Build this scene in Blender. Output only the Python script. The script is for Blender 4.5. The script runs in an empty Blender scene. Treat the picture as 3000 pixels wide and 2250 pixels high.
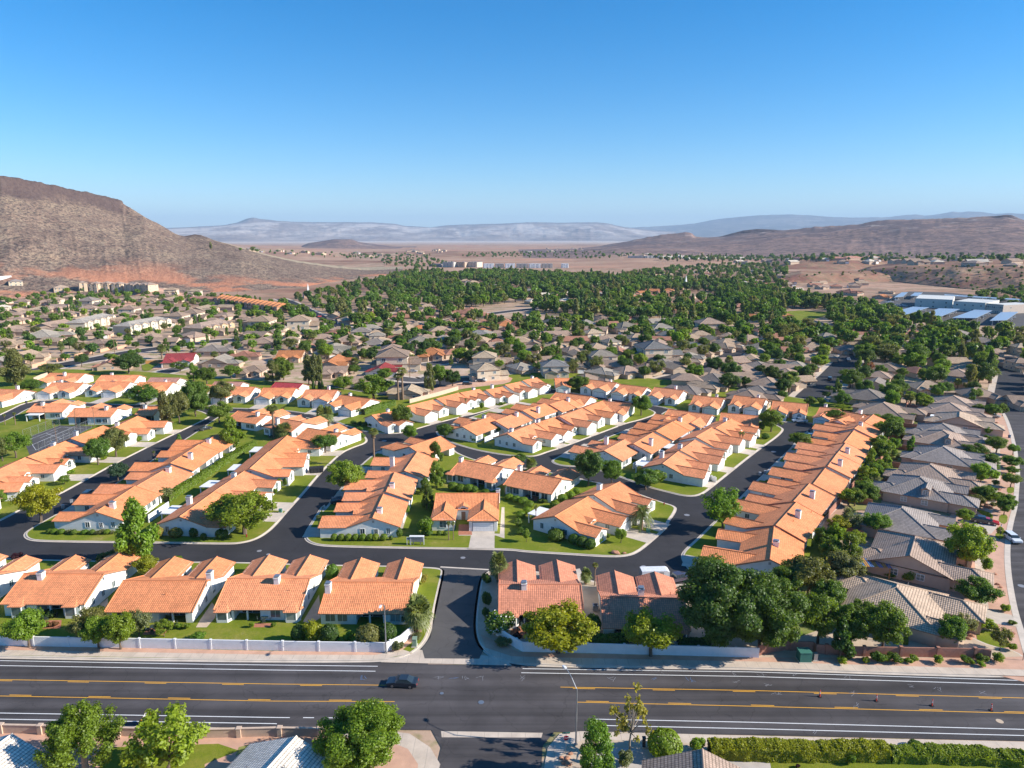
SKY_ALT, SKY_AIR, SKY_DUST, SKY_OZ, SKY_STR, SUN_STR, EXPO = 900, 1.0, .3, 4.0, .092, 4.8, 1.0
HAZE, HAZE_COL = 4.4e-5, (.50, .71, .96, 1)
import bpy, bmesh, math, random
import numpy as np
from mathutils import Vector, Matrix
from mathutils.geometry import tessellate_polygon
SC = bpy.context.scene
COL = SC.collection
R = math.radians
# ------------------------------------------------------------------ camera model (photo 3000 x 2250)
FPX, CX, CY, CAMH, HOR = 2082.0, 1500.0, 1125.0, 68.0, 695.0
PITCH = math.atan((CY - HOR) / FPX)
CP, SP = math.cos(PITCH), math.sin(PITCH)
# survey frames: origin and scale of the enlarged views the positions were read from
FR = {'X': (0, 0, 1.0), 'F': (0, 0, 1.35624), 'a': (0, 1500, .452), 'b': (700, 1500, .452), 'c': (1400, 1500, .452),
 'd': (2200, 1500, .452), 'e': (0, 1050, .33906), 'f': (600, 1050, .33906), 'g': (1200, 1050, .33906),
 'h': (1900, 1050, .27125), 'i': (2400, 1050, .27125), 'j': (0, 500, .36166), 'k': (700, 600, .36166),
 'l': (1400, 600, .36166), 'm': (2200, 600, .36166), 'n': (2550, 700, .20344), 'o': (0, 850, .22604),
 'p': (0, 1250, .15823), 'q': (0, 450, .45208), 'r': (2400, 1450, .27125), 's': (0, 1900, .27125),
 't': (2000, 1900, .45208), 'u': (2600, 1100, .18083)}
def full(fr, x, y):
 ox, oy, s = FR[fr]
 return ox + x * s, oy + y * s
def ray(px, py):
 u, v = (px - CX) / FPX, (CY - py) / FPX
 return u, CP + v * SP, -SP + v * CP
def unp(px, py, z=0.0):
 dx, dy, dz = ray(px, py)
 t = (z - CAMH) / min(dz, -1e-4)
 return dx * t, dy * t
def P(fr, x, y, z=0.0):
 a, b = unp(*full(fr, x, y), z)
 return Vector((a, b))
def pxm(fr, w, pos):            # metres covered by w survey pixels at a ground position
 return w * FR[fr][2] * math.hypot(pos[1] * CP + CAMH * SP, 0) / FPX
def pxh(fr, h, pos, xy=None):   # height in metres of an upright thing h survey pixels tall standing at pos
 g = math.hypot(pos[0], pos[1]); y = CAMH / g if False else None
 a = math.atan2(CAMH, pos[1]) - PITCH
 v0 = -math.tan(a); v1 = v0 + h * FR[fr][2] / FPX
 return max(CAMH + (-SP + v1 * CP) / (CP + v1 * SP) * pos[1], .3)
# ------------------------------------------------------------------ materials
def new_mat(name):
 m = bpy.data.materials.new(name); m.use_nodes = True
 nt = m.node_tree
 for n in list(nt.nodes): nt.nodes.remove(n)
 out = nt.nodes.new('ShaderNodeOutputMaterial')
 b = nt.nodes.new('ShaderNodeBsdfPrincipled')
 nt.links.new(b.outputs[0], out.inputs[0])
 return m, nt, b, out
class G:
 """tiny node-graph helper"""
 def __init__(s, nt): s.nt = nt
 def n(s, t, **k):
  x = s.nt.nodes.new(t)
  for a, v in k.items(): setattr(x, a, v)
  return x
 def put(s, sock, v):
  if hasattr(v, 'is_output'): s.nt.links.new(v, sock)
  elif isinstance(v, tuple) and len(v) == 3 and sock.type == 'RGBA': sock.default_value = (*v, 1)
  else: sock.default_value = v
 def math(s, op, a, b=0.0, c=None, clamp=False):
  x = s.n('ShaderNodeMath', operation=op); x.use_clamp = clamp
  s.put(x.inputs[0], a); s.put(x.inputs[1], b)
  if c is not None: s.put(x.inputs[2], c)
  return x.outputs[0]
 def mix(s, f, a, b, mode='MIX'):
  x = s.n('ShaderNodeMix', data_type='RGBA', blend_type=mode)
  s.put(x.inputs['Factor'], f)
  s.put(x.inputs[6], a); s.put(x.inputs[7], b)
  return x.outputs[2]
 def noise(s, vec, scale, detail=2.0, rough=.5, out=0):
  x = s.n('ShaderNodeTexNoise'); x.inputs['Scale'].default_value = scale
  x.inputs['Detail'].default_value = detail; x.inputs['Roughness'].default_value = rough
  if vec is not None: s.nt.links.new(vec, x.inputs['Vector'])
  return x.outputs[out]
 def ramp(s, f, stops, interp='LINEAR'):
  x = s.n('ShaderNodeValToRGB'); cr = x.color_ramp; cr.interpolation = interp
  while len(cr.elements) < len(stops): cr.elements.new(.5)
  for e, (p, c) in zip(cr.elements, stops):
   e.position = p; e.color = (*c, 1) if len(c) == 3 else c
  s.put(x.inputs[0], f)
  return x.outputs[0]
 def mr(s, v, a, b, c, d):
  x = s.n('ShaderNodeMapRange'); s.put(x.inputs[0], v)
  for i, q in enumerate((a, b, c, d)): x.inputs[i + 1].default_value = q
  return x.outputs[0]
 def pos(s): return s.n('ShaderNodeNewGeometry').outputs['Position']
 def objc(s): return s.n('ShaderNodeTexCoord').outputs['Object']
 def bump(s, h, strength=.5, dist=.05):
  x = s.n('ShaderNodeBump'); x.inputs['Strength'].default_value = strength
  x.inputs['Distance'].default_value = dist; s.put(x.inputs['Height'], h)
  return x.outputs[0]
M = {}
def simple(name, col, rough=.8, metal=0.0, var=.12, scale=1.5, spec=.3, objcolor=False):
 m, nt, b, o = new_mat(name); g = G(nt)
 c = g.n('ShaderNodeObjectInfo').outputs['Color'] if objcolor else col
 f = g.mr(g.noise(g.pos(), scale, 4, .6), .3, .7, 1 - var, 1 + var)
 x = g.n('ShaderNodeMix', data_type='RGBA', blend_type='MULTIPLY'); x.inputs[0].default_value = 1
 g.put(x.inputs[6], c if objcolor else col)
 v = g.n('ShaderNodeCombineColor'); [nt.links.new(f, v.inputs[i]) for i in range(3)]
 nt.links.new(v.outputs[0], x.inputs[7])
 nt.links.new(x.outputs[2], b.inputs['Base Color'])
 b.inputs['Roughness'].default_value = rough; b.inputs['Metallic'].default_value = metal
 b.inputs['Specular IOR Level'].default_value = spec
 M[name] = m
 return m
def tile_mat(name, pu, pv, bump, flat=.0, jt=.78, je=.80):
 """roof of clay or concrete tiles: UV in metres, u along the eave, v up the slope; colour from the object"""
 m, nt, b, o = new_mat(name); g = G(nt)
 uv = g.n('ShaderNodeUVMap').outputs[0]
 s = g.n('ShaderNodeSeparateXYZ'); nt.links.new(uv, s.inputs[0])
 u = g.math('DIVIDE', s.outputs[0], pu); v = g.math('DIVIDE', s.outputs[1], pv)
 row = g.math('FLOOR', v)
 u2 = g.math('ADD', u, g.math('MULTIPLY', row, flat))
 fu = g.math('FRACT', u2); fv = g.math('FRACT', v)
 barrel = g.math('SINE', g.math('MULTIPLY', fu, math.pi))
 h = g.math('ADD', g.math('MULTIPLY', barrel, .6 if flat == 0 else .12), g.math('MULTIPLY', fv, -.55))
 wn = g.n('ShaderNodeTexWhiteNoise'); wn.noise_dimensions = '2D'
 cmb = g.n('ShaderNodeCombineXYZ'); g.put(cmb.inputs[0], g.math('FLOOR', u2)); g.put(cmb.inputs[1], row)
 nt.links.new(cmb.outputs[0], wn.inputs[0])
 oi = g.n('ShaderNodeObjectInfo')
 rnd = g.mr(wn.outputs[0], 0, 1, .86, 1.13)
 big = g.mr(g.noise(g.pos(), .25, 5, .65), .3, .7, .84, 1.12)
 # joint lines: the lapped lower edge of every course is darker
 joint = g.mr(g.math('GREATER_THAN', fv, je), 0, 1, 1.04, jt)
 valley = g.mr(g.math('LESS_THAN', g.math('ABSOLUTE', g.math('SUBTRACT', fu, .5)), .36), 0, 1, .78, 1.05) if flat == 0 else 1.0
 f = g.math('MULTIPLY', g.math('MULTIPLY', rnd, big), g.math('MULTIPLY', joint, valley))
 v3 = g.n('ShaderNodeCombineColor'); [nt.links.new(f, v3.inputs[i]) for i in range(3)]
 c = g.mix(1.0, oi.outputs['Color'], v3.outputs[0], 'MULTIPLY')
 nt.links.new(c, b.inputs['Base Color'])
 b.inputs['Roughness'].default_value = .75; b.inputs['Specular IOR Level'].default_value = .25
 nt.links.new(g.bump(h, 1.0, bump), b.inputs['Normal'])
 M[name] = m
tile_mat('clay_tile', .36, .42, .06)
tile_mat('concrete_tile', .36, .46, .06, jt=.52, je=.70)
tile_mat('flat_tile', .36, .46, .04, flat=.5, jt=.5, je=.70)
simple('stucco', (.80, .78, .74), .9, var=.08, scale=.8)
simple('stucco_tint', (.5, .4, .3), .9, var=.07, scale=.8, objcolor=True)
simple('painted_trim', (.78, .77, .74), .6, var=.04)
simple('garage_white', (.80, .80, .80), .5, var=.03)
simple('garage_tan', (.50, .38, .27), .6, var=.05)
simple('dark_recess', (.035, .032, .03), .9)
simple('fascia', (.30, .17, .11), .7)
simple('block_red', (.36, .17, .12), .9, var=.15, scale=2.5)
simple('block_beige', (.56, .42, .32), .9, var=.08)
simple('block_pink', (.60, .34, .22), .9, var=.10)
simple('wall_white', (.78, .77, .77), .85, var=.07, scale=.6)
simple('metal_grey', (.42, .43, .44), .45, .8, var=.05)
simple('metal_dark', (.05, .05, .055), .5, .3)
simple('metal_white', (.75, .75, .76), .5, .1)
simple('rubber', (.02, .02, .022), .8)
simple('wood_fence', (.50, .25, .08), .8)
simple('wood_pole', (.22, .13, .08), .9)
simple('bark', (.13, .095, .07), .95, var=.3, scale=6)
simple('bark_pale', (.30, .25, .20), .95, var=.25, scale=6)
simple('palm_trunk', (.22, .15, .10), .95, var=.3, scale=8)
simple('rock_red', (.42, .21, .13), .95, var=.25, scale=3)
simple('patio_brick', (.42, .17, .10), .9, var=.2, scale=4)
simple('patio_furniture', (.04, .06, .05), .7)
simple('plain_paint', (.5, .5, .5), .45, var=.04, objcolor=True)
simple('orange_plastic', (.75, .06, .03), .5)
simple('rim', (.45, .45, .47), .3, .9)
simple('green_metal', (.05, .17, .13), .6)
simple('pale_green_metal', (.22, .30, .22), .6)
simple('roof_membrane', (.72, .66, .58), .9)
simple('ribbed_panel', (.58, .58, .55), .7)
simple('panel_metal', (.50, .56, .62), .35, .55, var=.04)
simple('mailbox_metal', (.34, .40, .40), .4, .5)
m, nt, b, o = new_mat('glass_dark'); g = G(nt)
b.inputs['Base Color'].default_value = (.03, .045, .055, 1); b.inputs['Roughness'].default_value = .08
b.inputs['Specular IOR Level'].default_value = .8; M['glass_dark'] = m
m, nt, b, o = new_mat('window_glass'); g = G(nt)
nt.links.new(g.ramp(g.n('ShaderNodeObjectInfo').outputs['Random'], [(0, (.05, .07, .08)), (.6, (.12, .16, .17)), (1, (.30, .33, .32))]), b.inputs['Base Color'])
b.inputs['Roughness'].default_value = .12; b.inputs['Specular IOR Level'].default_value = .7; M['window_glass'] = m
m, nt, b, o = new_mat('solar_glass'); g = G(nt)
sx = g.n('ShaderNodeSeparateXYZ'); nt.links.new(g.n('ShaderNodeUVMap').outputs[0], sx.inputs[0])
ln = g.math('MAXIMUM', g.math('GREATER_THAN', g.math('FRACT', g.math('DIVIDE', sx.outputs[0], 1.0)), .95), g.math('GREATER_THAN', g.math('FRACT', g.math('DIVIDE', sx.outputs[1], 1.65)), .97))
nt.links.new(g.mix(ln, (.012, .022, .05), (.14, .16, .19)), b.inputs['Base Color'])
b.inputs['Roughness'].default_value = .15; M['solar_glass'] = m
m, nt, b, o = new_mat('car_paint'); g = G(nt)
nt.links.new(g.n('ShaderNodeObjectInfo').outputs['Color'], b.inputs['Base Color'])
b.inputs['Roughness'].default_value = .28; b.inputs['Coat Weight'].default_value = .6; b.inputs['Coat Roughness'].default_value = .05
M['car_paint'] = m
for nm, c in (('lamp_red', (.5, .02, .02)), ('lamp_clear', (.75, .76, .78)), ('sign_red', (.30, .012, .03)), ('sign_green', (.0, .16, .11)), ('sign_white', (.8, .8, .8)), ('sign_back', (.5, .5, .52)), ('chalk_blue', (.10, .18, .34)), ('chalk_white', (.26, .26, .28))):
 simple(nm, c, .4, var=.02)
def leaf_mat(name, trans=.54, var=.32, fixed=None):
 m, nt, b, out = new_mat(name); g = G(nt)
 oi = g.n('ShaderNodeObjectInfo')
 hs = g.n('ShaderNodeHueSaturation')
 isl = g.n('ShaderNodeNewGeometry').outputs['Random Per Island']
 nt.links.new(g.mr(oi.outputs['Random'], 0, 1, .485, .515), hs.inputs['Hue'])
 nt.links.new(g.mr(isl, 0, 1, 1 - var, 1 + var), hs.inputs['Value'])
 nt.links.new(oi.outputs['Color'], hs.inputs['Color'])
 if fixed: nt.links.remove(hs.inputs['Color'].links[0]); hs.inputs['Color'].default_value = (*fixed, 1)
 nt.nodes.remove(b)
 d = g.n('ShaderNodeBsdfDiffuse'); t = g.n('ShaderNodeBsdfTranslucent'); mx = g.n('ShaderNodeMixShader')
 nt.links.new(hs.outputs[0], d.inputs[0])
 yl = g.mix(1.0, hs.outputs[0], (1.3, 1.2, .5), 'MULTIPLY'); nt.links.new(yl, t.inputs[0])
 mx.inputs[0].default_value = trans
 nt.links.new(d.outputs[0], mx.inputs[1]); nt.links.new(t.outputs[0], mx.inputs[2])
 gl = g.n('ShaderNodeBsdfGlossy'); gl.inputs['Roughness'].default_value = .5
 m2 = g.n('ShaderNodeMixShader'); m2.inputs[0].default_value = .03
 nt.links.new(mx.outputs[0], m2.inputs[1]); nt.links.new(gl.outputs[0], m2.inputs[2])
 nt.links.new(m2.outputs[0], out.inputs[0])
 M[name] = m
leaf_mat('leaf'); leaf_mat('leaf_flower', .3, .3); simple('petal', (.75, .70, .66), .7)
# ------------------------------------------------------------------ mesh builder
class MB:
 def __init__(s): s.v = []; s.f = []; s.uv = []; s.mi = []; s.mats = []
 def mat(s, name):
  if name not in s.mats: s.mats.append(name)
  return s.mats.index(name)
 def face(s, pts, mat, uv=None):
  k = len(s.v); s.v += [tuple(p) for p in pts]; s.f.append(list(range(k, k + len(pts))))
  if uv is None:
   p = [Vector(q) for q in pts]
   nrm = Vector((0, 0, 0))
   for i in range(len(p)): nrm += p[i].cross(p[(i + 1) % len(p)])
   nrm.normalize() if nrm.length > 1e-9 else None
   if abs(nrm.z) > .999: ux = Vector((1, 0, 0))
   else: ux = Vector((-nrm.y, nrm.x, 0)).normalized()
   vy = nrm.cross(ux)
   uv = [(q.dot(ux), q.dot(vy)) for q in p]
  s.uv += list(uv); s.mi.append(s.mat(mat))
 def box(s, x0, x1, y0, y1, z0, z1, mat, top=None, skip=''):
  a = [(x0, y0, z0), (x1, y0, z0), (x1, y1, z0), (x0, y1, z0), (x0, y0, z1), (x1, y0, z1), (x1, y1, z1), (x0, y1, z1)]
  for nm, idx in (('b', (3, 2, 1, 0)), ('t', (4, 5, 6, 7)), ('s', (0, 1, 5, 4)), ('e', (1, 2, 6, 5)), ('n', (2, 3, 7, 6)), ('w', (3, 0, 4, 7))):
   if nm in skip: continue
   s.face([a[i] for i in idx], top if (nm == 't' and top) else mat)
 def slab(s, poly, th, mat, edge=None):
  """a roof plane with thickness: poly counter-clockwise seen from above"""
  lo = [(p[0], p[1], p[2] - th) for p in poly]
  s.face(poly, mat); s.face(lo[::-1], edge or mat)
  n = len(poly)
  for i in range(n):
   j = (i + 1) % n
   s.face([lo[i], lo[j], poly[j], poly[i]], edge or mat)
 def prism(s, prof, y0, y1, mat, axis='y'):
  """prof: counter-clockwise list of (x,z), extruded along y"""
  a = [(x, y0, z) for x, z in prof]; c = [(x, y1, z) for x, z in prof]
  s.face(a, mat); s.face(c[::-1], mat)
  n = len(prof)
  for i in range(n):
   j = (i + 1) % n
   s.face([a[j], a[i], c[i], c[j]], mat)
 def tube(s, pts, rad, mat, n=6, cap=True):
  pts = [Vector(p) for p in pts]; rings = []
  for i, p in enumerate(pts):
   d = (pts[min(i + 1, len(pts) - 1)] - pts[max(i - 1, 0)]).normalized()
   a = d.cross(Vector((0, 0, 1)) if abs(d.z) < .95 else Vector((1, 0, 0))).normalized(); c = d.cross(a)
   r = rad[i] if hasattr(rad, '__len__') else rad
   rings.append([p + (a * math.cos(2 * math.pi * k / n) + c * math.sin(2 * math.pi * k / n)) * r for k in range(n)])
  for i in range(len(rings) - 1):
   for k in range(n):
    q = (k + 1) % n
    s.face([rings[i][k], rings[i][q], rings[i + 1][q], rings[i + 1][k]], mat, [(0, 0)] * 4)
  if cap:
   s.face(rings[0][::-1], mat); s.face(rings[-1], mat)
 def mesh(s, name, smooth=False):
  me = bpy.data.meshes.new(name); me.from_pydata(s.v, [], s.f)
  for mn in s.mats: me.materials.append(M[mn])
  me.polygons.foreach_set('material_index', s.mi)
  l = me.uv_layers.new(name='UVMap'); l.data.foreach_set('uv', np.array(s.uv, dtype=np.float32).ravel())
  if smooth: me.polygons.foreach_set('use_smooth', [True] * len(s.f))
  me.update()
  return me
 def obj(s, name, parent=None, color=None, smooth=False):
  return link(name, s.mesh(name, smooth), parent, color)
def link(name, me, parent=None, color=None):
 o = bpy.data.objects.new(name, me); COL.objects.link(o)
 if parent is not None: o.parent = parent
 if color: o.color = (*color, 1)
 return o
def thing(name, label, cat, loc=(0, 0, 0), rz=0.0, group=None):
 o = bpy.data.objects.new(name, None); COL.objects.link(o)
 o.location = loc; o.rotation_euler = (0, 0, rz); o.empty_display_size = .2
 tag(o, label, cat, group)
 return o
def tag(o, label, cat, group=None):
 o['label'] = label; o['category'] = cat
 if group: o['group'] = group
 return o
def struct(o): o['kind'] = 'structure'; return o
KIDS = {}
def dup(root, loc, rz, label, group=None, scale=None, color=None):
 """a copy of a thing with copies of its parts and sub-parts"""
 def kids(o):
  if o.name not in KIDS: KIDS[o.name] = list(o.children)
  return KIDS[o.name]
 r = root.copy(); COL.objects.link(r); r.location = loc; r.rotation_euler = (0, 0, rz); r['label'] = label
 if group: r['group'] = group
 if scale: r.scale = scale
 if color and r.type == 'MESH': r.color = (*color, 1)
 for ch in kids(root):
  c = ch.copy(); COL.objects.link(c); c.parent = r
  if color and c.get('tint'): c.color = (*color, 1)
  for g2 in kids(ch):
   d = g2.copy(); COL.objects.link(d); d.parent = c
   if color and d.get('tint'): d.color = (*color, 1)
 return r
ORD = ['first', 'second', 'third', 'fourth', 'fifth', 'sixth', 'seventh', 'eighth', 'ninth', 'tenth', 'eleventh', 'twelfth',
 'thirteenth', 'fourteenth', 'fifteenth', 'sixteenth', 'seventeenth', 'eighteenth', 'nineteenth', 'twentieth']
rng = random.Random(7)
nrng = np.random.default_rng(7)
def chaikin(pts, n=2, closed=True):
 for _ in range(n):
  out = []
  m_ = len(pts)
  for i in range(m_ if closed else m_ - 1):
   a, b_ = Vector(pts[i]), Vector(pts[(i + 1) % m_])
   L = (b_ - a).length; q = min(.25, 4.0 / max(L, .01))
   out += [a + (b_ - a) * q, b_ - (b_ - a) * q]
  if not closed: out = [Vector(pts[0])] + out + [Vector(pts[-1])]
  pts = out
 return pts
def area(p): return sum(p[i][0] * p[(i + 1) % len(p)][1] - p[(i + 1) % len(p)][0] * p[i][1] for i in range(len(p))) / 2
def inset(pts, d):
 """pts counter-clockwise"""
 n = len(pts); out = []
 for i in range(n):
  a, b_, c = Vector(pts[i - 1][:2]), Vector(pts[i][:2]), Vector(pts[(i + 1) % n][:2])
  e1 = (b_ - a).normalized() if (b_ - a).length > 1e-6 else Vector((1, 0)); e2 = (c - b_).normalized() if (c - b_).length > 1e-6 else e1
  n1 = Vector((-e1.y, e1.x)); n2 = Vector((-e2.y, e2.x))
  k = n1 + n2; k = k / max(k.length_squared, .35) * 2 if k.length > 1e-6 else n1
  out.append(b_ + k * d)
 return out
def fill(mb, pts, z, mat):
 p3 = [Vector((p[0], p[1], 0)) for p in pts]
 for t in tessellate_polygon([p3]):
  q = [p3[i] for i in t]
  if (q[1] - q[0]).cross(q[2] - q[0]).z < 0: q = q[::-1]
  mb.face([(a.x, a.y, z) for a in q], mat, [(a.x, a.y) for a in q])
def strip(mb, pts, w, z, mat, z1=None):
 """a flat ribbon of width w along pts (2D)"""
 pts = [Vector(p[:2]) for p in pts]; L, Rr = [], []
 for i, p in enumerate(pts):
  d = (pts[min(i + 1, len(pts) - 1)] - pts[max(i - 1, 0)]).normalized(); nn = Vector((-d.y, d.x))
  L.append(p + nn * w / 2); Rr.append(p - nn * w / 2)
 for i in range(len(pts) - 1):
  mb.face([(Rr[i].x, Rr[i].y, z), (Rr[i + 1].x, Rr[i + 1].y, z), (L[i + 1].x, L[i + 1].y, z), (L[i].x, L[i].y, z)], mat)
def inpoly(x, y, poly):
 c = False; j = len(poly) - 1
 for i in range(len(poly)):
  xi, yi = poly[i][0], poly[i][1]; xj, yj = poly[j][0], poly[j][1]
  if (yi > y) != (yj > y) and x < (xj - xi) * (y - yi) / (yj - yi + 1e-12) + xi: c = not c
  j = i
 return c
# ------------------------------------------------------------------ world, sun, camera
SUN_EL, SUN_AZ = 27.0, 97.0          # degrees; azimuth clockwise from +Y
w = bpy.data.worlds.new('World'); SC.world = w; w.use_nodes = True
nt = w.node_tree
bg = nt.nodes['Background']
sk = nt.nodes.new('ShaderNodeTexSky'); sk.sky_type = 'NISHITA'; sk.sun_disc = False
sk.sun_elevation = R(SUN_EL); sk.sun_rotation = R(SUN_AZ)
sk.altitude = SKY_ALT; sk.air_density = SKY_AIR; sk.dust_density = SKY_DUST; sk.ozone_density = SKY_OZ
hsv = nt.nodes.new('ShaderNodeHueSaturation'); hsv.inputs['Saturation'].default_value = 1.42
nt.links.new(sk.outputs[0], hsv.inputs['Color']); nt.links.new(hsv.outputs[0], bg.inputs[0]); bg.inputs[1].default_value = SKY_STR
sd = bpy.data.lights.new('sun', 'SUN'); sd.energy = SUN_STR; sd.angle = R(.5); sd.color = (1.0, .93, .82)
so = bpy.data.objects.new('sun', sd); COL.objects.link(so)
sv = Vector((math.sin(R(SUN_AZ)) * math.cos(R(SUN_EL)), math.cos(R(SUN_AZ)) * math.cos(R(SUN_EL)), math.sin(R(SUN_EL))))
so.rotation_euler = sv.to_track_quat('Z', 'Y').to_euler()
cd = bpy.data.cameras.new('camera'); cam = bpy.data.objects.new('camera', cd); COL.objects.link(cam)
cd.sensor_width = 36; cd.lens = FPX / 3000 * 36; cd.clip_start = 1; cd.clip_end = 80000
cam.location = (0, 0, CAMH); cam.rotation_euler = (math.pi / 2 - PITCH, 0, 0)
SC.camera = cam
SC.view_settings.view_transform = 'Standard'; SC.view_settings.look = 'None'
SC.view_settings.exposure = EXPO; SC.view_settings.gamma = 1
SC.cycles.use_denoising = True
SC.cycles.max_bounces = 7; SC.cycles.diffuse_bounces = 4; SC.cycles.glossy_bounces = 2; SC.cycles.transmission_bounces = 2
SC.cycles.transparent_max_bounces = 6; SC.cycles.volume_bounces = 0
SC.cycles.caustics_reflective = False; SC.cycles.caustics_refractive = False
# ------------------------------------------------------------------ numpy noise
def vnoise(x, y, seed=0):
 xi = np.floor(x).astype(np.int64); yi = np.floor(y).astype(np.int64); fx = x - xi; fy = y - yi
 fx = fx * fx * (3 - 2 * fx); fy = fy * fy * (3 - 2 * fy)
 def h(a, b_):
  n = (a * 374761393 + b_ * 668265263 + seed * 1442695041) & 0x7fffffff
  n = ((n ^ (n >> 13)) * 1274126177) & 0x7fffffff
  return ((n ^ (n >> 16)) & 0xffff) / 65535.0
 a = h(xi, yi); b_ = h(xi + 1, yi); c = h(xi, yi + 1); d = h(xi + 1, yi + 1)
 return (a * (1 - fx) + b_ * fx) * (1 - fy) + (c * (1 - fx) + d * fx) * fy
def fbm(x, y, oct=4, seed=0, ridged=False):
 s = 0; a = 1; t = 0
 for o in range(oct):
  n = vnoise(x, y, seed + o * 17)
  if ridged: n = 1 - np.abs(2 * n - 1)
  s = s + a * n; t += a; a *= .5; x = x * 2.03; y = y * 2.03
 return s / t
# ------------------------------------------------------------------ hills as height fields between a foot line and a crest
HILLS = []
class Hill:
 def __init__(s, foot, crest, depth, ncol, nrow, prof=1.2, amp=.06, nscale=60.0, back=1.0, seed=1, cliff=0.0, rough=0.0, ridged=True, zfoot=-1.5, plateau=.4, rr=None, gul=70.0, rimw=None, cliffw=None):
  """foot, crest: [(F x, F y)]; depth: [(F x, metres from foot to crest)]; rr: [(F x, foot distance)]"""
  x0 = max(foot[0][0], crest[0][0]); x1 = min(foot[-1][0], crest[-1][0])
  fx = np.linspace(x0, x1, ncol)
  fy = np.interp(fx, *zip(*foot)); cy = np.interp(fx, *zip(*crest))
  if rough: cy = cy - (fbm(fx / 14, fx * 0, 4, seed + 5) - .5) * rough
  u = (fx * 1.35624 - CX) / FPX; v = (CY - cy * 1.35624) / FPX
  dx, dy, dz = u, CP + v * SP, -SP + v * CP
  s.az = np.arctan2(dx, dy)
  vb = (CY - fy * 1.35624) / FPX
  bx, by, bz = u, CP + vb * SP, -SP + vb * CP
  s.rb = CAMH / np.maximum(-bz, 1e-4) * np.hypot(bx, by) if rr is None else np.interp(fx, *zip(*rr))
  s.D = np.interp(fx, *zip(*depth)); s.rc = s.rb + s.D
  s.H = np.maximum(CAMH + s.rc * dz / np.hypot(dx, dy), .3)
  s.cl = np.full(ncol, cliff) * (np.interp(fx, *zip(*cliffw)) if cliffw else 1.0)
  s.rim = np.interp(fx, *zip(*rimw)) if rimw else np.ones(ncol)
  s.prof, s.cliff, s.plateau, s.zf = prof, cliff, plateau, zfoot
  tt = np.concatenate([np.linspace(0, 1, nrow) ** .9, 1 + np.linspace(0, 1, 14)[1:] * back])
  s.tmax = tt[-1]; s.back = back
  T, I = np.meshgrid(tt, np.arange(ncol), indexing='ij')
  rr_ = s.rb[I] + T * s.D[I]
  X = rr_ * np.sin(s.az[I]); Y = rr_ * np.cos(s.az[I])
  env = np.clip(np.sin(np.clip(T, 0, 1) * math.pi), 0, 1)
  N = fbm(X / nscale, Y / nscale, 5, seed, ridged) - .55
  k_ = max(3, ncol // 14); pad = np.pad(s.H, k_, mode='edge'); s.Hs = np.convolve(pad, np.ones(2 * k_ + 1) / (2 * k_ + 1), 'valid')
  q_ = np.clip((T - .62) / .36, 0, 1); q_ = q_ * q_ * (3 - 2 * q_); HH = s.Hs[I] * (1 - q_) + s.H[I] * q_
  gu = fbm(s.az[I] * gul, T * 2.2 + 7, 4, seed + 9, True) - .6
  gz = fbm(X / 260 + 3, Y / 260, 3, seed + 21)
  N = N + gu * .38 * np.clip((gz - .35) * 2.2, 0, 1)
  Z = s.shape(T, s.cl[I]) * HH + N * amp * s.H[I] * env + s.zf * (T < 1e-6)
  if s.cliff: Z += (fbm(X / 9, Y / 9, 3, seed + 3) - .5) * s.H[I] * .035 * np.clip((T - .8) / .1, 0, 1) * (T < 1.0)
  s.rmin, s.rmax, s.az0, s.az1 = float(s.rb.min()), float((s.rb + s.D * s.tmax).max()), float(s.az[0]), float(s.az[-1])
  s.X, s.Y, s.Z, s.T, s.ncol = X, Y, Z, T, ncol
  HILLS.append(s)
 def shape(s, T, c):
  t = np.clip(T, 0, 1)
  if s.cliff:
   q = np.where(t < .86, (t / .86) ** s.prof * (1 - c), 0)
   k = np.clip((t - .86) / .05, 0, 1); k = k * k * (3 - 2 * k)
   sh = np.where(t < .86, q, (1 - c) + c * (k * .86 + .14 * t))
  else:
   sh = t ** s.prof; sh = sh * (1 - .18 * t ** 3) / .82 if s.prof > 1.05 else np.sin(t * math.pi / 2) ** 1.2
  b_ = np.clip((T - 1 - s.plateau * s.back) / max(s.back * (1 - s.plateau), .01), 0, 1)
  return sh * (1 - b_ * b_ * (3 - 2 * b_))
 def height(s, x, y):
  r_ = math.hypot(x, y)
  if r_ < s.rmin or r_ > s.rmax: return 0.0
  az = math.atan2(x, y)
  if az < s.az0 or az > s.az1: return 0.0
  rb = np.interp(az, s.az, s.rb); D = np.interp(az, s.az, s.D)
  t = (math.hypot(x, y) - rb) / D
  if t < 0 or t > s.tmax: return 0.0
  return float(max(s.shape(np.array([t]), np.interp(az, s.az, s.cl))[0] * np.interp(az, s.az, s.H), 0))
 def build(s, name, mat):
  nr, nc = s.X.shape
  vs = np.stack([s.X, s.Y, s.Z], -1).reshape(-1, 3)
  idx = np.arange(nr * nc).reshape(nr, nc)
  f = np.stack([idx[:-1, :-1], idx[:-1, 1:], idx[1:, 1:], idx[1:, :-1]], -1).reshape(-1, 4)
  me = bpy.data.meshes.new(name); me.vertices.add(len(vs)); me.vertices.foreach_set('co', vs.astype(np.float32).ravel())
  me.loops.add(f.size); me.loops.foreach_set('vertex_index', f.astype(np.int32).ravel())
  me.polygons.add(len(f)); me.polygons.foreach_set('loop_start', np.arange(0, f.size, 4, dtype=np.int32))
  me.polygons.foreach_set('loop_total', np.full(len(f), 4, dtype=np.int32))
  me.polygons.foreach_set('use_smooth', np.ones(len(f), dtype=bool))
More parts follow.
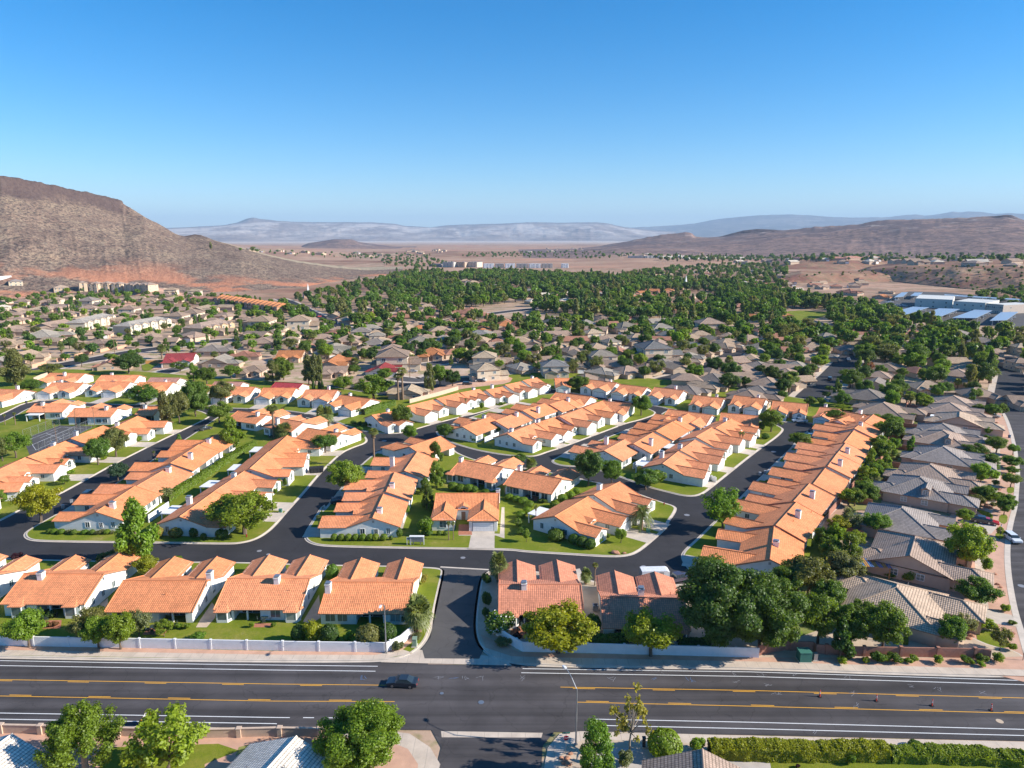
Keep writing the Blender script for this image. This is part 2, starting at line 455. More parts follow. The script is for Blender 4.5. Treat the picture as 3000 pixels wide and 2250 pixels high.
  a = me.attributes.new('rise', 'FLOAT', 'POINT'); a.data.foreach_set('value', s.T.astype(np.float32).ravel())
  a = me.attributes.new('rim', 'FLOAT', 'POINT'); a.data.foreach_set('value', np.broadcast_to(s.rim, s.T.shape).astype(np.float32).ravel())
  me.update(calc_edges=True); me.materials.append(M[mat]); me.validate()
  return struct(link(name, me))
def gh(x, y):
 if math.hypot(x, y) < 600: return 0.0
 return max([h.height(x, y) for h in HILLS] + [0.0])
def PT(fr, x, y, lift=0.0):
 """the point of the land (hills included) seen at a survey position"""
 px, py = full(fr, x, y); dx, dy, dz = ray(px, py)
 gx, gy = unp(px, py, 0)
 d0 = math.hypot(gx, gy)
 if d0 < 650: return Vector((gx, gy, 0))
 k = math.hypot(dx, dy); r = 620.0
 while r < min(d0, 9000):
  x_, y_ = dx / k * r, dy / k * r
  h = gh(x_, y_)
  if h > CAMH + dz / k * r: return Vector((x_, y_, h))
  r *= 1.006
 r = min(d0, 9000)
 return Vector((dx / k * r, dy / k * r, gh(dx / k * r, dy / k * r)))
# ---- land materials
def land_mat(name, stops, nsc, speck, speck_col, extra=None, bumpd=1.0, rough=.95):
 m, nt, b, o = new_mat(name); g = G(nt); p = g.pos()
 c = g.ramp(g.noise(p, nsc, 6, .6), stops)
 for (sc, lo, hi, col, amt) in speck:
  f = g.mr(g.noise(p, sc, 3, .6), lo, hi, 0, amt)
  c = g.mix(f, c, col)
 at = g.n('ShaderNodeAttribute'); at.attribute_name = 'rise'
 if extra: c = extra(g, p, at.outputs['Fac'], c)
 nt.links.new(c, b.inputs['Base Color']); b.inputs['Roughness'].default_value = rough; b.inputs['Specular IOR Level'].default_value = .1
 if bumpd: nt.links.new(g.bump(g.noise(p, speck[0][0] if speck else nsc, 5, .65), 1.0, bumpd), b.inputs['Normal'])
 M[name] = m
def mesa_extra(g, p, t, c):
 n = g.noise(p, .012, 4, .6)
 # basalt rim and boulder streaks below it
 rim = g.mr(g.math('ADD', t, g.math('MULTIPLY', g.math('SUBTRACT', n, .5), .16)), .82, .87, 0, .88)
 top = g.mr(t, .985, 1.01, 0, 1)
 ra = g.n('ShaderNodeAttribute'); ra.attribute_name = 'rim'
 c = g.mix(g.math('MULTIPLY', rim, ra.outputs['Fac']), c, (.085, .058, .056))
 streak = g.mr(g.noise(p, .035, 5, .7), .56, .66, 0, .6)
 c = g.mix(g.math('MULTIPLY', streak, g.mr(t, .35, .8, .15, 1)), c, (.12, .088, .078))
 c = g.mix(top, c, (.36, .29, .20))
 red = g.math('MULTIPLY', g.mr(g.noise(p, .0085, 5, .65), .47, .55, 0, .95), g.mr(t, .06, .34, 1, 0))
 c = g.mix(red, c, (.56, .23, .125))
 return c
land_mat('mesa', [(.3, (.19, .125, .095)), (.5, (.27, .188, .138)), (.72, (.345, .255, .175))], .02,
  [(.20, .50, .57, (.075, .055, .052), .8), (.42, .54, .60, (.055, .048, .042), .8), (.11, .57, .65, (.38, .30, .21), .5)], None, mesa_extra, 2.2)
def ridge_extra(g, p, t, c):
 n = g.noise(p, .004, 5, .65)
 ledge = g.math('MULTIPLY', g.mr(n, .49, .53, 0, .85), g.mr(t, .2, .6, .35, 1))
 c = g.mix(ledge, c, (.12, .085, .085))
 pale = g.math('MULTIPLY', g.mr(g.noise(p, .009, 4, .6), .60, .66, 0, .6), g.mr(t, .4, .8, 0, 1))
 return g.mix(pale, c, (.50, .42, .36))
land_mat('ridge', [(.3, (.21, .135, .115)), (.5, (.29, .185, .15)), (.72, (.36, .24, .185))], .004,
  [(.03, .50, .58, (.12, .085, .075), .75), (.08, .54, .60, (.10, .08, .065), .7)], None, ridge_extra, 3.0)
land_mat('desert', [(.3, (.29, .16, .11)), (.5, (.38, .23, .155)), (.72, (.46, .31, .215))], .006,
  [(.05, .56, .66, (.26, .20, .13), .6), (.0035, .54, .62, (.50, .23, .15), .6)], None, None, 1.0)
land_mat('scarp', [(.3, (.20, .085, .062)), (.5, (.31, .17, .11)), (.72, (.42, .28, .18))], .012,
  [(.10, .52, .62, (.19, .17, .09), .7), (.03, .55, .63, (.30, .13, .09), .6)], None, None, 1.2)
land_mat('redbank', [(.3, (.52, .26, .17)), (.5, (.58, .33, .22)), (.72, (.66, .42, .30))], .02,
  [(.10, .58, .68, (.42, .30, .19), .5)], None, None, .6)
def mt_extra(g, p, t, c):
 m_ = g.n('ShaderNodeMapping'); m_.inputs['Scale'].default_value = (1, .35, 4.0); g.nt.links.new(p, m_.inputs[0])
 f = g.mr(g.noise(m_.outputs[0], .0016, 5, .65), .46, .58, 0, .75)
 c = g.mix(g.math('MULTIPLY', f, g.mr(t, .15, .5, .2, 1)), c, (.55, .48, .43))
 return g.mix(g.mr(t, .84, .93, 0, .8), c, (.13, .11, .115))
land_mat('mountain', [(.3, (.16, .12, .115)), (.5, (.27, .21, .185)), (.72, (.40, .33, .29))], .0009, [(.004, .54, .64, (.20, .15, .15), .6)], None, mt_extra, 40.0)
land_mat('mountain_far', [(.3, (.09, .08, .08)), (.5, (.13, .115, .11)), (.72, (.24, .205, .185))], .0005, [(.003, .54, .66, (.42, .36, .32), .5)], None, None, 30.0)
# ---- the ground: one sheet out to the horizon
m, nt, b, o = new_mat('soil'); g = G(nt); p = g.pos()
near = g.ramp(g.noise(p, .05, 5, .6), [(.3, (.40, .26, .18)), (.5, (.50, .35, .25)), (.7, (.58, .44, .33))])
near = g.mix(g.mr(g.noise(p, .8, 4, .7), .55, .7, 0, .5), near, (.28, .19, .13))
near = g.mix(g.mr(g.noise(p, .09, 4, .7), .50, .60, 0, .7), near, (.17, .19, .05))
far = g.ramp(g.noise(p, .0022, 6, .62), [(.36, (.22, .10, .065)), (.47, (.36, .215, .145)), (.55, (.45, .30, .21)), (.66, (.27, .14, .095))])
far = g.mix(g.mr(g.noise(p, .03, 5, .7), .50, .58, 0, .65), far, (.17, .14, .085))
far = g.mix(g.mr(g.noise(p, .0011, 3, .6), .56, .63, 0, .5), far, (.52, .24, .15))
ln = g.n('ShaderNodeVectorMath', operation='LENGTH'); nt.links.new(p, ln.inputs[0])
c = g.mix(g.mr(ln.outputs['Value'], 420, 900, 0, 1), near, far)
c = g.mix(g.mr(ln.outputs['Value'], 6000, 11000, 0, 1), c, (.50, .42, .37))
nt.links.new(c, b.inputs['Base Color']); b.inputs['Roughness'].default_value = .95; b.inputs['Specular IOR Level'].default_value = .1
nt.links.new(g.bump(g.noise(p, 1.5, 4, .7), .6, .08), b.inputs['Normal'])
M['soil'] = m
rad = np.concatenate([[0.01], np.geomspace(20, 42000, 90)])
az = np.radians(np.concatenate([np.arange(-60, 60, 1.5), np.arange(60, 300, 6)]))
mb = MB(); mb.mat('soil')
X = rad[:, None] * np.sin(az)[None]; Y = rad[:, None] * np.cos(az)[None]
n = len(az)
mb.v = [(a, b_, -.06) for a, b_ in zip(X.ravel(), Y.ravel())]
mb.f = [[i * n + k, i * n + (k + 1) % n, (i + 1) * n + (k + 1) % n, (i + 1) * n + k][::-1] for i in range(len(rad) - 1) for k in range(n)]
mb.uv = [(0, 0)] * (4 * len(mb.f)); mb.mi = [0] * len(mb.f)
struct(mb.obj('ground'))
# ---- hills and mountains (foot and crest lines in survey frame F)
# far ones first (only used for looks), then the nearer ones
Hill([(330, 530), (1460, 526)], [(330, 494), (370, 492), (420, 490), (480, 487), (512, 481), (535, 472), (547, 470), (562, 473), (600, 477), (640, 479), (700, 480), (800, 480), (850, 483), (878, 488), (930, 491), (960, 487), (1000, 485), (1080, 483), (1150, 480), (1200, 481), (1290, 480), (1315, 483), (1350, 491), (1400, 496), (1460, 500)],
 [(330, 5200), (1460, 5200)], 420, 60, prof=1.5, amp=.26, nscale=1100, back=1.2, seed=11, rough=.9, rr=[(330, 11500), (900, 13500), (1460, 12500)]).build('mountains', 'mountain')
Hill([(1240, 528), (2560, 522)], [(1240, 500), (1330, 493), (1400, 490), (1450, 487), (1500, 483), (1540, 475), (1600, 468), (1640, 465), (1700, 463), (1750, 465), (1800, 469), (1850, 470), (1920, 469), (1950, 465), (1980, 463), (2000, 466), (2030, 462), (2060, 457), (2075, 459), (2090, 457), (2120, 458), (2150, 462), (2180, 460), (2212, 462), (2560, 466)],
 [(1240, 7000), (2560, 7000)], 420, 40, prof=1.35, amp=.15, nscale=1700, back=1.2, seed=23, rough=1.2, rr=[(1240, 17500), (2560, 18500)]).build('mountains', 'mountain_far')
RIDGE = Hill([(1120, 556), (1300, 552), (1500, 556), (1800, 556), (2212, 556), (2700, 556)],
   [(1120, 551), (1220, 545), (1300, 532), (1340, 525), (1400, 512), (1430, 507), (1460, 504), (1480, 501), (1494, 503), (1502, 510), (1530, 513), (1560, 511), (1600, 500), (1640, 497), (1700, 497), (1760, 490), (1850, 485), (1900, 476), (2000, 473), (2100, 470), (2150, 466), (2180, 464), (2196, 470), (2215, 476), (2700, 492)],
   [(1120, 900), (1400, 1500), (2212, 1700), (2700, 1700)], 460, 80, prof=1.15, amp=.17, nscale=330, back=.8, seed=31, rough=2.6, gul=60, rr=[(1120, 2700), (1400, 2800), (1700, 2500), (2212, 2300), (2700, 2300)])
RIDGE.build('hill', 'ridge')
land_mat('shaded_rock', [(.3, (.075, .055, .058)), (.5, (.11, .08, .08)), (.72, (.19, .14, .125))], .012, [(.05, .5, .6, (.05, .04, .045), .7)], None, None, 2.0)  # dark rock with the shadow of the ridge cliffs put into its colour
Hill([(1522, 522), (1725, 520)], [(1522, 517), (1560, 510), (1585, 503), (1605, 498), (1640, 494.5), (1672, 496), (1690, 499), (1725, 517)], [(1522, 260), (1725, 260)], 130, 30, prof=1.0, amp=.16, nscale=70, back=1.0, seed=83, rough=1.0, rr=[(1522, 3750), (1725, 3650)]).build('hill', 'shaded_rock')
Hill([(2090, 500), (2230, 500)], [(2090, 477), (2130, 470), (2160, 466), (2185, 464), (2197, 469), (2230, 486)], [(2090, 200), (2230, 200)], 130, 30, prof=1.0, amp=.2, nscale=70, back=1.0, seed=87, rough=1.5, rr=[(2090, 3700), (2230, 3600)]).build('hill', 'shaded_rock')
Hill([(640, 545), (900, 545)], [(640, 538), (665, 526), (720, 517), (760, 517), (775, 523), (900, 541)], [(640, 700), (900, 700)], 90, 24, prof=1.1, amp=.1, nscale=200, back=.9, seed=37, rr=[(640, 4300), (900, 4300)]).build('hill', 'ridge')
Hill([(430, 548), (1500, 560)], [(430, 522), (520, 530), (620, 533), (760, 534), (860, 541), (920, 550), (980, 548), (1040, 546), (1100, 548), (1160, 545), (1240, 546), (1300, 538), (1400, 540), (1500, 549)], [(430, 1300), (1500, 1300)], 240, 40, prof=1.15, amp=.12, nscale=420, back=.7, seed=39, rr=[(430, 3600), (1500, 3300)]).build('hill', 'desert')
Hill([(860, 560), (1130, 558)], [(860, 556), (930, 549), (990, 546), (1060, 549), (1130, 556)], [(860, 500), (1130, 500)], 120, 24, prof=1.05, amp=.2, nscale=80, back=1.5, seed=71, rr=[(860, 2500), (1130, 2400)]).build('hill', 'scarp')
Hill([(1130, 552), (1600, 556)], [(1130, 549), (1240, 541), (1330, 536), (1420, 534), (1500, 540), (1600, 553)], [(1130, 600), (1600, 600)], 140, 24, prof=1.05, amp=.2, nscale=110, back=1.2, seed=73, rr=[(1130, 2350), (1600, 2250)]).build('hill', 'ridge')
Hill([(470, 548), (760, 552)], [(470, 541), (560, 537), (640, 540), (700, 545), (760, 551)], [(470, 600), (760, 600)], 120, 24, prof=1.05, amp=.2, nscale=110, back=1.2, seed=77, rr=[(470, 2300), (760, 2200)]).build('hill', 'desert')
Hill([(830, 580), (1000, 581), (1400, 580), (1650, 576)], [(830, 571), (930, 568), (1040, 566), (1200, 566), (1280, 562), (1340, 556), (1420, 556), (1520, 560), (1600, 566), (1650, 570)], [(830, 450), (1650, 450)], 220, 36, prof=1.1, amp=.16, nscale=90, back=2.0, seed=41, rr=[(830, 1650), (1650, 1650)]).build('hill', 'desert')
MESA = Hill([(-500, 600), (-60, 612), (0, 612), (50, 606), (110, 604), (160, 612), (220, 622), (330, 640), (420, 646), (520, 641), (590, 628), (650, 612), (720, 605), (800, 597), (850, 590), (870, 585)],
   [(-500, 382), (-60, 386), (0, 385), (50, 391), (90, 399), (143, 411), (200, 421), (247, 431), (264, 436.5), (267, 444), (287, 455), (317, 473), (353, 491), (368, 502), (385, 511), (400, 514), (408, 511), (420, 507), (432, 508), (445, 512), (470, 522), (510, 533), (550, 545), (600, 558), (650, 568), (700, 575), (750, 581), (800, 584), (850, 586), (870, 584)],
   [(-500, 520), (0, 500), (260, 620), (420, 620), (560, 450), (700, 320), (870, 200)], 560, 190, prof=1.12, amp=.085, nscale=120, back=.7, seed=3, cliff=.17, rough=1.8, gul=110, cliffw=[(-500, 1), (200, 1), (258, .9), (310, .1), (400, 0), (870, 0)], rimw=[(-500, 1), (255, 1), (272, .25), (290, 0), (388, 0), (400, .8), (440, .7), (465, 0), (870, 0)], rr=[(-500, 1000), (0, 1000), (262, 990), (420, 980), (520, 975), (650, 1040), (750, 1200), (870, 1400)])
MESA.build('hill', 'mesa')
Hill([(1660, 612), (1690, 612), (1800, 611), (1930, 608), (2010, 606)], [(1660, 610), (1700, 598), (1730, 591), (1800, 590), (1900, 592), (1960, 598), (2010, 606)], [(1660, 60), (2010, 60)], 120, 24, prof=1.1, amp=.18, nscale=20, back=3.0, plateau=.7, seed=51).build('hill', 'scarp')
Hill([(1840, 596), (1960, 612), (2080, 624), (2212, 634), (2600, 640)], [(1840, 594), (1880, 582), (1960, 574), (2040, 576), (2100, 574), (2212, 575), (2600, 575)], [(1840, 60), (1960, 150), (2212, 190), (2600, 190)], 200, 40, prof=1.05, amp=.22, nscale=45, back=2.5, plateau=.75, seed=53).build('hill', 'scarp')
Hill([(1640, 580), (1720, 582), (1840, 583), (1960, 580)], [(1640, 578), (1700, 566), (1800, 562), (1900, 563), (1960, 570)], [(1640, 130), (1960, 130)], 120, 24, prof=1.1, amp=.18, nscale=40, back=2.5, plateau=.7, seed=57).build('hill', 'scarp')
Hill([(-300, 650), (0, 644), (60, 640), (110, 634), (160, 630), (230, 634), (330, 641), (400, 645)], [(-300, 600), (0, 602), (60, 597), (110, 593), (160, 598), (230, 609), (330, 624), (400, 638)], [(-300, 130), (0, 130), (230, 90), (400, 30)], 180, 30, prof=1.0, amp=.12, nscale=35, back=1.6, plateau=.6, seed=61).build('hill', 'redbank')
# ---- haze: the air between the camera and the far mountains
if HAZE:
 mb = MB(); M['haze'] = hm = bpy.data.materials.new('haze'); hm.use_nodes = True
 for n_ in list(hm.node_tree.nodes): hm.node_tree.nodes.remove(n_)
 ho = hm.node_tree.nodes.new('ShaderNodeOutputMaterial'); pv = hm.node_tree.nodes.new('ShaderNodeVolumePrincipled')
 pv.inputs['Color'].default_value = HAZE_COL; pv.inputs['Density'].default_value = HAZE; pv.inputs['Anisotropy'].default_value = 0.0
 hm.node_tree.links.new(pv.outputs[0], ho.inputs['Volume'])
 mb.box(-45000, 45000, -45000, 45000, -3, 1300, 'haze')
 o = mb.obj('haze'); o['kind'] = 'stuff'
# ------------------------------------------------------------------ streets and lawns
def asphalt(name, base, var, streak):
 m, nt, b, o = new_mat(name); g = G(nt); p = g.pos()
 f = g.mr(g.noise(p, .12, 5, .6), .3, .7, 1 - var, 1 + var)
 mp = g.n('ShaderNodeMapping'); mp.inputs['Rotation'].default_value = (0, 0, R(2.4)); mp.inputs['Scale'].default_value = (.02, 1.0, 1); nt.links.new(p, mp.inputs[0])
 f2 = g.mr(g.noise(mp.outputs[0], .55, 3, .5), .35, .65, 1 - streak, 1 + streak)
 f3 = g.mr(g.noise(p, 12, 3, .8), .3, .7, .88, 1.12)
 vor = g.n('ShaderNodeTexVoronoi', feature='DISTANCE_TO_EDGE'); vor.inputs['Scale'].default_value = .16; 
 wob = g.n('ShaderNodeVectorMath', operation='ADD'); nz = g.n('ShaderNodeTexNoise'); nz.inputs['Scale'].default_value = .5; nt.links.new(p, nz.inputs[0])
 sc_ = g.n('ShaderNodeVectorMath', operation='SCALE'); sc_.inputs['Scale'].default_value = 2.0; nt.links.new(nz.outputs['Color'], sc_.inputs[0])
 nt.links.new(p, wob.inputs[0]); nt.links.new(sc_.outputs[0], wob.inputs[1]); nt.links.new(wob.outputs[0], vor.inputs['Vector'])
 crack = g.mr(vor.outputs['Distance'], 0, .012, .72 if var > .1 else .9, 1)
 ff = g.math('MULTIPLY', g.math('MULTIPLY', f, f2), g.math('MULTIPLY', f3, crack))
 v3 = g.n('ShaderNodeCombineColor'); [nt.links.new(ff, v3.inputs[i]) for i in range(3)]
 nt.links.new(g.mix(1.0, base, v3.outputs[0], 'MULTIPLY'), b.inputs['Base Color'])
 b.inputs['Roughness'].default_value = .85; b.inputs['Specular IOR Level'].default_value = .3
 M[name] = m
asphalt('asphalt_road', (.068, .061, .062), .26, .30)
asphalt('asphalt_new', (.036, .034, .037), .18, .06)
asphalt('asphalt_old', (.088, .082, .08), .14, .05)
def paving(name, base, joint):
 m, nt, b, o = new_mat(name); g = G(nt); p = g.pos()
 f = g.mr(g.noise(p, .5, 5, .6), .3, .7, .86, 1.12)
 v3 = g.n('ShaderNodeCombineColor'); [nt.links.new(f, v3.inputs[i]) for i in range(3)]
 c = g.mix(1.0, base, v3.outputs[0], 'MULTIPLY')
 if joint:
  s = g.n('ShaderNodeSeparateXYZ'); nt.links.new(p, s.inputs[0])
  q = g.math('GREATER_THAN', g.math('FRACT', g.math('DIVIDE', s.outputs[0], joint)), .965)
  c = g.mix(g.math('MULTIPLY', q, .45), c, (.2, .17, .14))
 nt.links.new(c, b.inputs['Base Color']); b.inputs['Roughness'].default_value = .9
 M[name] = m
paving('concrete', (.56, .46, .37), 1.9); paving('kerb_concrete', (.58, .50, .42), 0); paving('drive_concrete', (.54, .46, .38), 0)
paving('gravel_pink', (.56, .33, .23), 0); paving('gravel_beige', (.52, .40, .29), 0); paving('gravel_grey', (.47, .42, .38), 0)
m, nt, b, o = new_mat('grass'); g = G(nt); p = g.pos()
c = g.ramp(g.noise(p, .13, 6, .68), [(.32, (.135, .180, .014)), (.5, (.185, .215, .020)), (.62, (.25, .24, .04)), (.72, (.34, .28, .10))])
c = g.mix(g.mr(g.noise(p, 3.0, 4, .7), .4, .7, 0, .35), c, (.08, .13, .015))
nt.links.new(c, b.inputs['Base Color']); b.inputs['Roughness'].default_value = .95; b.inputs['Specular IOR Level'].default_value = .1
nt.links.new(g.bump(g.noise(p, 6, 4, .7), 1, .06), b.inputs['Normal'])
M['grass'] = m
m, nt, b, o = new_mat('grass_dry'); g = G(nt); p = g.pos()
c = g.ramp(g.noise(p, .2, 5, .65), [(.32, (.15, .19, .03)), (.5, (.24, .24, .06)), (.66, (.34, .29, .10)), (.8, (.42, .33, .15))])
nt.links.new(c, b.inputs['Base Color']); b.inputs['Roughness'].default_value = .95; M['grass_dry'] = m
ZK = .13
def poly(pts): return [P(*q) if isinstance(q[0], str) else Vector(q) for q in pts]
def flat(name, pts, z, mat, smooth=0):
 pp = poly(pts)
 if area(pp) < 0: pp = pp[::-1]
 if smooth: pp = chaikin(pp, smooth)
 mb = MB(); fill(mb, pp, z, mat); return struct(mb.obj(name))
ISL = []
def island(pts, top='grass', smooth=2, name='lawn', kw=.42):
 pp = poly(pts)
 if area(pp) < 0: pp = pp[::-1]
 pp = chaikin(pp, smooth)
 ISL.append(pp)
 inn = inset(pp, kw); gut = inset(pp, -.45)
 mb = MB(); n = len(pp)
 for i in range(n):
  j = (i + 1) % n
  a, b_, c, d, e, f = pp[i], pp[j], inn[j], inn[i], gut[i], gut[j]
  mb.face([(a.x, a.y, ZK), (b_.x, b_.y, ZK), (c.x, c.y, ZK), (d.x, d.y, ZK)], 'kerb_concrete')
  mb.face([(a.x, a.y, .012), (b_.x, b_.y, .012), (b_.x, b_.y, ZK), (a.x, a.y, ZK)], 'kerb_concrete')
  mb.face([(e.x, e.y, .012), (f.x, f.y, .012), (b_.x, b_.y, .012), (a.x, a.y, .012)], 'kerb_concrete')
 struct(mb.obj('kerb'))
 mb = MB(); fill(mb, inset(pp, kw - .1), ZK + .006, top); return struct(mb.obj(name))
def xs(fr, pts): return [(fr, *p_) for p_ in pts]
# community streets: one sheet of dark asphalt under the kerbed blocks
flat('street', xs('X', [(-900, 1935), (1250, 1950), (1290, 1900), (1450, 1900), (1500, 1955), (2300, 1975), (2420, 1500), (2640, 1215), (2560, 1165), (2200, 1120), (1700, 1085), (1000, 1128), (500, 1150), (0, 1150), (-900, 1180)]), 0.0, 'asphalt_new')
# the main road
up = [(-900, 1911), (0, 1925), (800, 1938), (1500, 1950), (2200, 1961), (3000, 1987), (3900, 2016)]
lo = [(-900, 2104), (0, 2119), (800, 2133), (1400, 2141), (2200, 2153), (3000, 2171), (3900, 2191)]
flat('road', xs('X', up + lo[::-1]), .004, 'asphalt_road')
flat('road', xs('X', [(1262, 2135), (1625, 2143), (1590, 2185), (1575, 2420), (1240, 2420), (1292, 2190)]), .002, 'asphalt_road')
flat('pavement', xs('X', [(1292, 2142), (1590, 2147), (1586, 2161), (1294, 2160)]), .008, 'concrete')
flat('pavement', xs('X', [(1115, 1940), (1500, 1950), (1470, 1925), (1190, 1900)]), .008, 'concrete')
flat('street', xs('X', [(1236, 1900), (1262, 1868), (1290, 1660), (1430, 1668), (1404, 1850), (1420, 1895), (1404, 1930), (1244, 1929)]), .012, 'asphalt_old')
# garden green between the long row and the avenue row
GREENS = [('i', [(300, 1640), (430, 1330), (640, 1000), (760, 760), (1000, 620), (1090, 650), (950, 900), (880, 1150), (700, 1500), (620, 1640)]), ('d', [(330, 420), (520, 300), (760, 180), (800, 420), (640, 520), (600, 700), (420, 780), (100, 880), (60, 700)])]
# painted lines
def seg(pts, wd, mat, z=.010, nm='road_marking'):
 mb = MB(); strip(mb, poly(xs('X', pts)), wd, z, mat); return struct(mb.obj(nm))
simple('paint_white', (.72, .72, .72), .7, var=.08, scale=3); simple('paint_yellow', (.74, .37, .035), .7, var=.08, scale=3)
for pts in ([(-300, 1931), (0, 1935.5), (600, 1946), (1107, 1952)], [(-300, 1945), (0, 1950), (800, 1963), (1100, 1966.5)], [(1531, 1959), (2200, 1968.5), (3000, 1994), (3400, 2007)], [(1527, 1971), (2200, 1982), (3000, 2006), (3400, 2019)],
   [(-300, 2084), (0, 2089), (800, 2102), (849, 2102.5)], [(-300, 2102), (0, 2107), (800, 2120), (811, 2120.5)], [(1743, 2107), (2200, 2116), (3000, 2137), (3400, 2148)], [(1747, 2125), (2200, 2135), (3000, 2155), (3400, 2165)],
   [(888, 2102.5), (920, 2102.8)], [(960, 2103), (994, 2103.4)]):
 seg(pts, .15, 'paint_white')
for pts, side in (([(-300, 1987), (0, 1991), (800, 2004), (1134, 2007.5)], -1), ([(1642, 2013), (2200, 2023), (3000, 2045), (3400, 2056)], -1),
    ([(-300, 2034), (0, 2039), (800, 2054), (1156, 2055.5)], 1), ([(1689, 2057), (2200, 2069), (3000, 2090), (3400, 2101)], 1)):
 seg(pts, .14, 'paint_yellow')
 pp = poly(xs('X', pts)); mb = MB(); s0 = rng.uniform(1, 7)
 L = sum((pp[i + 1] - pp[i]).length for i in range(len(pp) - 1)); s_ = s0
 while s_ + 3.6 < L:
  d = 0; q = []
  for i in range(len(pp) - 1):
   l = (pp[i + 1] - pp[i]).length
   for e in (s_, s_ + 3.4):
    if d <= e < d + l:
     dr = (pp[i + 1] - pp[i]) / l
     q.append(pp[i] + dr * (e - d) + Vector((-dr.y, dr.x)) * .28 * side)
   d += l
  if len(q) == 2: strip(mb, q, .14, .010, 'paint_yellow')
  s_ += 12.2
 struct(mb.obj('road_marking'))
seg([(1290, 1661), (1432, 1669)], .5, 'kerb_concrete', .016, 'gutter')
# utility-locator chalk marks on the asphalt
for k, (x, y, q) in enumerate([(1283, 1984, 0), (1331, 1984, 1), (1362, 1986, 0), (1410, 1985, 0), (1060, 1987, 1), (1532, 1988, 0), (1790, 1988, 0), (1925, 1990, 1), (2022, 1992, 1), (2160, 2000, 0), (2248, 2005, 0), (2275, 2032, 1), (2498, 2032, 0), (2505, 2069, 1), (2664, 2009, 1), (2748, 2020, 0), (2888, 2032, 0), (2395, 2148, 1), (2230, 1976, 0), (2325, 1978, 0), (1945, 1968, 0), (2028, 1966, 0), (2140, 1971, 0), (2486, 1985, 1)]):
 mb = MB(); c = P('X', x, y); mt = 'chalk_blue' if k in (1, 4, 7, 8) else 'chalk_white'
 for j in range(rng.randint(2, 4)):
  a = rng.uniform(0, 3.14); l = rng.uniform(.3, .8); o2 = Vector((rng.uniform(-.5, .5), rng.uniform(-.35, .35))); d = Vector((math.cos(a), math.sin(a))) * l
  strip(mb, [c + o2 - d * .8, c + o2 + d * .2, c + o2 + d * .7 + Vector((.1, .1))], .055, .011, mt)
 struct(mb.obj('road_marking'))
# blocks between the streets
island(xs('a', [(-900, 275), (0, 305), (500, 320), (900, 326), (1560, 330)]) + xs('b', [(440, 346), (880, 352), (1200, 361), (1318, 371), (1318, 400), (1290, 520), (1262, 650), (1225, 800), (1170, 880), (1090, 935), (960, 962), (700, 966)]) + xs('a', [(1770, 966), (900, 956), (0, 940), (-900, 922)]), name='lawn')
island(xs('c', [(75, 378), (330, 385), (640, 420), (800, 470), (1000, 500), (1260, 478), (1370, 470), (1600, 480), (2100, 560)]) + xs('d', [(640, 560), (1250, 700), (1500, 860), (1740, 905), (1810, 1000), (1770, 1068), (900, 1045), (0, 1013)]) + xs('c', [(1000, 1004), (500, 996), (280, 985), (120, 950), (20, 880), (-10, 800), (-15, 700), (10, 500), (30, 420)]), 'gravel_beige', name='yard')
island(xs('b', [(560, -60), (470, 80), (432, 140), (440, 185), (500, 212), (600, 222), (1000, 231), (1770, 243)]) + xs('c', [(300, 256), (600, 273), (850, 289), (960, 285), (1030, 262), (1120, 190), (1225, 95)]) + xs('g', [(2212, 1435)]) + xs('h', [(300, 1630), (260, 1592), (180, 1570)]) + xs('g', [(2060, 1205), (1860, 1130), (1640, 1080), (1400, 1030), (1200, 985), (1000, 950), (760, 915), (560, 880), (430, 830), (380, 800)]) +
 xs('f', [(2060, 700), (1950, 705), (1790, 715), (1640, 760), (1510, 800), (1400, 880), (1290, 990), (1150, 1170), (1010, 1350)]), name='lawn')
island(xs('e', [(1950, 470), (1830, 545), (1700, 640), (1540, 740), (1400, 830), (1200, 960), (1000, 1085), (850, 1180), (640, 1270), (400, 1400), (260, 1480), (215, 1520), (240, 1560), (330, 1578), (700, 1585), (1400, 1592), (2000, 1603)]) + xs('f', [(330, 1592), (420, 1570), (500, 1530), (590, 1460), (720, 1305), (850, 1165), (960, 1030), (1060, 925), (1180, 815), (1280, 770), (1400, 730), (1390, 680), (1300, 630), (1150, 585), (1000, 545), (850, 505), (700, 485), (500, 478), (330, 470), (200, 472)]), name='lawn')
island(xs('e', [(-500, 1560), (-60, 1430), (100, 1350), (190, 1300), (490, 1186), (640, 1105), (780, 1028), (1000, 905), (1200, 805), (1400, 705), (1600, 610), (1800, 515), (1810, 490), (1700, 445), (1500, 440), (1250, 432), (1000, 428), (820, 425), (640, 400), (480, 388), (350, 396), (230, 440), (130, 500), (0, 560), (-500, 700)]), name='lawn')
island(xs('e', [(-600, 560), (-100, 530), (40, 470), (130, 425), (190, 395), (300, 372), (450, 358), (600, 362), (700, 380), (850, 392), (1000, 398), (1230, 404), (1500, 408), (1760, 415)]) + xs('f', [(120, 430), (270, 430), (500, 440), (690, 450), (850, 470), (1000, 498), (1120, 540), (1250, 590), (1400, 635), (1560, 650), (1700, 648), (1860, 600), (2000, 560), (2212, 505)]) + xs('g', [(560, 480), (750, 425), (900, 375), (1050, 320), (1130, 290), (1150, 270), (1200, 258), (1350, 290), (1600, 330), (1900, 375), (2212, 425)]) + xs('h', [(160, 535), (400, 570), (700, 600), (1000, 640), (1450, 690), (1700, 690), (1980, 735), (2300, 640), (2300, 500), (1750, 455), (1300, 370), (900, 300), (420, 250)]) + xs('g', [(1800, 150), (1250, 120), (900, 130), (300, 300)]) + xs('f', [(1600, 330), (900, 215), (100, 170)]) + xs('e', [(1200, 110), (400, 90), (-600, 200)]), name='lawn')
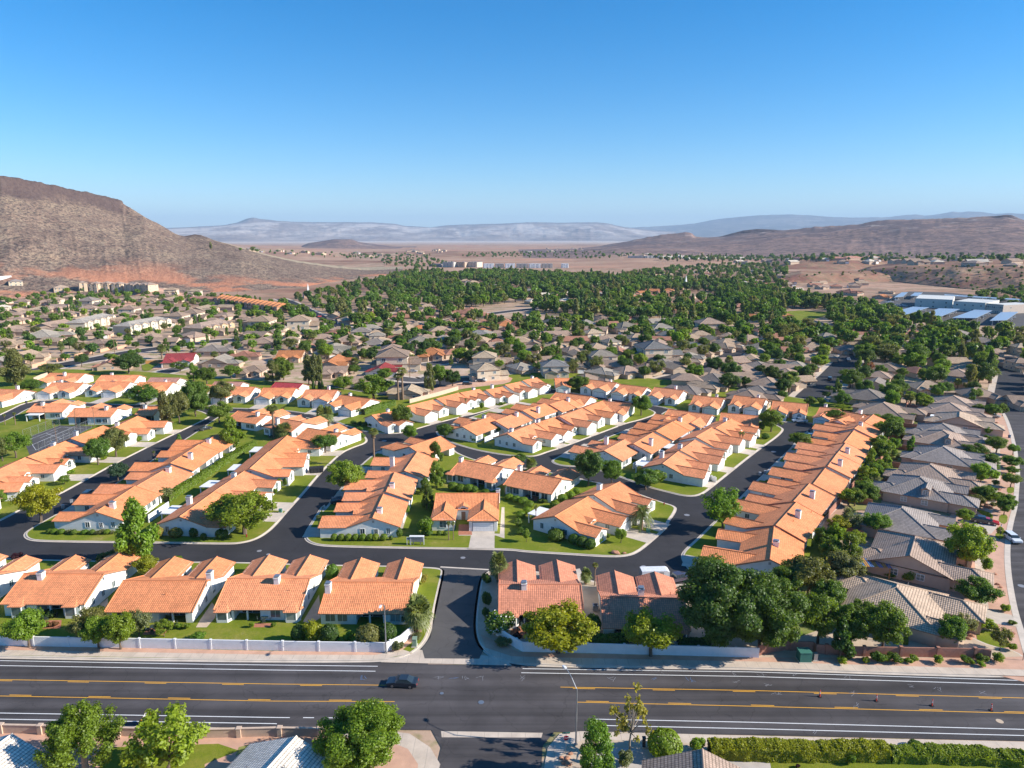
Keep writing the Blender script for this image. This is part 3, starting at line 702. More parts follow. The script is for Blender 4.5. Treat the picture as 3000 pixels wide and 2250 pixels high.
island(xs('g', [(215, 640), (300, 600), (500, 522), (700, 450), (900, 385), (1080, 320), (1180, 312), (1330, 300), (1600, 350), (1900, 395), (2080, 440), (2140, 480), (2000, 530), (1870, 560), (1700, 625), (1500, 700), (1300, 775), (1190, 808), (1090, 846), (1000, 846), (850, 838), (640, 805), (480, 765), (330, 715)]), name='lawn')
island(xs('g', [(1235, 880), (1300, 850), (1400, 780), (1550, 740), (1700, 690), (1950, 590)]) + xs('h', [(-60, 720), (100, 640), (210, 555), (400, 555), (700, 600), (1000, 640), (1320, 700), (1440, 750), (1450, 780), (1380, 850), (1250, 940), (1100, 1050), (900, 1210), (700, 1370), (560, 1480), (400, 1490), (200, 1440), (0, 1390), (-300, 1280)]) + xs('g', [(1700, 980), (1500, 935), (1330, 930), (1245, 905)]), name='lawn')
island(xs('c', [(2000, 500), (1600, 480), (1400, 400), (1345, 335), (1325, 285), (1350, 245), (1420, 185), (1560, 45)]) + xs('h', [(1010, 1500), (1120, 1380), (1270, 1240), (1420, 1090), (1550, 970), (1600, 900), (1640, 840), (1720, 790), (1900, 780), (2010, 740), (2090, 660), (2400, 600)]) + xs('i', [(640, 600), (800, 760), (640, 1020), (430, 1300), (300, 1500)]) + xs('d', [(420, 100), (560, 330), (420, 560), (100, 560)]), name='lawn')
# pavements along the main road
def ribbon(name, a, b_, z, mat): return flat(name, xs('X', a + b_[::-1]), z, mat)
ribbon('pavement', [(-900, 1890), (0, 1906), (800, 1920), (1100, 1921), (1180, 1905)], [(-900, 1907), (0, 1921), (800, 1934), (1120, 1933), (1210, 1915)], ZK + .012, 'concrete')
ribbon('verge', [(-900, 1873), (0, 1889), (500, 1903), (800, 1909), (1090, 1913), (1150, 1870), (1220, 1850)], [(-900, 1890), (0, 1906), (500, 1915), (800, 1920), (1100, 1921), (1180, 1905), (1232, 1864)], ZK + .010, 'gravel_pink')
ribbon('pavement', [(1423, 1900), (1500, 1925), (1700, 1930), (2200, 1940), (3000, 1964), (3600, 1985)], [(1440, 1918), (1510, 1943), (1700, 1948), (2200, 1957), (3000, 1983), (3600, 2004)], ZK + .012, 'concrete')
ribbon('verge', [(1408, 1860), (1520, 1912), (1700, 1918), (2200, 1928), (2880, 1930), (3000, 1925)], [(1423, 1900), (1500, 1925), (1700, 1930), (2200, 1940), (3000, 1964), (3000, 1964)], ZK + .010, 'gravel_pink')
def south(pts, name, mat, z): return flat(name, xs('X', pts), z, mat)
south([(-900, 2106), (0, 2121), (800, 2135), (1120, 2140), (1200, 2150), (1260, 2190), (1290, 2240), (1240, 2420), (-900, 2420)], 'pavement', 'concrete', .05)
south([(-900, 2130), (0, 2142), (800, 2152), (1120, 2165), (1195, 2195), (1225, 2240), (1200, 2420), (-900, 2420)], 'verge', 'gravel_pink', .056)
south([(1640, 2150), (1700, 2143), (2200, 2156), (3000, 2174), (3900, 2194), (3900, 2420), (1590, 2420), (1592, 2260), (1605, 2190)], 'pavement', 'concrete', .05)
south([(1660, 2185), (1720, 2165), (2000, 2178), (2500, 2190), (3000, 2200), (3900, 2220), (3900, 2420), (1610, 2420), (1630, 2240)], 'verge', 'gravel_beige', .056)
south([(1720, 2190), (2060, 2200), (2270, 2235), (2290, 2420), (1660, 2420)], 'verge', 'gravel_grey', .062)
south([(2255, 2229), (2420, 2226), (2600, 2228), (3000, 2236), (3900, 2250), (3900, 2420), (2290, 2420)], 'lawn', 'grass', .07)
south([(330, 2190), (640, 2180), (700, 2200), (600, 2240), (600, 2300), (260, 2300)], 'lawn', 'grass', .066)
south([(700, 2190), (740, 2180), (745, 2192), (690, 2215)], 'lawn', 'grass_dry', .066)
# yards of the front row: pale walks between houses, gravel behind
for a, b_ in (((662, 1830), (600, 1870)), ((950, 1800), (900, 1860))):
 pass
# other streets
STREETS = []
def street(fr, pts, wd, mat='asphalt_new', pv=True, z=.02):
 pp = chaikin(poly(xs(fr, pts)), 2, False); STREETS.append((pp, wd))
 if pv:
  mb = MB(); strip(mb, pp, wd + 5.5, z - .012, 'concrete'); struct(mb.obj('pavement'))
 mb = MB(); strip(mb, pp, wd, z, mat); struct(mb.obj('street'))
street('o', [(-700, 1290), (0, 1180), (420, 1060), (850, 960), (1300, 880), (1700, 800), (2212, 735), (2700, 665), (3100, 640)], 13)
street('k', [(400, 1060), (620, 1030), (900, 1000), (1300, 975), (1600, 955), (1900, 900), (2212, 860), (2500, 830)], 12, z=.022)
street('k', [(900, 1010), (760, 960), (640, 900), (520, 840), (420, 790), (330, 760)], 11, z=.024)
street('h', [(1690, 560), (1720, 430), (1830, 330), (1960, 210), (2100, 60), (2180, -30)], 11)
street('m', [(560, 1520), (700, 1390), (780, 1280), (830, 1210), (850, 1180)], 11, z=.023)
street('l', [(1230, 1430), (1500, 1440), (1660, 1400), (1800, 1340), (1950, 1270), (2100, 1190)], 11)
street('h', [(-100, 300), (60, 260), (400, 180), (700, 80), (860, 0)], 11, z=.021)
street('l', [(880, 1130), (1000, 1100), (1110, 1040)], 9, z=.024)
street('l', [(1000, 1230), (1250, 1180), (1290, 1150)], 9, z=.024)
street('e', [(800, 190), (1150, 175), (1330, 150), (1500, 95), (1650, 60)], 9, 'asphalt_old', z=.024)
street('k', [(1480, 1300), (1700, 1270), (1900, 1230)], 9, 'asphalt_old', z=.024)
street('k', [(1250, 1400), (1480, 1430), (1600, 1380)], 9, 'asphalt_old', z=.026)
street('m', [(2090, 1560), (2110, 1400), (2090, 1290), (2060, 1230)], 11, z=.026)
# the avenue at the far side of the grey-roofed row, with its verge
kl = xs('r', [(2330, 2050), (2212, 1580), (2120, 1290), (2075, 1080), (2035, 800), (2030, 560), (2060, 330), (2120, 120)]) + xs('i', [(2130, 1440), (2150, 1250), (2120, 1000), (2080, 830), (2040, 700), (1995, 600), (1950, 560), (1800, 520)])
flat('street', kl + xs('X', [(2870, 1178), (3000, 1190), (3400, 1230), (3600, 1500), (3600, 1960), (3060, 1960)]), .03, 'asphalt_road')
pp = chaikin(poly(kl), 2, False)
mb = MB(); strip(mb, pp, 1.1, .05, 'kerb_concrete'); struct(mb.obj('kerb'))
def off(pts, d):
 out = []
 for i, p_ in enumerate(pts):
  t = (pts[min(i + 1, len(pts) - 1)] - pts[max(i - 1, 0)]).normalized(); out.append(p_ + Vector((-t.y, t.x)) * d)
 return out
mb = MB(); strip(mb, off(pp, 2.4), 3.6, .038, 'gravel_pink'); struct(mb.obj('verge'))
mb = MB(); strip(mb, off(pp, 5.0), 1.7, .042, 'concrete'); struct(mb.obj('pavement'))
mb = MB(); strip(mb, off(pp, 9.0), 6.5, .034, 'gravel_pink'); struct(mb.obj('verge'))
for fr, pts in (('r', [(1580, 860), (1810, 850), (1815, 920), (1640, 880)]), ('r', [(1690, 1470), (1900, 1460), (2060, 1600), (2080, 1659), (1720, 1640)]), ('r', [(1690, 150), (1880, 200), (1870, 280), (1720, 190)]), ('r', [(1950, 210), (2040, 215), (2025, 320), (1935, 300)]), ('r', [(1905, 405), (2000, 410), (1990, 480), (1905, 470)]),
    ('i', [(1870, 1440), (1960, 1470), (1950, 1510), (1890, 1480)]), ('i', [(2030, 1390), (2110, 1390), (2100, 1460), (2025, 1455)]), ('l', [(1120, 1270), (1210, 1265), (1200, 1295), (1130, 1290)]),
    ('m', [(280, 865), (420, 855), (640, 870), (600, 900), (400, 960), (300, 970)]), ('o', [(270, 760), (420, 755), (390, 780), (290, 780)]), ('o', [(1830, 960), (2080, 950), (2000, 985), (1960, 1040), (1850, 1050)])):
 flat('lawn', xs(fr, pts), .06, 'grass', 1)
for fr, pts in (('r', [(1510, 1230), (1720, 1225), (2080, 1300), (2150, 1430), (1950, 1400), (1540, 1330)]), ('r', [(1650, 330), (1830, 270), (1960, 300), (1860, 420), (1700, 440)]), ('i', [(1560, 920), (1900, 1000), (1850, 1080), (1600, 1000)])):
 flat('driveway', xs(fr, pts), .062, 'drive_concrete')
for fr, pts in (('o', [(1300, 1000), (1520, 990), (1520, 1060), (1250, 1050)]), ('e', [(1300, 70), (1450, 60), (1455, 85), (1330, 95)])):
 flat('yard', xs(fr, pts), .03, 'gravel_pink')
for fr, pts in GREENS: flat('lawn', xs(fr, pts), ZK + .02, 'grass_dry', 1)
# commercial yard
flat('car_park', xs('n', [(60, 960), (330, 800), (560, 755), (1100, 770), (2212, 880), (2600, 1000), (2400, 1300), (900, 1200), (300, 1080)]), .03, 'asphalt_old')
# tennis court
flat('tennis_court', xs('e', [(205, 700), (520, 582), (815, 590), (600, 700), (260, 850)]), ZK + .02, 'asphalt_old')
# ------------------------------------------------------------------ houses
PATIOS = []
HOUSES = []          # (x, y, radius, short description)
SL = .36
def win_mesh(w, h, nx=2, ny=1, arch=False):
 """a window: frame mesh and pane mesh, in the xz plane facing -y, centred on x, sill at z=0"""
 f = MB(); p = MB(); t = .09
 f.box(-w / 2 - t, w / 2 + t, -.07, .02, -t, 0, 'painted_trim'); f.box(-w / 2 - t, -w / 2, -.07, .02, 0, h, 'painted_trim'); f.box(w / 2, w / 2 + t, -.07, .02, 0, h, 'painted_trim')
 if not arch: f.box(-w / 2 - t, w / 2 + t, -.07, .02, h, h + t, 'painted_trim')
 for i in range(1, nx): f.box(-w / 2 + w * i / nx - .03, -w / 2 + w * i / nx + .03, -.06, .02, 0, h, 'painted_trim')
 for j in range(1, ny): f.box(-w / 2, w / 2, -.055, .02, h * j / ny - .025, h * j / ny + .025, 'painted_trim')
 p.face([(-w / 2, -.03, 0), (w / 2, -.03, 0), (w / 2, -.03, h), (-w / 2, -.03, h)], 'window_glass')
 if arch:
  n = 8; a = [(w / 2 * math.cos(math.pi * i / n), h + w / 2 * math.sin(math.pi * i / n)) for i in range(n + 1)]
  p.face([(x, -.03, z) for x, z in a], 'window_glass')
  q = [((w / 2 + t) * math.cos(math.pi * i / n), h + (w / 2 + t) * math.sin(math.pi * i / n)) for i in range(n + 1)]
  for i in range(n):
   f.face([(a[i][0], -.07, a[i][1]), (q[i][0], -.07, q[i][1]), (q[i + 1][0], -.07, q[i + 1][1]), (a[i + 1][0], -.07, a[i + 1][1])], 'painted_trim')
   f.face([(q[i][0], -.07, q[i][1]), (q[i][0], .02, q[i][1]), (q[i + 1][0], .02, q[i + 1][1]), (q[i + 1][0], -.07, q[i + 1][1])], 'painted_trim')
 return f, p
WIN = {}
def window(parent, x, y, z, rz, w=1.4, h=1.2, nx=2, ny=1, arch=False, pane=True):
 k = (w, h, nx, ny, arch, pane)
 if k not in WIN:
  f, p = win_mesh(w, h, nx, ny, arch)
  if pane: WIN[k] = (f.mesh('window'), p.mesh('pane'))
  else:
   o_ = len(f.v); f.v += p.v; f.f += [[i + o_ for i in q] for q in p.f]; f.uv += p.uv
   f.mi += [f.mat(p.mats[i]) for i in p.mi]; WIN[k] = (f.mesh('window'), None)
 a, b_ = WIN[k]
 o = link('window', a, parent); o.location = (x, y, z); o.rotation_euler = (0, 0, rz)
 if b_: link('pane', b_, o)
 return o
GD = {}
def garage_door(parent, x, y, rz, w=4.9, mat='garage_white', h=2.2):
 if (w, mat, h) not in GD:
  m_ = MB()
  for i in range(4):
   m_.box(-w / 2, w / 2, -.05, .0, h / 4 * i + .012, h / 4 * (i + 1) - .012, mat)
   for j in range(6): m_.box(-w / 2 + w * j / 6 + .1, -w / 2 + w * (j + 1) / 6 - .1, -.065, -.05, h / 4 * i + .1, h / 4 * (i + 1) - .1, mat)
  m_.box(-w / 2 - .1, w / 2 + .1, -.02, .0, 0, h + .1, 'dark_recess')
  GD[(w, mat, h)] = m_.mesh('garage_door')
 o = link('garage_door', GD[(w, mat, h)], parent); o.location = (x, y, .02); o.rotation_euler = (0, 0, rz)
 return o
def walls(mb, foot, z0, z1, mat):
 n = len(foot)
 for i in range(n):
  a, b_ = foot[i], foot[(i + 1) % n]
  mb.face([(a[0], a[1], z0), (b_[0], b_[1], z0), (b_[0], b_[1], z1), (a[0], a[1], z1)], mat)
def chimney(parent, x, y, z0, z1, a=.95, b_=1.15, mat='stucco'):
 m_ = MB(); m_.box(-a / 2, a / 2, -b_ / 2, b_ / 2, z0, z1 - .25, mat); m_.box(-a / 2 - .08, a / 2 + .08, -b_ / 2 - .08, b_ / 2 + .08, z1 - .25, z1 - .08, mat)
 c = m_.obj('chimney', parent); c.location = (x, y, 0)
 k = MB(); k.box(-a / 2 + .12, a / 2 - .12, -b_ / 2 + .12, b_ / 2 - .12, z1 - .08, z1 + .10, 'metal_dark'); k.box(-a / 2, a / 2, -b_ / 2, b_ / 2, z1 + .10, z1 + .15, 'metal_grey')
 k.obj('cap', c)
 return c
def bay(parent, x, y, ze, colr):
 """three-sided bay window with its own little hipped roof, on a wall facing +y"""
 f = [(-1.5, 0), (-.95, .95), (.95, .95), (1.5, 0)]
 m_ = MB()
 for i in range(3):
  a, b_ = f[i + 1], f[i]
  for z0, z1, mt in ((0, .55, 'stucco'), (2.15, ze + .1, 'stucco')):
   m_.face([(a[0], a[1], z0), (b_[0], b_[1], z0), (b_[0], b_[1], z1), (a[0], a[1], z1)], mt)
  for q in (0, 1):
   e = b_ if q else a; d = Vector((b_[0] - a[0], b_[1] - a[1])).normalized() * .16 * (-1 if q else 1)
   pp = [(e[0], e[1]), (e[0] + d.x, e[1] + d.y)]
   if q: pp = pp[::-1]
   m_.face([(pp[0][0], pp[0][1], .55), (pp[1][0], pp[1][1], .55), (pp[1][0], pp[1][1], 2.15), (pp[0][0], pp[0][1], 2.15)], 'stucco')
 o = m_.obj('bay_window', parent); o.location = (x, y, 0)
 g_ = MB()
 for i in range(3):
  a, b_ = Vector(f[i + 1]), Vector(f[i]); d = (b_ - a).normalized() * .16; a, b_ = a + d, b_ - d
  nn = Vector((d.y, -d.x)).normalized() * -.04
  a, b_ = a + nn * -1 * 0, b_
  g_.face([(a.x, a.y - .03, .55), (b_.x, b_.y - .03, .55), (b_.x, b_.y - .03, 2.15), (a.x, a.y - .03, 2.15)], 'window_glass')
 g_.obj('pane', o)
 r_ = MB(); t = (0, -1.9, ze + .95); e = [(-1.95, -.55), (-1.25, 1.4), (1.25, 1.4), (1.95, -.55)]
 for i in range(3):
  a, b_ = e[i + 1], e[i]
  r_.face([(a[0], a[1], ze + .02), (b_[0], b_[1], ze + .02), t], 'clay_tile')
  r_.face([(b_[0], b_[1], ze + .02), (a[0], a[1], ze + .02), (a[0], a[1], ze - .12), (b_[0], b_[1], ze - .12)][::-1], 'fascia')
 r_.face([(x_, y_, ze - .12) for x_, y_ in e], 'fascia')
 r_.obj('roof', o, colr)
 return o
def casita(name, label, p1, p2, hd=6.5, wings='GW', zr=5.0, bays=(), patio=True, chim=None, group=None, lod=1, colr=None, short='', cover=False, solar=None, hipw=(), dormer=None, drive=True, wl=(6.2, 4.6), detail=True, rowend=False):
 """white stucco house: main gable along local x (from p1 to p2), wings towards local -y"""
 d = p2 - p1; L = d.length - .35; rz = math.atan2(d.y, d.x); c = (p1 + p2) / 2
 t = thing(name, label, 'house', (c.x, c.y, ZK), rz, group)
 HOUSES.append((c.x, c.y, 10.5, short))
 if colr is None:
  k = rng.uniform(.93, 1.06); q = rng.uniform(-.014, .018); colr = (.80 * k, (.298 + q * .7) * k, (.130 + q) * k)
 zr -= ZK
 ze = zr - hd * SL
 wall = MB(); roof = MB()
 hx = L / 2 - .25; hy = hd - .55
 zw = ze + .55 * SL - .02
 px = .0
 if patio:
  px = rng.choice([-.15, .1, .2]) * L if patio is True else patio
  foot = [(-hx, -hy), (hx, -hy), (hx, hy), (px + 2.4, hy), (px + 2.4, hy - 2.6), (px - 2.4, hy - 2.6), (px - 2.4, hy), (-hx, hy)]
 else: foot = [(-hx, -hy), (hx, -hy), (hx, hy), (-hx, hy)]
 walls(wall, foot, 0, zw, 'stucco')
 zt = zr - .2
 for sx in (-1, 1):
  a = [(sx * hx, -hy, zw), (sx * hx, hy, zw), (sx * hx, 0, zt)]
  wall.face(a if sx > 0 else a[::-1], 'stucco')
 # attic vents
 hx2 = L / 2 + .12
 roof.slab([(-hx2, -hd, ze), (hx2, -hd, ze), (hx2, 0, zr), (-hx2, 0, zr)], .17, 'clay_tile', 'fascia')
 roof.slab([(hx2, hd, ze), (-hx2, hd, ze), (-hx2, 0, zr), (hx2, 0, zr)], .17, 'clay_tile', 'fascia')
 roof.tube([(-hx2, 0, zr + .02), (hx2, 0, zr + .02)], .13, 'clay_tile')
 for sx in (-1, 1):
  for sy in (-1, 1): roof.tube([(sx * (hx2 - .1), sy * hd, ze + .03), (sx * (hx2 - .1), 0, zr + .03)], .09, 'clay_tile', 5)
 spec = []
 gw, ww = 6.6, 5.2
 if L < 13.5: gw, ww = 5.8, 4.3
 for k, s in enumerate(wings):
  sx = -1 if k == 0 else 1
  if s == 'G': spec.append((sx * (hx - gw / 2 + .03), gw, wl[0], 'G'))
  elif s == 'W': spec.append((sx * (hx - ww / 2 + .03), ww, wl[1], 'W'))
 gfront = None
 for (xc, w_, ln, s) in spec:
  yf = -hy - ln; x0, x1 = xc - w_ / 2, xc + w_ / 2
  wz = zw - .03; hw = w_ / 2 + .42; wzr = ze - .03 + hw * SL; hip = s in hipw
  yb = -(zr - wzr) / SL + .25
  wall.face([(x1, -hy + .3, 0), (x1, -hy + .3, wz), (x1, yf, wz), (x1, yf, 0)][::-1], 'stucco')
  wall.face([(x0, yf, 0), (x0, yf, wz), (x0, -hy + .3, wz), (x0, -hy + .3, 0)][::-1], 'stucco')
  if hip: wall.face([(x0, yf, 0), (x1, yf, 0), (x1, yf, wz), (x0, yf, wz)], 'stucco')
  else: wall.face([(x0, yf, 0), (x1, yf, 0), (x1, yf, wz), (xc, yf, wzr - .2), (x0, yf, wz)], 'stucco')
  z0 = ze - .03; ye = yf - .42
  ry = ye + hw if hip else ye + .2
  bl = -hd + .12
  roof.slab([(xc, ry, wzr), (xc, yb, wzr), (xc - hw, bl, z0), (xc - hw, ye, z0)], .15, 'clay_tile', 'fascia')
  roof.slab([(xc, yb, wzr), (xc, ry, wzr), (xc + hw, ye, z0), (xc + hw, bl, z0)], .15, 'clay_tile', 'fascia')
  if hip:
   roof.slab([(xc - hw, ye, z0), (xc + hw, ye, z0), (xc, ry, wzr)], .15, 'clay_tile', 'fascia')
   for sx in (-1, 1): roof.tube([(xc + sx * hw, ye, z0 + .02), (xc, ry, wzr + .02)], .10, 'clay_tile', 5)
  roof.tube([(xc, ry, wzr + .02), (xc, yb, wzr + .02)], .11, 'clay_tile', 5)
  if s == 'G':
   garage_door(t, xc, yf - .01, 0, 4.9 if w_ > 6 else 4.4); gfront = (xc, yf)
   if lod < 2: window(t, xc + (w_ / 2 if xc < 0 else -w_ / 2), (yf - hy) / 2, 1.0, math.pi / 2 if xc < 0 else -math.pi / 2, 1.0, 1.1, 2, 1, False, lod == 0)
  else:
   window(t, xc, yf - .01, .8, 0, 1.5, 1.3, 2, 2, True, lod == 0)
 # entry between the wings
 if dormer is None: dormer = rng.random() < .5
 if len(spec) == 2:
  a = max(spec[0][0] + spec[0][1] / 2, -hx); b_ = spec[1][0] - spec[1][1] / 2; xm = (a + b_) / 2
  dr = MB(); dr.box(-.5, .5, -.06, 0, 0, 2.1, 'fascia'); dr.box(-.62, -.5, -.08, 0, 0, 2.2, 'painted_trim'); dr.box(.5, .62, -.08, 0, 0, 2.2, 'painted_trim')
  q = dr.obj('door', t); q.location = (xm, -hy - .01, 0)
  if dormer and b_ - a > 2.4:
   w_ = min(2.6, b_ - a - .1); hw = w_ / 2 + .25; zb = ze + .5; wzr = zb + hw * SL; yf = -hd + .35; yb = -(zr - wzr) / SL + .25
   dm = MB()
   dm.face([(xm - w_ / 2, yf, ze - .1), (xm + w_ / 2, yf, ze - .1), (xm + w_ / 2, yf, zb), (xm, yf, wzr - .18), (xm - w_ / 2, yf, zb)], 'stucco')
   yq = -(zr - zb) / SL
   for sx in (-1, 1):
    f_ = [(xm + sx * w_ / 2, yf, ze - .1), (xm + sx * w_ / 2, yq, ze - .1), (xm + sx * w_ / 2, yq, zb), (xm + sx * w_ / 2, yf, zb)]
    dm.face(f_ if sx > 0 else f_[::-1], 'stucco')
   dm.slab([(xm, yf - .2, wzr), (xm, yb, wzr), (xm - hw, yq + .2, zb - .05), (xm - hw, yf - .2, zb - .05)], .12, 'clay_tile', 'fascia')
   dm.slab([(xm, yb, wzr), (xm, yf - .2, wzr), (xm + hw, yf - .2, zb - .05), (xm + hw, yq + .2, zb - .05)], .12, 'clay_tile', 'fascia')
   dm.box(xm - .55, xm + .55, yf - .03, yf, ze + .0, zb - .1, 'dark_recess')
   dm.obj('dormer', t, colr)
 wall.obj('wall', t); roof.obj('roof', t, colr)
 if rng.random() < .8:
  for _ in range(rng.randint(1, 2)):
   vp = MB(); x_, y_ = rng.uniform(-hx + 1, hx - 1), rng.uniform(.8, hd - 1.5) * rng.choice((-1, 1)); zz = zr - abs(y_) * SL
   vp.tube([(x_, y_, zz - .1), (x_, y_, zz + rng.uniform(.35, .6))], .07, 'clay_tile', 6)
   vp.obj('vent_pipe', t, (colr[0] * .8, colr[1] * .8, colr[2] * .8))
 # gable-end windows
 for sx in (-1, 1):
  for y_, w_, h_ in ((-hy * .45, 1.0, 1.2), (hy * .1, .8, 1.1), (hy * .6, .8, 1.3)):
   if lod == 2 and w_ < 1: continue
   window(t, sx * (hx + .01), y_, .95, math.pi / 2 * sx, w_, h_, 2, 1, False, lod == 0)
  if lod < 2:
   v_ = MB(); v_.box(-.25, .25, -.03, .02, zr - 1.25, zr - .75, 'metal_grey'); q = v_.obj('vent', t); q.location = (sx * (hx + .01), 0, 0); q.rotation_euler = (0, 0, math.pi / 2 * sx)
 # rear
 if patio:
  sd_ = MB(); sd_.box(-1.9, 1.9, 0, .05, 0, 2.15, 'painted_trim'); sd_.box(-1.8, -.05, .05, .07, .08, 2.08, 'glass_dark'); sd_.box(.05, 1.8, .05, .07, .08, 2.08, 'glass_dark')
  q = sd_.obj('patio_door', t); q.location = (px, hy - 2.59, 0)
  if lod == 0:
   pc = MB(); pc.box(-.14, .14, -.14, .14, 0, zw, 'stucco'); q = pc.obj('porch_column', t); q.location = (px, hy - .2, 0)
 for x_ in ((-hx * .72, -hx * .42, hx * .5, hx * .78)):
  if abs(x_ - px) < 3.3 or any(abs(x_ - b_) < 2.4 for b_ in bays): continue
  window(t, x_, hy + .01, .6 if lod == 0 else .8, math.pi, 1.7, 1.6 if lod == 0 else 1.3, 2, 1, False, lod == 0)
 for b_ in bays: bay(t, b_, hy - .02, ze - .12, colr)
 if cover:
  cv = MB(); cv.box(-2.7, 2.7, -.3, 3.4, 2.3, 2.5, 'painted_trim'); [cv.box(x_ - .12, x_ + .12, 3.05, 3.29, 0, 2.3, 'painted_trim') for x_ in (-2.4, 2.4)]
  q = cv.obj('patio_cover', t); q.location = (px, hy, 0)
 if chim is None: chim = rng.choice([None, (.5, .15), (-.55, .2), (.3, .55)])
 if chim: chimney(t, chim[0] * hx, chim[1] * hd, ze - .5, zr + .9)
 if patio and lod < 2 and rng.random() < .45: PATIOS.append((c.x - math.sin(rz) * (hy + 1.4) + math.cos(rz) * px, c.y + math.cos(rz) * (hy + 1.4) + math.sin(rz) * px, rz, short))
 if solar:
  sp = MB(); n_ = Vector((0, solar, 1 / SL)).normalized()
  y0, y1 = (1.0, hd - 1.2)
  f_ = [(-3.6, y1 * solar, zr - y1 * SL + .14), (3.6, y1 * solar, zr - y1 * SL + .14), (3.6, y0 * solar, zr - y0 * SL + .14), (-3.6, y0 * solar, zr - y0 * SL + .14)]
  if solar > 0: f_ = f_[::-1]
  sp.face(f_, 'solar_glass'); sp.slab(f_, .06, 'solar_glass', 'metal_dark'); sp.f = sp.f[1:]; sp.v = sp.v; sp.mi = sp.mi[1:]; sp.uv = sp.uv[4:]
  sp.obj('solar_panel', t)
 # the driveway from the garage to the kerb
 if gfront and drive:
  cs, sn = math.cos(rz), math.sin(rz)
  W_ = lambda x_, y_: Vector((c.x + x_ * cs - y_ * sn, c.y + x_ * sn + y_ * cs))
  isl = next((q for q in ISL if inpoly(c.x, c.y, q)), None)
  if isl:
   k = 0
   while k < 16 and inpoly(*W_(gfront[0], gfront[1] - k), isl): k += .25
   if 1 < k < 15.5:
    m_ = MB(); pts = [W_(gfront[0] - 2.7, gfront[1]), W_(gfront[0] + 2.7, gfront[1]), W_(gfront[0] + 2.9, gfront[1] - k - .1), W_(gfront[0] - 2.9, gfront[1] - k - .1)]
    pts = pts if area(pts) > 0 else pts[::-1]
    fill(m_, pts, ZK + .012, 'drive_concrete'); struct(m_.obj('driveway'))
 return t
ZRG = 5.0
def ridge(fr, a, b_, z=ZRG):
 return P(fr, a[0], a[1], z), P(fr, b_[0], b_[1], z)
def row(fr, segs, side, where, start, hd=6.5, group=None, short='', **kw):
 """houses of one row: segs = [(p1, p2)] ridge ends in a survey frame, counted from 'start'"""
 out = []
 for i, s in enumerate(segs):
  k = dict(kw); k.update(s[2] if len(s) > 2 else {})
  a, b_ = ridge(fr, s[0], s[1])
  if len(segs) > 2 and i and k.pop('jog', True):
   if k.get('chim'): k['chim'] = None if rng.random() < .25 else (k['chim'][0] + rng.uniform(-.3, .3), k['chim'][1] + rng.uniform(-.1, .3))
   dd = (b_ - a).normalized(); nn = Vector((-dd.y, dd.x)) * rng.uniform(-.9, .9); a, b_ = a + nn + dd * .25, b_ + nn - dd * .25; k['zr'] = ZRG + (-.22, .0, .25)[(i * 2 + len(segs)) % 3]
  if side > 0: a, b_ = b_, a
  if 'label' in k: lab = k.pop('label')
  else: lab = f'orange-roofed white house, {ORD[i]} from {start}, {where}'
  if 'wings' not in k: k['wings'] = rng.choice(('GW', 'WG'))
  out.append(casita('stucco_house', lab, a, b_, hd=k.pop('hd', hd), group=group, short=(f'the {ORD[i]} {short} house from {start}' if start else short), **k))
 return out
def chain(pts, lens=None): return [(pts[i], pts[i + 1]) for i in range(len(pts) - 1)]
GO = 'orange-roofed white houses'
# front rows, backing on to the main road (wings on the far side)
row('a', [((-520, 396), (0, 402), dict(wings='WG', solar=None)), ((125, 420), (674, 422), dict(bays=(4.6, -5.2), patio=-1.0, wings='GW')), ((790, 440), (1362, 441), dict(chim=(-.93, -.35), wings='GG', patio=-4.0))], 1, 'behind the long white road wall', 'the west', hd=7.0, group=GO, short='front-row', lod=0, drive=False)
row('b', [((-79, 431), (465, 431), dict(bays=(6.2, -6.2), patio=2.0, chim=(-.25, .12), wings='GG')), ((570, 453), (1137, 455), dict(chim=(.95, .3), wings='GG', patio=-1.0))], 1, 'behind the white wall, west of the entrance street', 'the middle', hd=7.0, group=GO, short='front-row', lod=0, drive=False)
row('c', [((130, 470), (672, 468), dict(bays=(5.4, -5.6), patio=3.0, chim=(.4, .12), wings='GG', label='wide white house with dusky orange roof and chimney just right of the entrance street')), ((790, 546), (1345, 562), dict(bays=(-5.8,), patio=3.0, wings='GG', chim=(.0, -.3), label='orange-roofed white house half shaded by the big dark trees on the road wall'))], 1, '', '', hd=6.6, group=GO, short='the dusky house east of the entrance', lod=0, drive=False, colr=(.64, .255, .15))
# row beside the hedge, facing the west street
row('e', chain([(828, 1328), (1172, 1102), (1488, 917), (1745, 748), (1900, 655)]), 1, 'west side of the long hedge', 'the pine tree', hd=6.3, group=GO, short='west-hedge', lod=1, chim=(.55, .25))
row('f', chain([(-220, 1370), (85, 1150), (360, 965), (530, 812), (695, 664)]), -1, 'east side of the long hedge', 'the south end', hd=6.3, group=GO, short='east-hedge', cover=True)
row('e', [((-520, 1225), (-160, 1020)), ((-130, 1022), (225, 856)), ((228, 850), (570, 708)), ((590, 702), (885, 585)), ((1010, 600), (1215, 497))], -1, 'in the row below the tennis court', 'the south end', hd=6.3, group=GO, short='tennis-court', chim=(-.3, .35))
# houses backing on to the tennis court
row('e', [((300, 392), (610, 392), dict(cover=True)), ((650, 430), (1040, 430)), ((1215, 416), (1400, 416))], 1, 'with its back to the tennis court', 'the west', hd=5.6, group=GO, short='court-side')
row('f', [((285, 452), (540, 488)), ((595, 512), (860, 559)), ((868, 602), (1180, 652), dict(cover=True, chim=(-.9, -.3)))], 1, 'between the palms at the bend', 'the west', hd=5.8, group=GO, short='palm-bend')
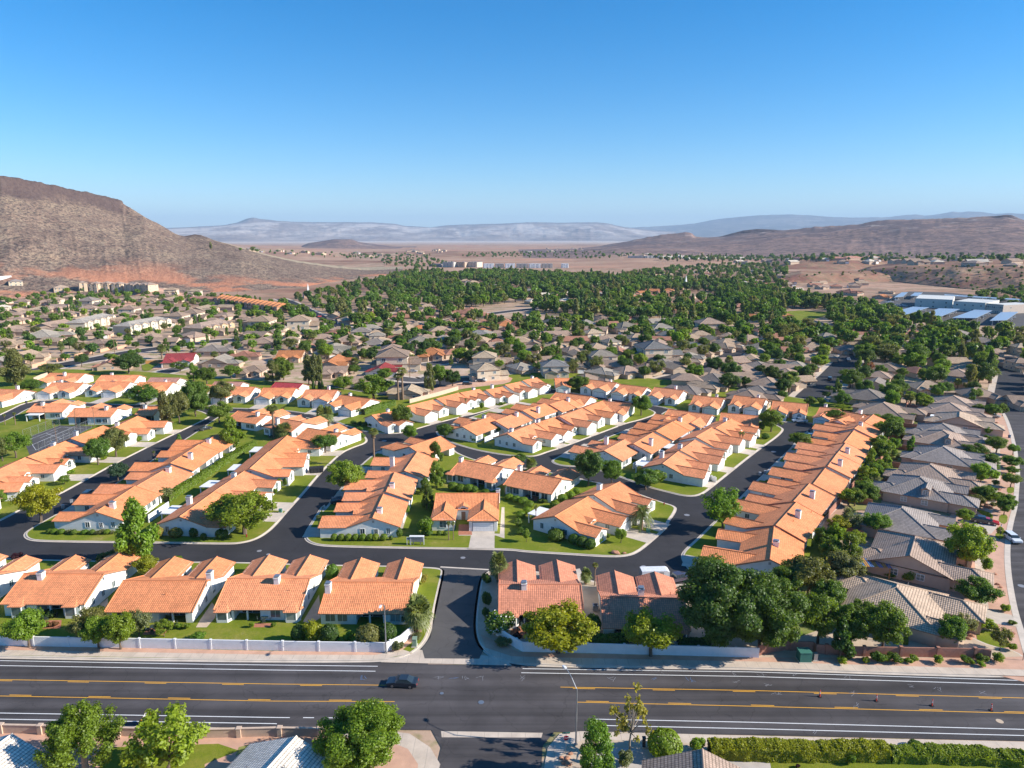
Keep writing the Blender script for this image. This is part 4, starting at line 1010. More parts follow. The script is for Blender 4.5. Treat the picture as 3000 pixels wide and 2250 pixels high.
# far side of the curved street
row('e', [((-120, 262), (215, 272), dict(label='white house with orange roof at the left edge, facing the curved street')), ((450, 206), (742, 208)), ((825, 200), (1130, 201)), ((1192, 212), (1500, 213)), ((1640, 228), (1850, 232))], -1, 'far side of the curved street', 'the left edge', hd=6.2, group=GO, short='curved-street')
row('f', [((150, 243), (440, 247)), ((490, 254), (790, 256)), ((860, 276), (1150, 282)), ((1175, 314), (1445, 350))], -1, 'below the tall pines', 'the west', hd=6.0, group=GO, short='pine-foot')
row('e', [((430, 126), (740, 130), dict(label='tan house with bright orange roof behind the curved street', chim=(.0, -.35))), ((870, 142), (1215, 140), dict(label='orange-roofed house with two white chimneys above the curved street')), ((1290, 172), (1560, 176), dict(label='house with a dusty pink tile roof above the curved street', colr=(.50, .25, .19))), ((1850, 200), (2110, 205), dict(label='low house with a dusty pink roof behind the curved street', colr=(.50, .25, .19)))], -1, '', '', hd=6.2, group=None, short='the houses above the curved street', drive=False, lod=2)
row('f', [((610, 205), (850, 218), dict(label='house with a crimson hipped roof below the tall pines', colr=(.42, .055, .06)))], -1, '', '', hd=6.0, short='the crimson roof', drive=False, lod=2)
# block in the middle
row('f', [((1450, 1382), (1545, 1172)), ((1548, 1166), (1628, 988)), ((1700, 975), (1822, 802), dict(chim=(.2, -.95)))], 1, 'middle block, beside the wide dark street', 'the south corner', hd=6.2, group=GO, short='middle-block', cover=False, wl=(6.6, 5.2))
row('f', [((1765, 765), (2040, 672), dict(label='orange-roofed white house at the top corner of the middle block', hipw='G'))], 1, '', '', hd=6.4, group=GO, short='the top corner house')
row('g', [((222, 1166), (778, 1166), dict(label='white house with a tiled courtyard, small dormer and central garage drive, facing us', wings='WG', hipw='GW', dormer=True, chim=(1.0, .1), lod=0, patio=False, wl=(7.0, 6.6)))], -1, '', '', hd=5.8, group=GO, short='the courtyard house')
row('g', [((440, 872), (815, 940), dict(label='orange-roofed house with bay windows behind the courtyard house', bays=(6.5, -6.5), chim=(.97, .1))), ((902, 966), (1322, 1042), dict(label='orange-roofed house with an open porch of white columns, middle block', patio=-1.0, chim=(.95, -.3)))], 1, '', '', hd=6.4, group=GO, short='the porch houses', lod=0)
row('g', [((1250, 1366), (1545, 1194), dict(label='orange-roofed corner house with a green awning beside the wide street bend', chim=False, cover=True)), ((1588, 1180), (1820, 1066), dict(label='orange-roofed house behind the date palm in the middle block', chim=(-.1, .3), wings='GW'))], -1, '', '', hd=6.6, group=GO, short='the awning corner house', lod=0)
# upper street
row('f', [((1440, 492), (1650, 452), dict(label='white house with orange roof in tree shade at the upper street corner'))], -1, '', '', hd=6.0, group=GO, short='the upper corner house', lod=2)
row('g', [((-40, 418), (205, 358)), ((215, 355), (420, 300)), ((430, 298), (610, 265)), ((640, 268), (800, 238)), ((815, 236), (960, 205)), ((985, 195), (1120, 168))], -1, 'upper street, below the bare slope', 'the near end', hd=5.6, group=GO, short='upper-street', lod=2, wl=(5.2, 3.6))
row('g', [((455, 592), (700, 503), dict(chim=(-.75, -.2))), ((745, 540), (962, 460)), ((985, 462), (1188, 396)), ((1208, 402), (1395, 341))], 1, 'inner row of the upper block', 'the near end', hd=6.0, group=GO, short='upper-block', wl=(5.6, 4.2))
row('g', [((845, 655), (1080, 563)), ((1088, 562), (1268, 500)), ((1285, 511), (1492, 434)), ((1506, 432), (1690, 360))], -1, 'street row of the upper block', 'the near corner', hd=6.0, group=GO, short='middle-street', wl=(5.6, 4.2))
row('g', [((1262, 292), (1570, 331), dict(label='broad orange-roofed house closing the far end of the upper block')), ((1660, 366), (1920, 392), dict(label='orange-roofed house in tree shade at the far corner of the upper block'))], -1, '', '', hd=6.2, group=GO, short='the far end of the upper block', lod=2)
# block with the solar roof
row('g', [((1680, 800), (1866, 698), dict(chim=(-.55, -.8)))] , 1, 'in the block with solar panels', 'the near end', hd=6.2, group=GO, short='the solar-roofed house')
row('h', [((-165, 925), (52, 800), dict(label='orange-roofed house between its neighbours just below the solar-panelled roof')), ((75, 798), (268, 690), dict(label='white house with a large dark solar array on its orange roof', solar=-1, chim=False, wings='GW')), ((258, 690), (432, 592), dict(label='orange-roofed house just above the solar-panelled roof'))], 1, '', '', hd=6.2, group=GO, short='the solar-roofed house', wl=(5.6, 4.2))
row('h', [((150, 1140), (324, 1004)), ((318, 986), (492, 866)), ((520, 862), (700, 756)), ((702, 754), (886, 646))], -1, 'facing the long east street', 'the white gate', hd=6.2, group=GO, short='east-street', wl=(6.0, 4.6), cover=True)
row('h', [((212, 546), (692, 612), dict(label='long orange-roofed house across the far end of the solar block')), ((778, 586), (1205, 622), dict(label='orange-roofed house with tree shadow on its roof beside the cul-de-sac'))], -1, '', '', hd=6.0, group=GO, short='the far end of the solar block')
# top row
row('g', [((1250, 172), (1385, 172), dict(label='small orange-roofed house with a pale garage at the top of the upper street')), ((1545, 186), (1798, 216)), ((1810, 223), (2058, 252))], -1, 'top edge of the orange-roofed quarter', 'the small garage', hd=5.8, group=GO, short='top-edge', lod=2, wl=(5.0, 3.8))
row('h', [((62, 310), (382, 346)), ((490, 386), (832, 420)), ((915, 405), (1280, 446)), ((1332, 455), (1738, 492))], -1, 'top edge of the quarter', 'the shade tree', hd=6.0, group=GO, short='right top-edge', lod=1, wl=(5.6, 4.4))
row('h', [((1850, 520), (2060, 548), dict(label='partly hidden orange-roofed house at the cul-de-sac beyond the white truck')), ((2110, 570), (2330, 610), dict(label='white house with low orange roof between trees beyond the cul-de-sac'))], -1, '', '', hd=5.6, group=GO, short='the cul-de-sac houses', lod=2)
# east row
def X_(l): return [((a[0], a[1]), (b_[0], b_[1])) for a, b_ in l]
er = [(2243, 1690), (2256, 1640), (2268, 1543), (2332, 1472), (2381, 1417), (2418, 1369), (2448, 1329), (2475, 1296), (2505, 1259), (2532, 1238), (2560, 1214)]
row('X', X_([((2196, 1772), (2250, 1645))][:0]) + [((er[i][0], er[i][1]), (er[i + 1][0], er[i + 1][1])) for i in range(1, len(er) - 1)], 1, 'east side of the long street', 'the big dark trees', hd=6.4, group=GO, short='east-row', wl=(7.4, 5.6), chim=(.1, .12))
# ---------------- hipped houses with concrete tiles
def hip_roof(mb, wl_, x0, x1, y0, y1, ze, s, axis, h0, h1, mat, wmat, ov=.5, caps=True):
 """roof over a rectangle; axis = ridge direction; h0/h1: hip (True) or gable (False) at the low / high end"""
 X0, X1, Y0, Y1 = x0 - ov, x1 + ov, y0 - ov, y1 + ov
 if axis == 'y':
  f = lambda a, c: (a, c)
  W_, A0, A1, B0, B1 = (X1 - X0) / 2, Y0, Y1, X0, X1
 else:
  f = lambda a, c: (c, a)
  W_, A0, A1, B0, B1 = (Y1 - Y0) / 2, X0, X1, Y0, Y1
 bm = (B0 + B1) / 2; zr = ze + W_ * s; L = A1 - A0
 r0, r1 = A0 + (W_ if h0 else 0), A1 - (W_ if h1 else 0)
 if r0 > r1: r0 = r1 = (A0 + A1) / 2
 q = lambda b_, a_, z: (*f(b_, a_), z)
 def add(pts):
  n = (Vector(pts[1]) - Vector(pts[0])).cross(Vector(pts[2]) - Vector(pts[0]))
  mb.slab(pts if n.z > 0 else pts[::-1], .15, mat, 'fascia')
 add([q(B0, A0, ze), q(B0, A1, ze), q(bm, r1, zr), q(bm, r0, zr)])
 add([q(B1, A0, ze), q(B1, A1, ze), q(bm, r1, zr), q(bm, r0, zr)])
 for h, A, r in ((h0, A0, r0), (h1, A1, r1)):
  if h: add([q(B0, A, ze), q(B1, A, ze), q(bm, r, zr)])
  else:
   Aw = A + (ov if A == A0 else -ov); wb0, wb1 = B0 + ov, B1 - ov; zz = ze + ov * s - .04
   p_ = [q(wb0, Aw, zz), q(wb1, Aw, zz), q(bm, Aw, zr - .12)]
   wl_.face(p_, wmat)
  if caps and h:
   for B in (B0, B1): mb.tube([q(B, A, ze + .03), q(bm, r, zr + .03)], .11, mat, 5, False)
 if caps: mb.tube([q(bm, r0, zr + .03), q(bm, r1, zr + .03)], .11, mat, 5)
 return zr
RC = {'tan': (.53, .39, .28), 'brown': (.42, .305, .235), 'slate': (.33, .28, .25), 'grey': (.42, .37, .315), 'mauve': (.46, .33, .26), 'blue': (.28, .275, .275), 'clay': (.50, .24, .165), 'orange': (.60, .24, .10), 'red': (.42, .07, .075), 'cream': (.55, .43, .31), 'bg': (.32, .285, .235), 'pale': (.80, .71, .60)}
RN = {'tan': 'tan', 'brown': 'brown', 'slate': 'slate grey', 'grey': 'pale grey', 'mauve': 'dusky brown', 'blue': 'blue-grey', 'clay': 'terracotta', 'orange': 'orange', 'red': 'crimson', 'cream': 'cream', 'bg': 'grey-green', 'pale': 'white'}
def hip_house(name, label, loc, rz, rc, wc=(.50, .36, .27), mat='concrete_tile', A=6.8, B=7.2, gw=6.4, gl=6.0, sl=3.2, rl=3.0, storeys=1, dorm=False, mirror=False, hipfar=True, group=None, lod=0, gmat='garage_tan', s=.40, short='', cat='house', nearhip=True, reg=True, z=.05):
 """single-storey house: a hipped body, a garage wing towards +x, a porch wing and a rear wing"""
 t = thing(name, label, cat, (loc[0], loc[1], z if len(loc) < 3 else loc[2] + z), rz, group)
 if reg: HOUSES.append((loc[0], loc[1], 11, short))
 wall, roof = MB(), MB(); my = -1 if mirror else 1
 H = 2.75 + (2.7 if storeys == 2 else 0); wm = 'stucco_tint'
 def block(x0, x1, y0, y1, h, axis, h0, h1, s_=s):
  if my < 0:
   y0, y1 = -y1, -y0
   if axis == 'y': h0, h1 = h1, h0
  walls(wall, [(x0, y0), (x1, y0), (x1, y1), (x0, y1)], 0, h - .06, wm)
  return hip_roof(roof, wall, x0, x1, y0, y1, h - .05, s_, axis, h0, h1, mat, wm)
 block(-A, A, -B, B, H, 'y', nearhip if my > 0 else hipfar, hipfar if my > 0 else nearhip)
 block(A - 5, A + gl, -B + .4, -B + .4 + gw, 2.70, 'x', True, gl > 5)
 if sl: block(A - 4, A + sl, B - 5.6, B - .4, 2.66, 'x', True, False)
 if rl: block(-A - rl, -A + 4, -B + 1.2, -B + 7.0, 2.62, 'x', True, True)
 w_ = wall.obj('wall', t, wc); w_['tint'] = 0
 r_ = roof.obj('roof', t, RC[rc] if isinstance(rc, str) else rc); r_['tint'] = 1
 garage_door(t, A + gl + .01, my * (-B + .4 + gw / 2), math.pi / 2, 4.6, gmat)
 if lod < 3:
  for x_, y_, a in ((-2.5, -B - .01, 0), (2.2, -B - .01, 0), (-3, B + .01, math.pi), (2.5, B + .01, math.pi), (-A - .01, 3.0, -math.pi / 2), (A + sl + .01 if sl else A + .01, B - 3.0, math.pi / 2)):
   yy = y_ * my if abs(a) == math.pi / 2 else y_
   window(t, x_, yy, .95, a, 1.3, 1.2, 2, 2 if lod == 0 else 1, False, lod == 0)
  if storeys == 2:
   for x_, y_, a in ((-3, -B - .01, 0), (3, -B - .01, 0), (-3, B + .01, math.pi), (3, B + .01, math.pi), (A + .01, -3, math.pi / 2), (A + .01, 3, math.pi / 2), (-A - .01, -3, -math.pi / 2), (-A - .01, 3, -math.pi / 2)):
    window(t, x_, y_, 3.6, a, 1.3, 1.2, 2, 1, False, False)
 if lod == 0:
  for x_, y_ in ((-2.5, -2), (1.5, 3), (3.4, -3.2), (-3.5, 2.4)):
   vp = MB(); z_ = H + (A + .5 - abs(x_)) * s - .15
   if abs(y_) < B - 3: vp.tube([(x_, y_, z_), (x_, y_, z_ + .55)], .07, 'metal_grey', 6)
   else: vp.box(x_ - .2, x_ + .2, y_ - .2, y_ + .2, z_ - .3, z_ + .12, 'metal_grey')
   vp.obj('roof_vent', t)
 if dorm:
  dm = MB(); x0, x1 = 1.2, 3.0; yf = -B + .8; zb = H + 2.0
  yq = -B + 5.5
  dm.box(x0, x1, yf, yq, H + .1, zb, wm); dm2 = MB()
  hip_roof(dm2, dm, x0, x1, yf, yq, zb, .55, 'y', False, False, mat, wm, .3)
  q = dm.obj('dormer', t, wc); dm2.obj('roof', q, RC[rc] if isinstance(rc, str) else rc)
  wq = window(t, (x0 + x1) / 2, yf - .01, H + .65, 0, 1.0, 1.1, 2, 3, False, True)
 return t
# the grey and tan row along the east avenue (counted from the main road)
GYAW = R(-34)
col_dir = Vector((math.sin(R(34)), math.cos(R(34))))
GR = 'hip-roofed houses beside the east avenue'
grow = [('r', 1000, 1110, 'tan', dict(gl=6.0, B=8.0, mirror=True, label='tan tile-roofed corner house behind the red block wall')),
  ('r', 985, 650, 'brown', dict(gl=6.5, B=9.0, nearhip=False, label='brown gabled house next to the wooden pergola')),
  ('r', 885, 170, 'slate', dict(mat='flat_tile', label='slate-roofed house with cream garage door, beside the brown gabled house')),
  ('i', 1085, 1310, 'slate', dict(dorm=True, label='slate-roofed house with a small gabled dormer facing the big round tree')),
  ('i', 1195, 1172, 'brown', dict(label='house with striped pinkish brown tiles between two slate roofs')),
  ('i', 1335, 975, 'slate', dict(mat='flat_tile', label='wide slate-roofed house just below the brown roof with a dormer')),
  ('i', 1335, 800, 'brown', dict(mat='flat_tile', dorm=True, label='brown-roofed house with a gabled dormer window in its slope')),
  ('i', 1330, 725, 'slate', dict(label='slate roof squeezed between the brown dormer house and the tan gabled house')),
  ('i', 1505, 640, 'tan', dict(nearhip=False, label='pale tan gabled house next to the white patio cover')),
  ('i', 1415, 498, 'brown', dict(mat='flat_tile', label='brown house with wide garage facing the avenue bend')),
  ('i', 1450, 420, 'brown', dict(mat='flat_tile', label='topmost brown hip-roofed house of the avenue row'))]
GPOS = []
for k, (fr, x, y, rc, kw) in enumerate(grow):
 a = P(fr, x, y, 5.4); kw = dict(kw); nh = kw.get('nearhip', True)
 c = a + col_dir * (1.2 if nh else 8.0)
 if k == 0: c += Vector((-1.5, 2.5))
 kw.setdefault('B', 7.9); kw.setdefault('A', 7.3)
 GPOS.append(c)
 lab = kw.pop('label')
 hip_house('tiled_house', lab, (c.x, c.y), GYAW + R((k % 3 - 1) * 1.5), rc, group=GR, short=['the tan corner house', 'the brown gabled house', 'the slate house with cream garage', 'the slate dormer house', 'the striped brown house', 'the wide slate house', 'the brown dormer house', 'the squeezed slate house', 'the pale tan gabled house', 'the brown bend house', 'the topmost avenue house'][k], wc=(.52, .37, .28), **kw)
# houses south of the main road, cut by the frame
a = P('b', 326, 1442, 4.9); hip_house('tiled_house', 'white tile-roofed house left of the big bright green tree, south of the road', (a.x - 1, a.y - 8.6), R(-18), 'pale', wc=(.55, .45, .38), mat='concrete_tile', short='the white-roofed house', gl=3, rl=0, sl=0, hipfar=False)
a = P('a', 108, 1432, 4.9); hip_house('tiled_house', 'white tile-roofed house below the beige wall at the lower left corner', (a.x - 1.5, a.y - 8.6), R(-14), 'pale', wc=(.55, .45, .38), short='the lower left house', gl=3, rl=0, sl=0, hipfar=False)
a = P('c', 1330, 1530, 4.9); hip_house('tiled_house', 'brown striped roof at the bottom edge beside the clipped hedge', (a.x + .5, a.y - 8.6), R(-12), 'brown', short='the striped brown roof', hipfar=False, gl=4, rl=2)
# ------------------------------------------------------------------ plants
def quads_mesh(name, c, nrm, size, mat, asp=1.0, up=None, seed=0):
 """leaf cards: centres c (n,3), normals, half sizes"""
 r = np.random.default_rng(seed); n = len(c)
 nrm = nrm / np.maximum(np.linalg.norm(nrm, axis=1, keepdims=True), 1e-6)
 a = np.cross(nrm, r.normal(size=(n, 3)) if up is None else up); a /= np.maximum(np.linalg.norm(a, axis=1, keepdims=True), 1e-6)
 b_ = np.cross(nrm, a); s = size[:, None]
 v = np.stack([c - a * s - b_ * s * asp, c + a * s - b_ * s * asp * .6, c + a * s * .8 + b_ * s * asp, c - a * s * .7 + b_ * s * asp * .8], 1).reshape(-1, 3)
 me = bpy.data.meshes.new(name); me.vertices.add(4 * n); me.vertices.foreach_set('co', v.astype(np.float32).ravel())
 me.loops.add(4 * n); me.loops.foreach_set('vertex_index', np.arange(4 * n, dtype=np.int32))
 me.polygons.add(n); me.polygons.foreach_set('loop_start', np.arange(0, 4 * n, 4, dtype=np.int32)); me.polygons.foreach_set('loop_total', np.full(n, 4, dtype=np.int32))
 me.update(calc_edges=True); me.materials.append(M[mat]); me.validate()
 return me
def lobes(kind, r):
 """lobe centres and radii of a crown one unit high and one unit wide"""
 L = []
 if kind in ('round', 'broad', 'big'):
  z0, rz, k, q = {'round': (.60, .39, 60, .115), 'broad': (.56, .42, 74, .10), 'big': (.50, .49, 120, .082)}[kind]
  for _ in range(k):
   d = r.normal(size=3); d /= np.linalg.norm(d); d[2] = d[2] * .9 + .08
   f = r.uniform(.55, .86) if r.random() < .8 else r.uniform(.1, .5)
   L.append(((d[0] * .5 * f * r.uniform(.85, 1.15), d[1] * .5 * f * r.uniform(.85, 1.15), z0 + d[2] * rz * f), r.uniform(.7, 1.25) * q))
 elif kind == 'upright':
  for _ in range(40):
   z = r.uniform(.12, .95); a = r.uniform(0, 6.28); w_ = .40 * math.sin(min(1, (1.02 - z) * 1.35 + .1) * 1.5) * (1 if z > .2 else z / .2)
   f = r.uniform(.4, 1); L.append(((math.cos(a) * w_ * f, math.sin(a) * w_ * f, z), r.uniform(.07, .13)))
 elif kind == 'cone':
  for _ in range(46):
   z = r.uniform(.04, .97); a = r.uniform(0, 6.28); w_ = .42 * (1 - z) ** .8
   f = r.uniform(.5, 1); L.append(((math.cos(a) * w_ * f, math.sin(a) * w_ * f, z), .05 + .09 * (1 - z)))
 elif kind == 'pine':
  for _ in range(54):
   z = .2 + .78 * r.random() ** .85; a = r.uniform(0, 6.28); w_ = .44 * min(1, (1.04 - z) * 1.6) * (.7 + .3 * math.sin(z * 17))
   f = r.uniform(.45, 1); L.append(((math.cos(a) * w_ * f, math.sin(a) * w_ * f, z), r.uniform(.07, .12)))
 elif kind == 'wispy':
  for _ in range(40):
   d = r.normal(size=3); d /= np.linalg.norm(d); f = r.uniform(.5, 1)
   L.append(((d[0] * .46 * f, d[1] * .46 * f, .58 + d[2] * .34 * f), r.uniform(.07, .13)))
 elif kind == 'sprays':
  for _ in range(40):
   a = r.uniform(0, 6.28); w_ = r.uniform(.05, .42); z1 = .95 - w_ * .75 + r.uniform(-.12, .06)
   for j in range(3): L.append(((math.cos(a) * w_ * (.7 + .15 * j), math.sin(a) * w_ * (.7 + .15 * j), z1 - .09 * (2 - j) - .05), .095 - .02 * j))
 elif kind == 'sparse':
  for _ in range(26):
   a = r.uniform(0, 6.28); z = r.uniform(.38, .98); w_ = .42 * math.sin((1.05 - z) * 2.6 + .35) * r.uniform(.4, 1)
   L.append(((math.cos(a) * w_, math.sin(a) * w_, z), r.uniform(.05, .09)))
 return L
TREE = {}
def make_tree(kind, seed, leaves, leaf, trunk='bark', th=.035, mat='leaf'):
 r = np.random.default_rng(seed); L = lobes(kind, r)
 C_, N_, S_ = [], [], []
 per = max(6, leaves // len(L))
 for (c, rad_) in L:
  n = int(per * r.uniform(.7, 1.3) * (rad_ / np.mean([q[1] for q in L])) ** 1.5) + 4
  d = r.normal(size=(n, 3)); d /= np.linalg.norm(d, axis=1, keepdims=True); d[:, 2] = d[:, 2] * .85 + .12
  f = r.uniform(.35, 1.25, n) if kind not in ('wispy', 'sparse') else r.uniform(.1, 1.3, n)
  C_.append(np.array(c) + d * rad_ * f[:, None]); out = C_[-1] - np.array([0, 0, .45])
  N_.append(d * .6 + out * .7 + np.array([.12, 0, .22]) + r.normal(size=(n, 3)) * .55); S_.append(leaf * r.uniform(.6, 1.3, n))
 C_, N_, S_ = np.concatenate(C_), np.concatenate(N_), np.concatenate(S_)
 if kind in ('upright', 'cone', 'sprays'): N_[:, 2] += .2
 crown = quads_mesh('crown', C_, N_, S_, mat, 1.0 if kind not in ('pine', 'wispy', 'sparse') else 1.5, seed=seed)
 tb = MB(); n0 = {'round': .34, 'broad': .28, 'big': .12, 'sparse': .35, 'wispy': .22}.get(kind, .9)
 tb.tube([(0, 0, -.02), (r.normal() * .01, r.normal() * .01, n0 * .5), (r.normal() * .02, r.normal() * .02, n0)], [th * 1.25, th * .95, th * (.75 if n0 < .5 else .15)], trunk, 7)
 k = {'sparse': 22, 'wispy': 12, 'big': 12}.get(kind, 9)
 for (c, rad_) in (L[:k] if n0 < .5 else L[:6]):
  s0 = n0 * .95 if n0 < .5 else max(.1, c[2] - .1)
  m_ = (c[0] * .45, c[1] * .45, s0 + (c[2] - s0) * .55)
  tb.tube([(0, 0, s0), m_, c], [th * .55, th * .34, th * .12], trunk, 5, False)
 return tb.mesh('trunk'), crown
def clipped(seed, n, leaf, flat=.0):
 r = np.random.default_rng(seed)
 d = r.normal(size=(n, 3)); d /= np.linalg.norm(d, axis=1, keepdims=True)
 f = 1 + .10 * np.sin(d[:, 0] * 5 + seed) * np.cos(d[:, 1] * 6 + d[:, 2] * 4) + r.normal(size=n) * .035
 c = d * f[:, None] * np.array([.5, .5, .48]) + np.array([0, 0, .46]); c[:, 2] = np.maximum(c[:, 2], .02)
 return quads_mesh('foliage', c, d + r.normal(size=(n, 3)) * .35, leaf * r.uniform(.6, 1.3, n), 'leaf', seed=seed)
def shrub_core():
 bm = bmesh.new(); bmesh.ops.create_icosphere(bm, subdivisions=2, radius=.42); bmesh.ops.translate(bm, verts=bm.verts, vec=(0, 0, .42))
 me = bpy.data.meshes.new('core'); bm.to_mesh(me); bm.free(); me.materials.append(M['leaf']); return me
def fan_palm(seed, nf, rad_, th, trunk_r, skirt, pin=False):
 """unit-free: built in metres with trunk height th"""
 r = random.Random(seed); f = MB(); t = MB()
 t.tube([(0, 0, -.1), (.05, 0, th * .5), (0, .04, th)], [trunk_r * 1.35, trunk_r, trunk_r * .95], 'palm_trunk', 8)
 top = Vector((0, .04, th))
 for i in range(nf):
  a = i * 2.39996 + r.uniform(-.2, .2); el = R(75 - 105 * (i / nf) ** .9 + r.uniform(-8, 8)); l = rad_ * r.uniform(.85, 1.1)
  h = Vector((math.cos(a), math.sin(a), 0)); side = Vector((-math.sin(a), math.cos(a), 0))
  d = h * math.cos(el) + Vector((0, 0, math.sin(el)))
  if pin:
   pts = []
   for k in range(7):
    u = k / 6; pts.append(top + h * l * math.cos(el) * u + Vector((0, 0, math.sin(el) * l * u - .55 * l * u * u)))
   for k in range(6):
    p, q = pts[k], pts[k + 1]
    for sx in (-1, 1):
     for m_ in (0, .5):
      b0 = p.lerp(q, m_); e = b0 + side * sx * l * .24 * (1 - .5 * k / 6) + (q - p) * .9 + Vector((0, 0, -.06 * l))
      f.face([b0, b0 + (q - p) * .45, e + (q - p) * .15, e], 'leaf', [(0, 0)] * 4)
   continue
  b0 = top + d * l * .42
  nrm = d.cross(side).normalized()
  f.face([top + side * .03, top - side * .03, b0 - side * .03, b0 + side * .03], 'leaf', [(0, 0)] * 4)
  for k in range(9):
   w_ = R(-74 + 148 * k / 8)
   dd = (d * math.cos(w_) + side * math.sin(w_)).normalized()
   e = b0 + dd * l * .62 * (1 - .12 * abs(k - 4) / 4) + Vector((0, 0, -.16 * l)); s_ = dd.cross(nrm).normalized() * l * .055
   m_ = b0 + dd * l * .34
   f.face([b0, m_ + s_, e, m_ - s_], 'leaf', [(0, 0)] * 4)
 sk = None
 if skirt:
  sk = MB()
  for i in range(int(nf * 1.2)):
   a = i * 2.39996; h = Vector((math.cos(a), math.sin(a), 0)); side = Vector((-math.sin(a), math.cos(a), 0)); z = th - r.uniform(.1, .5)
   b0 = Vector((0, 0, z)); e = b0 + h * rad_ * .36 + Vector((0, 0, -skirt * r.uniform(.6, 1)))
   sk.face([b0 + side * .06, b0 - side * .06, e - side * .22, e + side * .22], 'leaf', [(0, 0)] * 4)
 return t.mesh('trunk'), f.mesh('crown'), sk.mesh('dead_fronds') if sk else None
SPECS = {'round': ('shade_tree', [('round', 1, 15000, .0155, 'bark', .030), ('round', 2, 15000, .016, 'bark', .028), ('round', 3, 14000, .0165, 'bark', .03)]),
  'broad': ('shade_tree', [('broad', 11, 17000, .0145, 'bark', .032), ('broad', 12, 17000, .0148, 'bark', .03), ('broad', 13, 16000, .0148, 'bark', .03)]),
  'big': ('shade_tree', [('big', 21, 60000, .0088, 'bark', .03), ('big', 22, 60000, .0088, 'bark', .03)]),
  'upright': ('poplar_tree', [('upright', 31, 13000, .0145, 'bark', .03), ('upright', 32, 13000, .0145, 'bark', .03)]),
  'cone': ('conifer_tree', [('cone', 41, 4600, .026, 'bark', .03)]),
  'pine': ('pine_tree', [('pine', 51, 12000, .0145, 'bark', .028), ('pine', 52, 12000, .0145, 'bark', .028)]),
  'wispy': ('desert_tree', [('wispy', 61, 6500, .014, 'bark', .025), ('wispy', 62, 6500, .015, 'bark', .025)]),
  'sprays': ('juniper_tree', [('sprays', 71, 40000, .0088, 'bark_pale', .03)]),
  'sparse': ('bare_tree', [('sparse', 81, 1100, .016, 'bark_pale', .022)])}
GREEN = {'lime': (.235, .345, .020), 'yellow': (.34, .37, .014), 'bright': (.175, .285, .020), 'mid': (.138, .225, .022), 'dark': (.088, .160, .022), 'olive': (.20, .215, .055), 'blue': (.075, .15, .07), 'pale': (.22, .25, .095), 'gold': (.38, .32, .06), 'rust': (.29, .14, .05), 'plum': (.095, .025, .036), 'palm': (.21, .25, .075)}
GWORD = {'lime': 'yellow-green', 'yellow': 'golden green', 'bright': 'bright green', 'mid': 'green', 'dark': 'dark green', 'olive': 'olive-green', 'blue': 'blue-green', 'pale': 'grey-green', 'gold': 'golden', 'rust': 'rust-brown', 'plum': 'dark plum', 'palm': 'green'}
KWORD = {'round': 'rounded tree', 'broad': 'spreading tree', 'big': 'massive tree', 'upright': 'upright tree', 'cone': 'conical tree', 'pine': 'pine tree', 'wispy': 'feathery tree', 'sprays': 'juniper with flame-like sprays', 'sparse': 'half-bare tree',
  'palm': 'fan palm', 'tallpalm': 'tall slim palm', 'clump': 'low bushy fan palm', 'date': 'date palm', 'shrub': 'shrub', 'box': 'clipped round shrub', 'oleander': 'white-flowering shrub', 'cypress': 'slim dark cypress'}
PROTO = {}
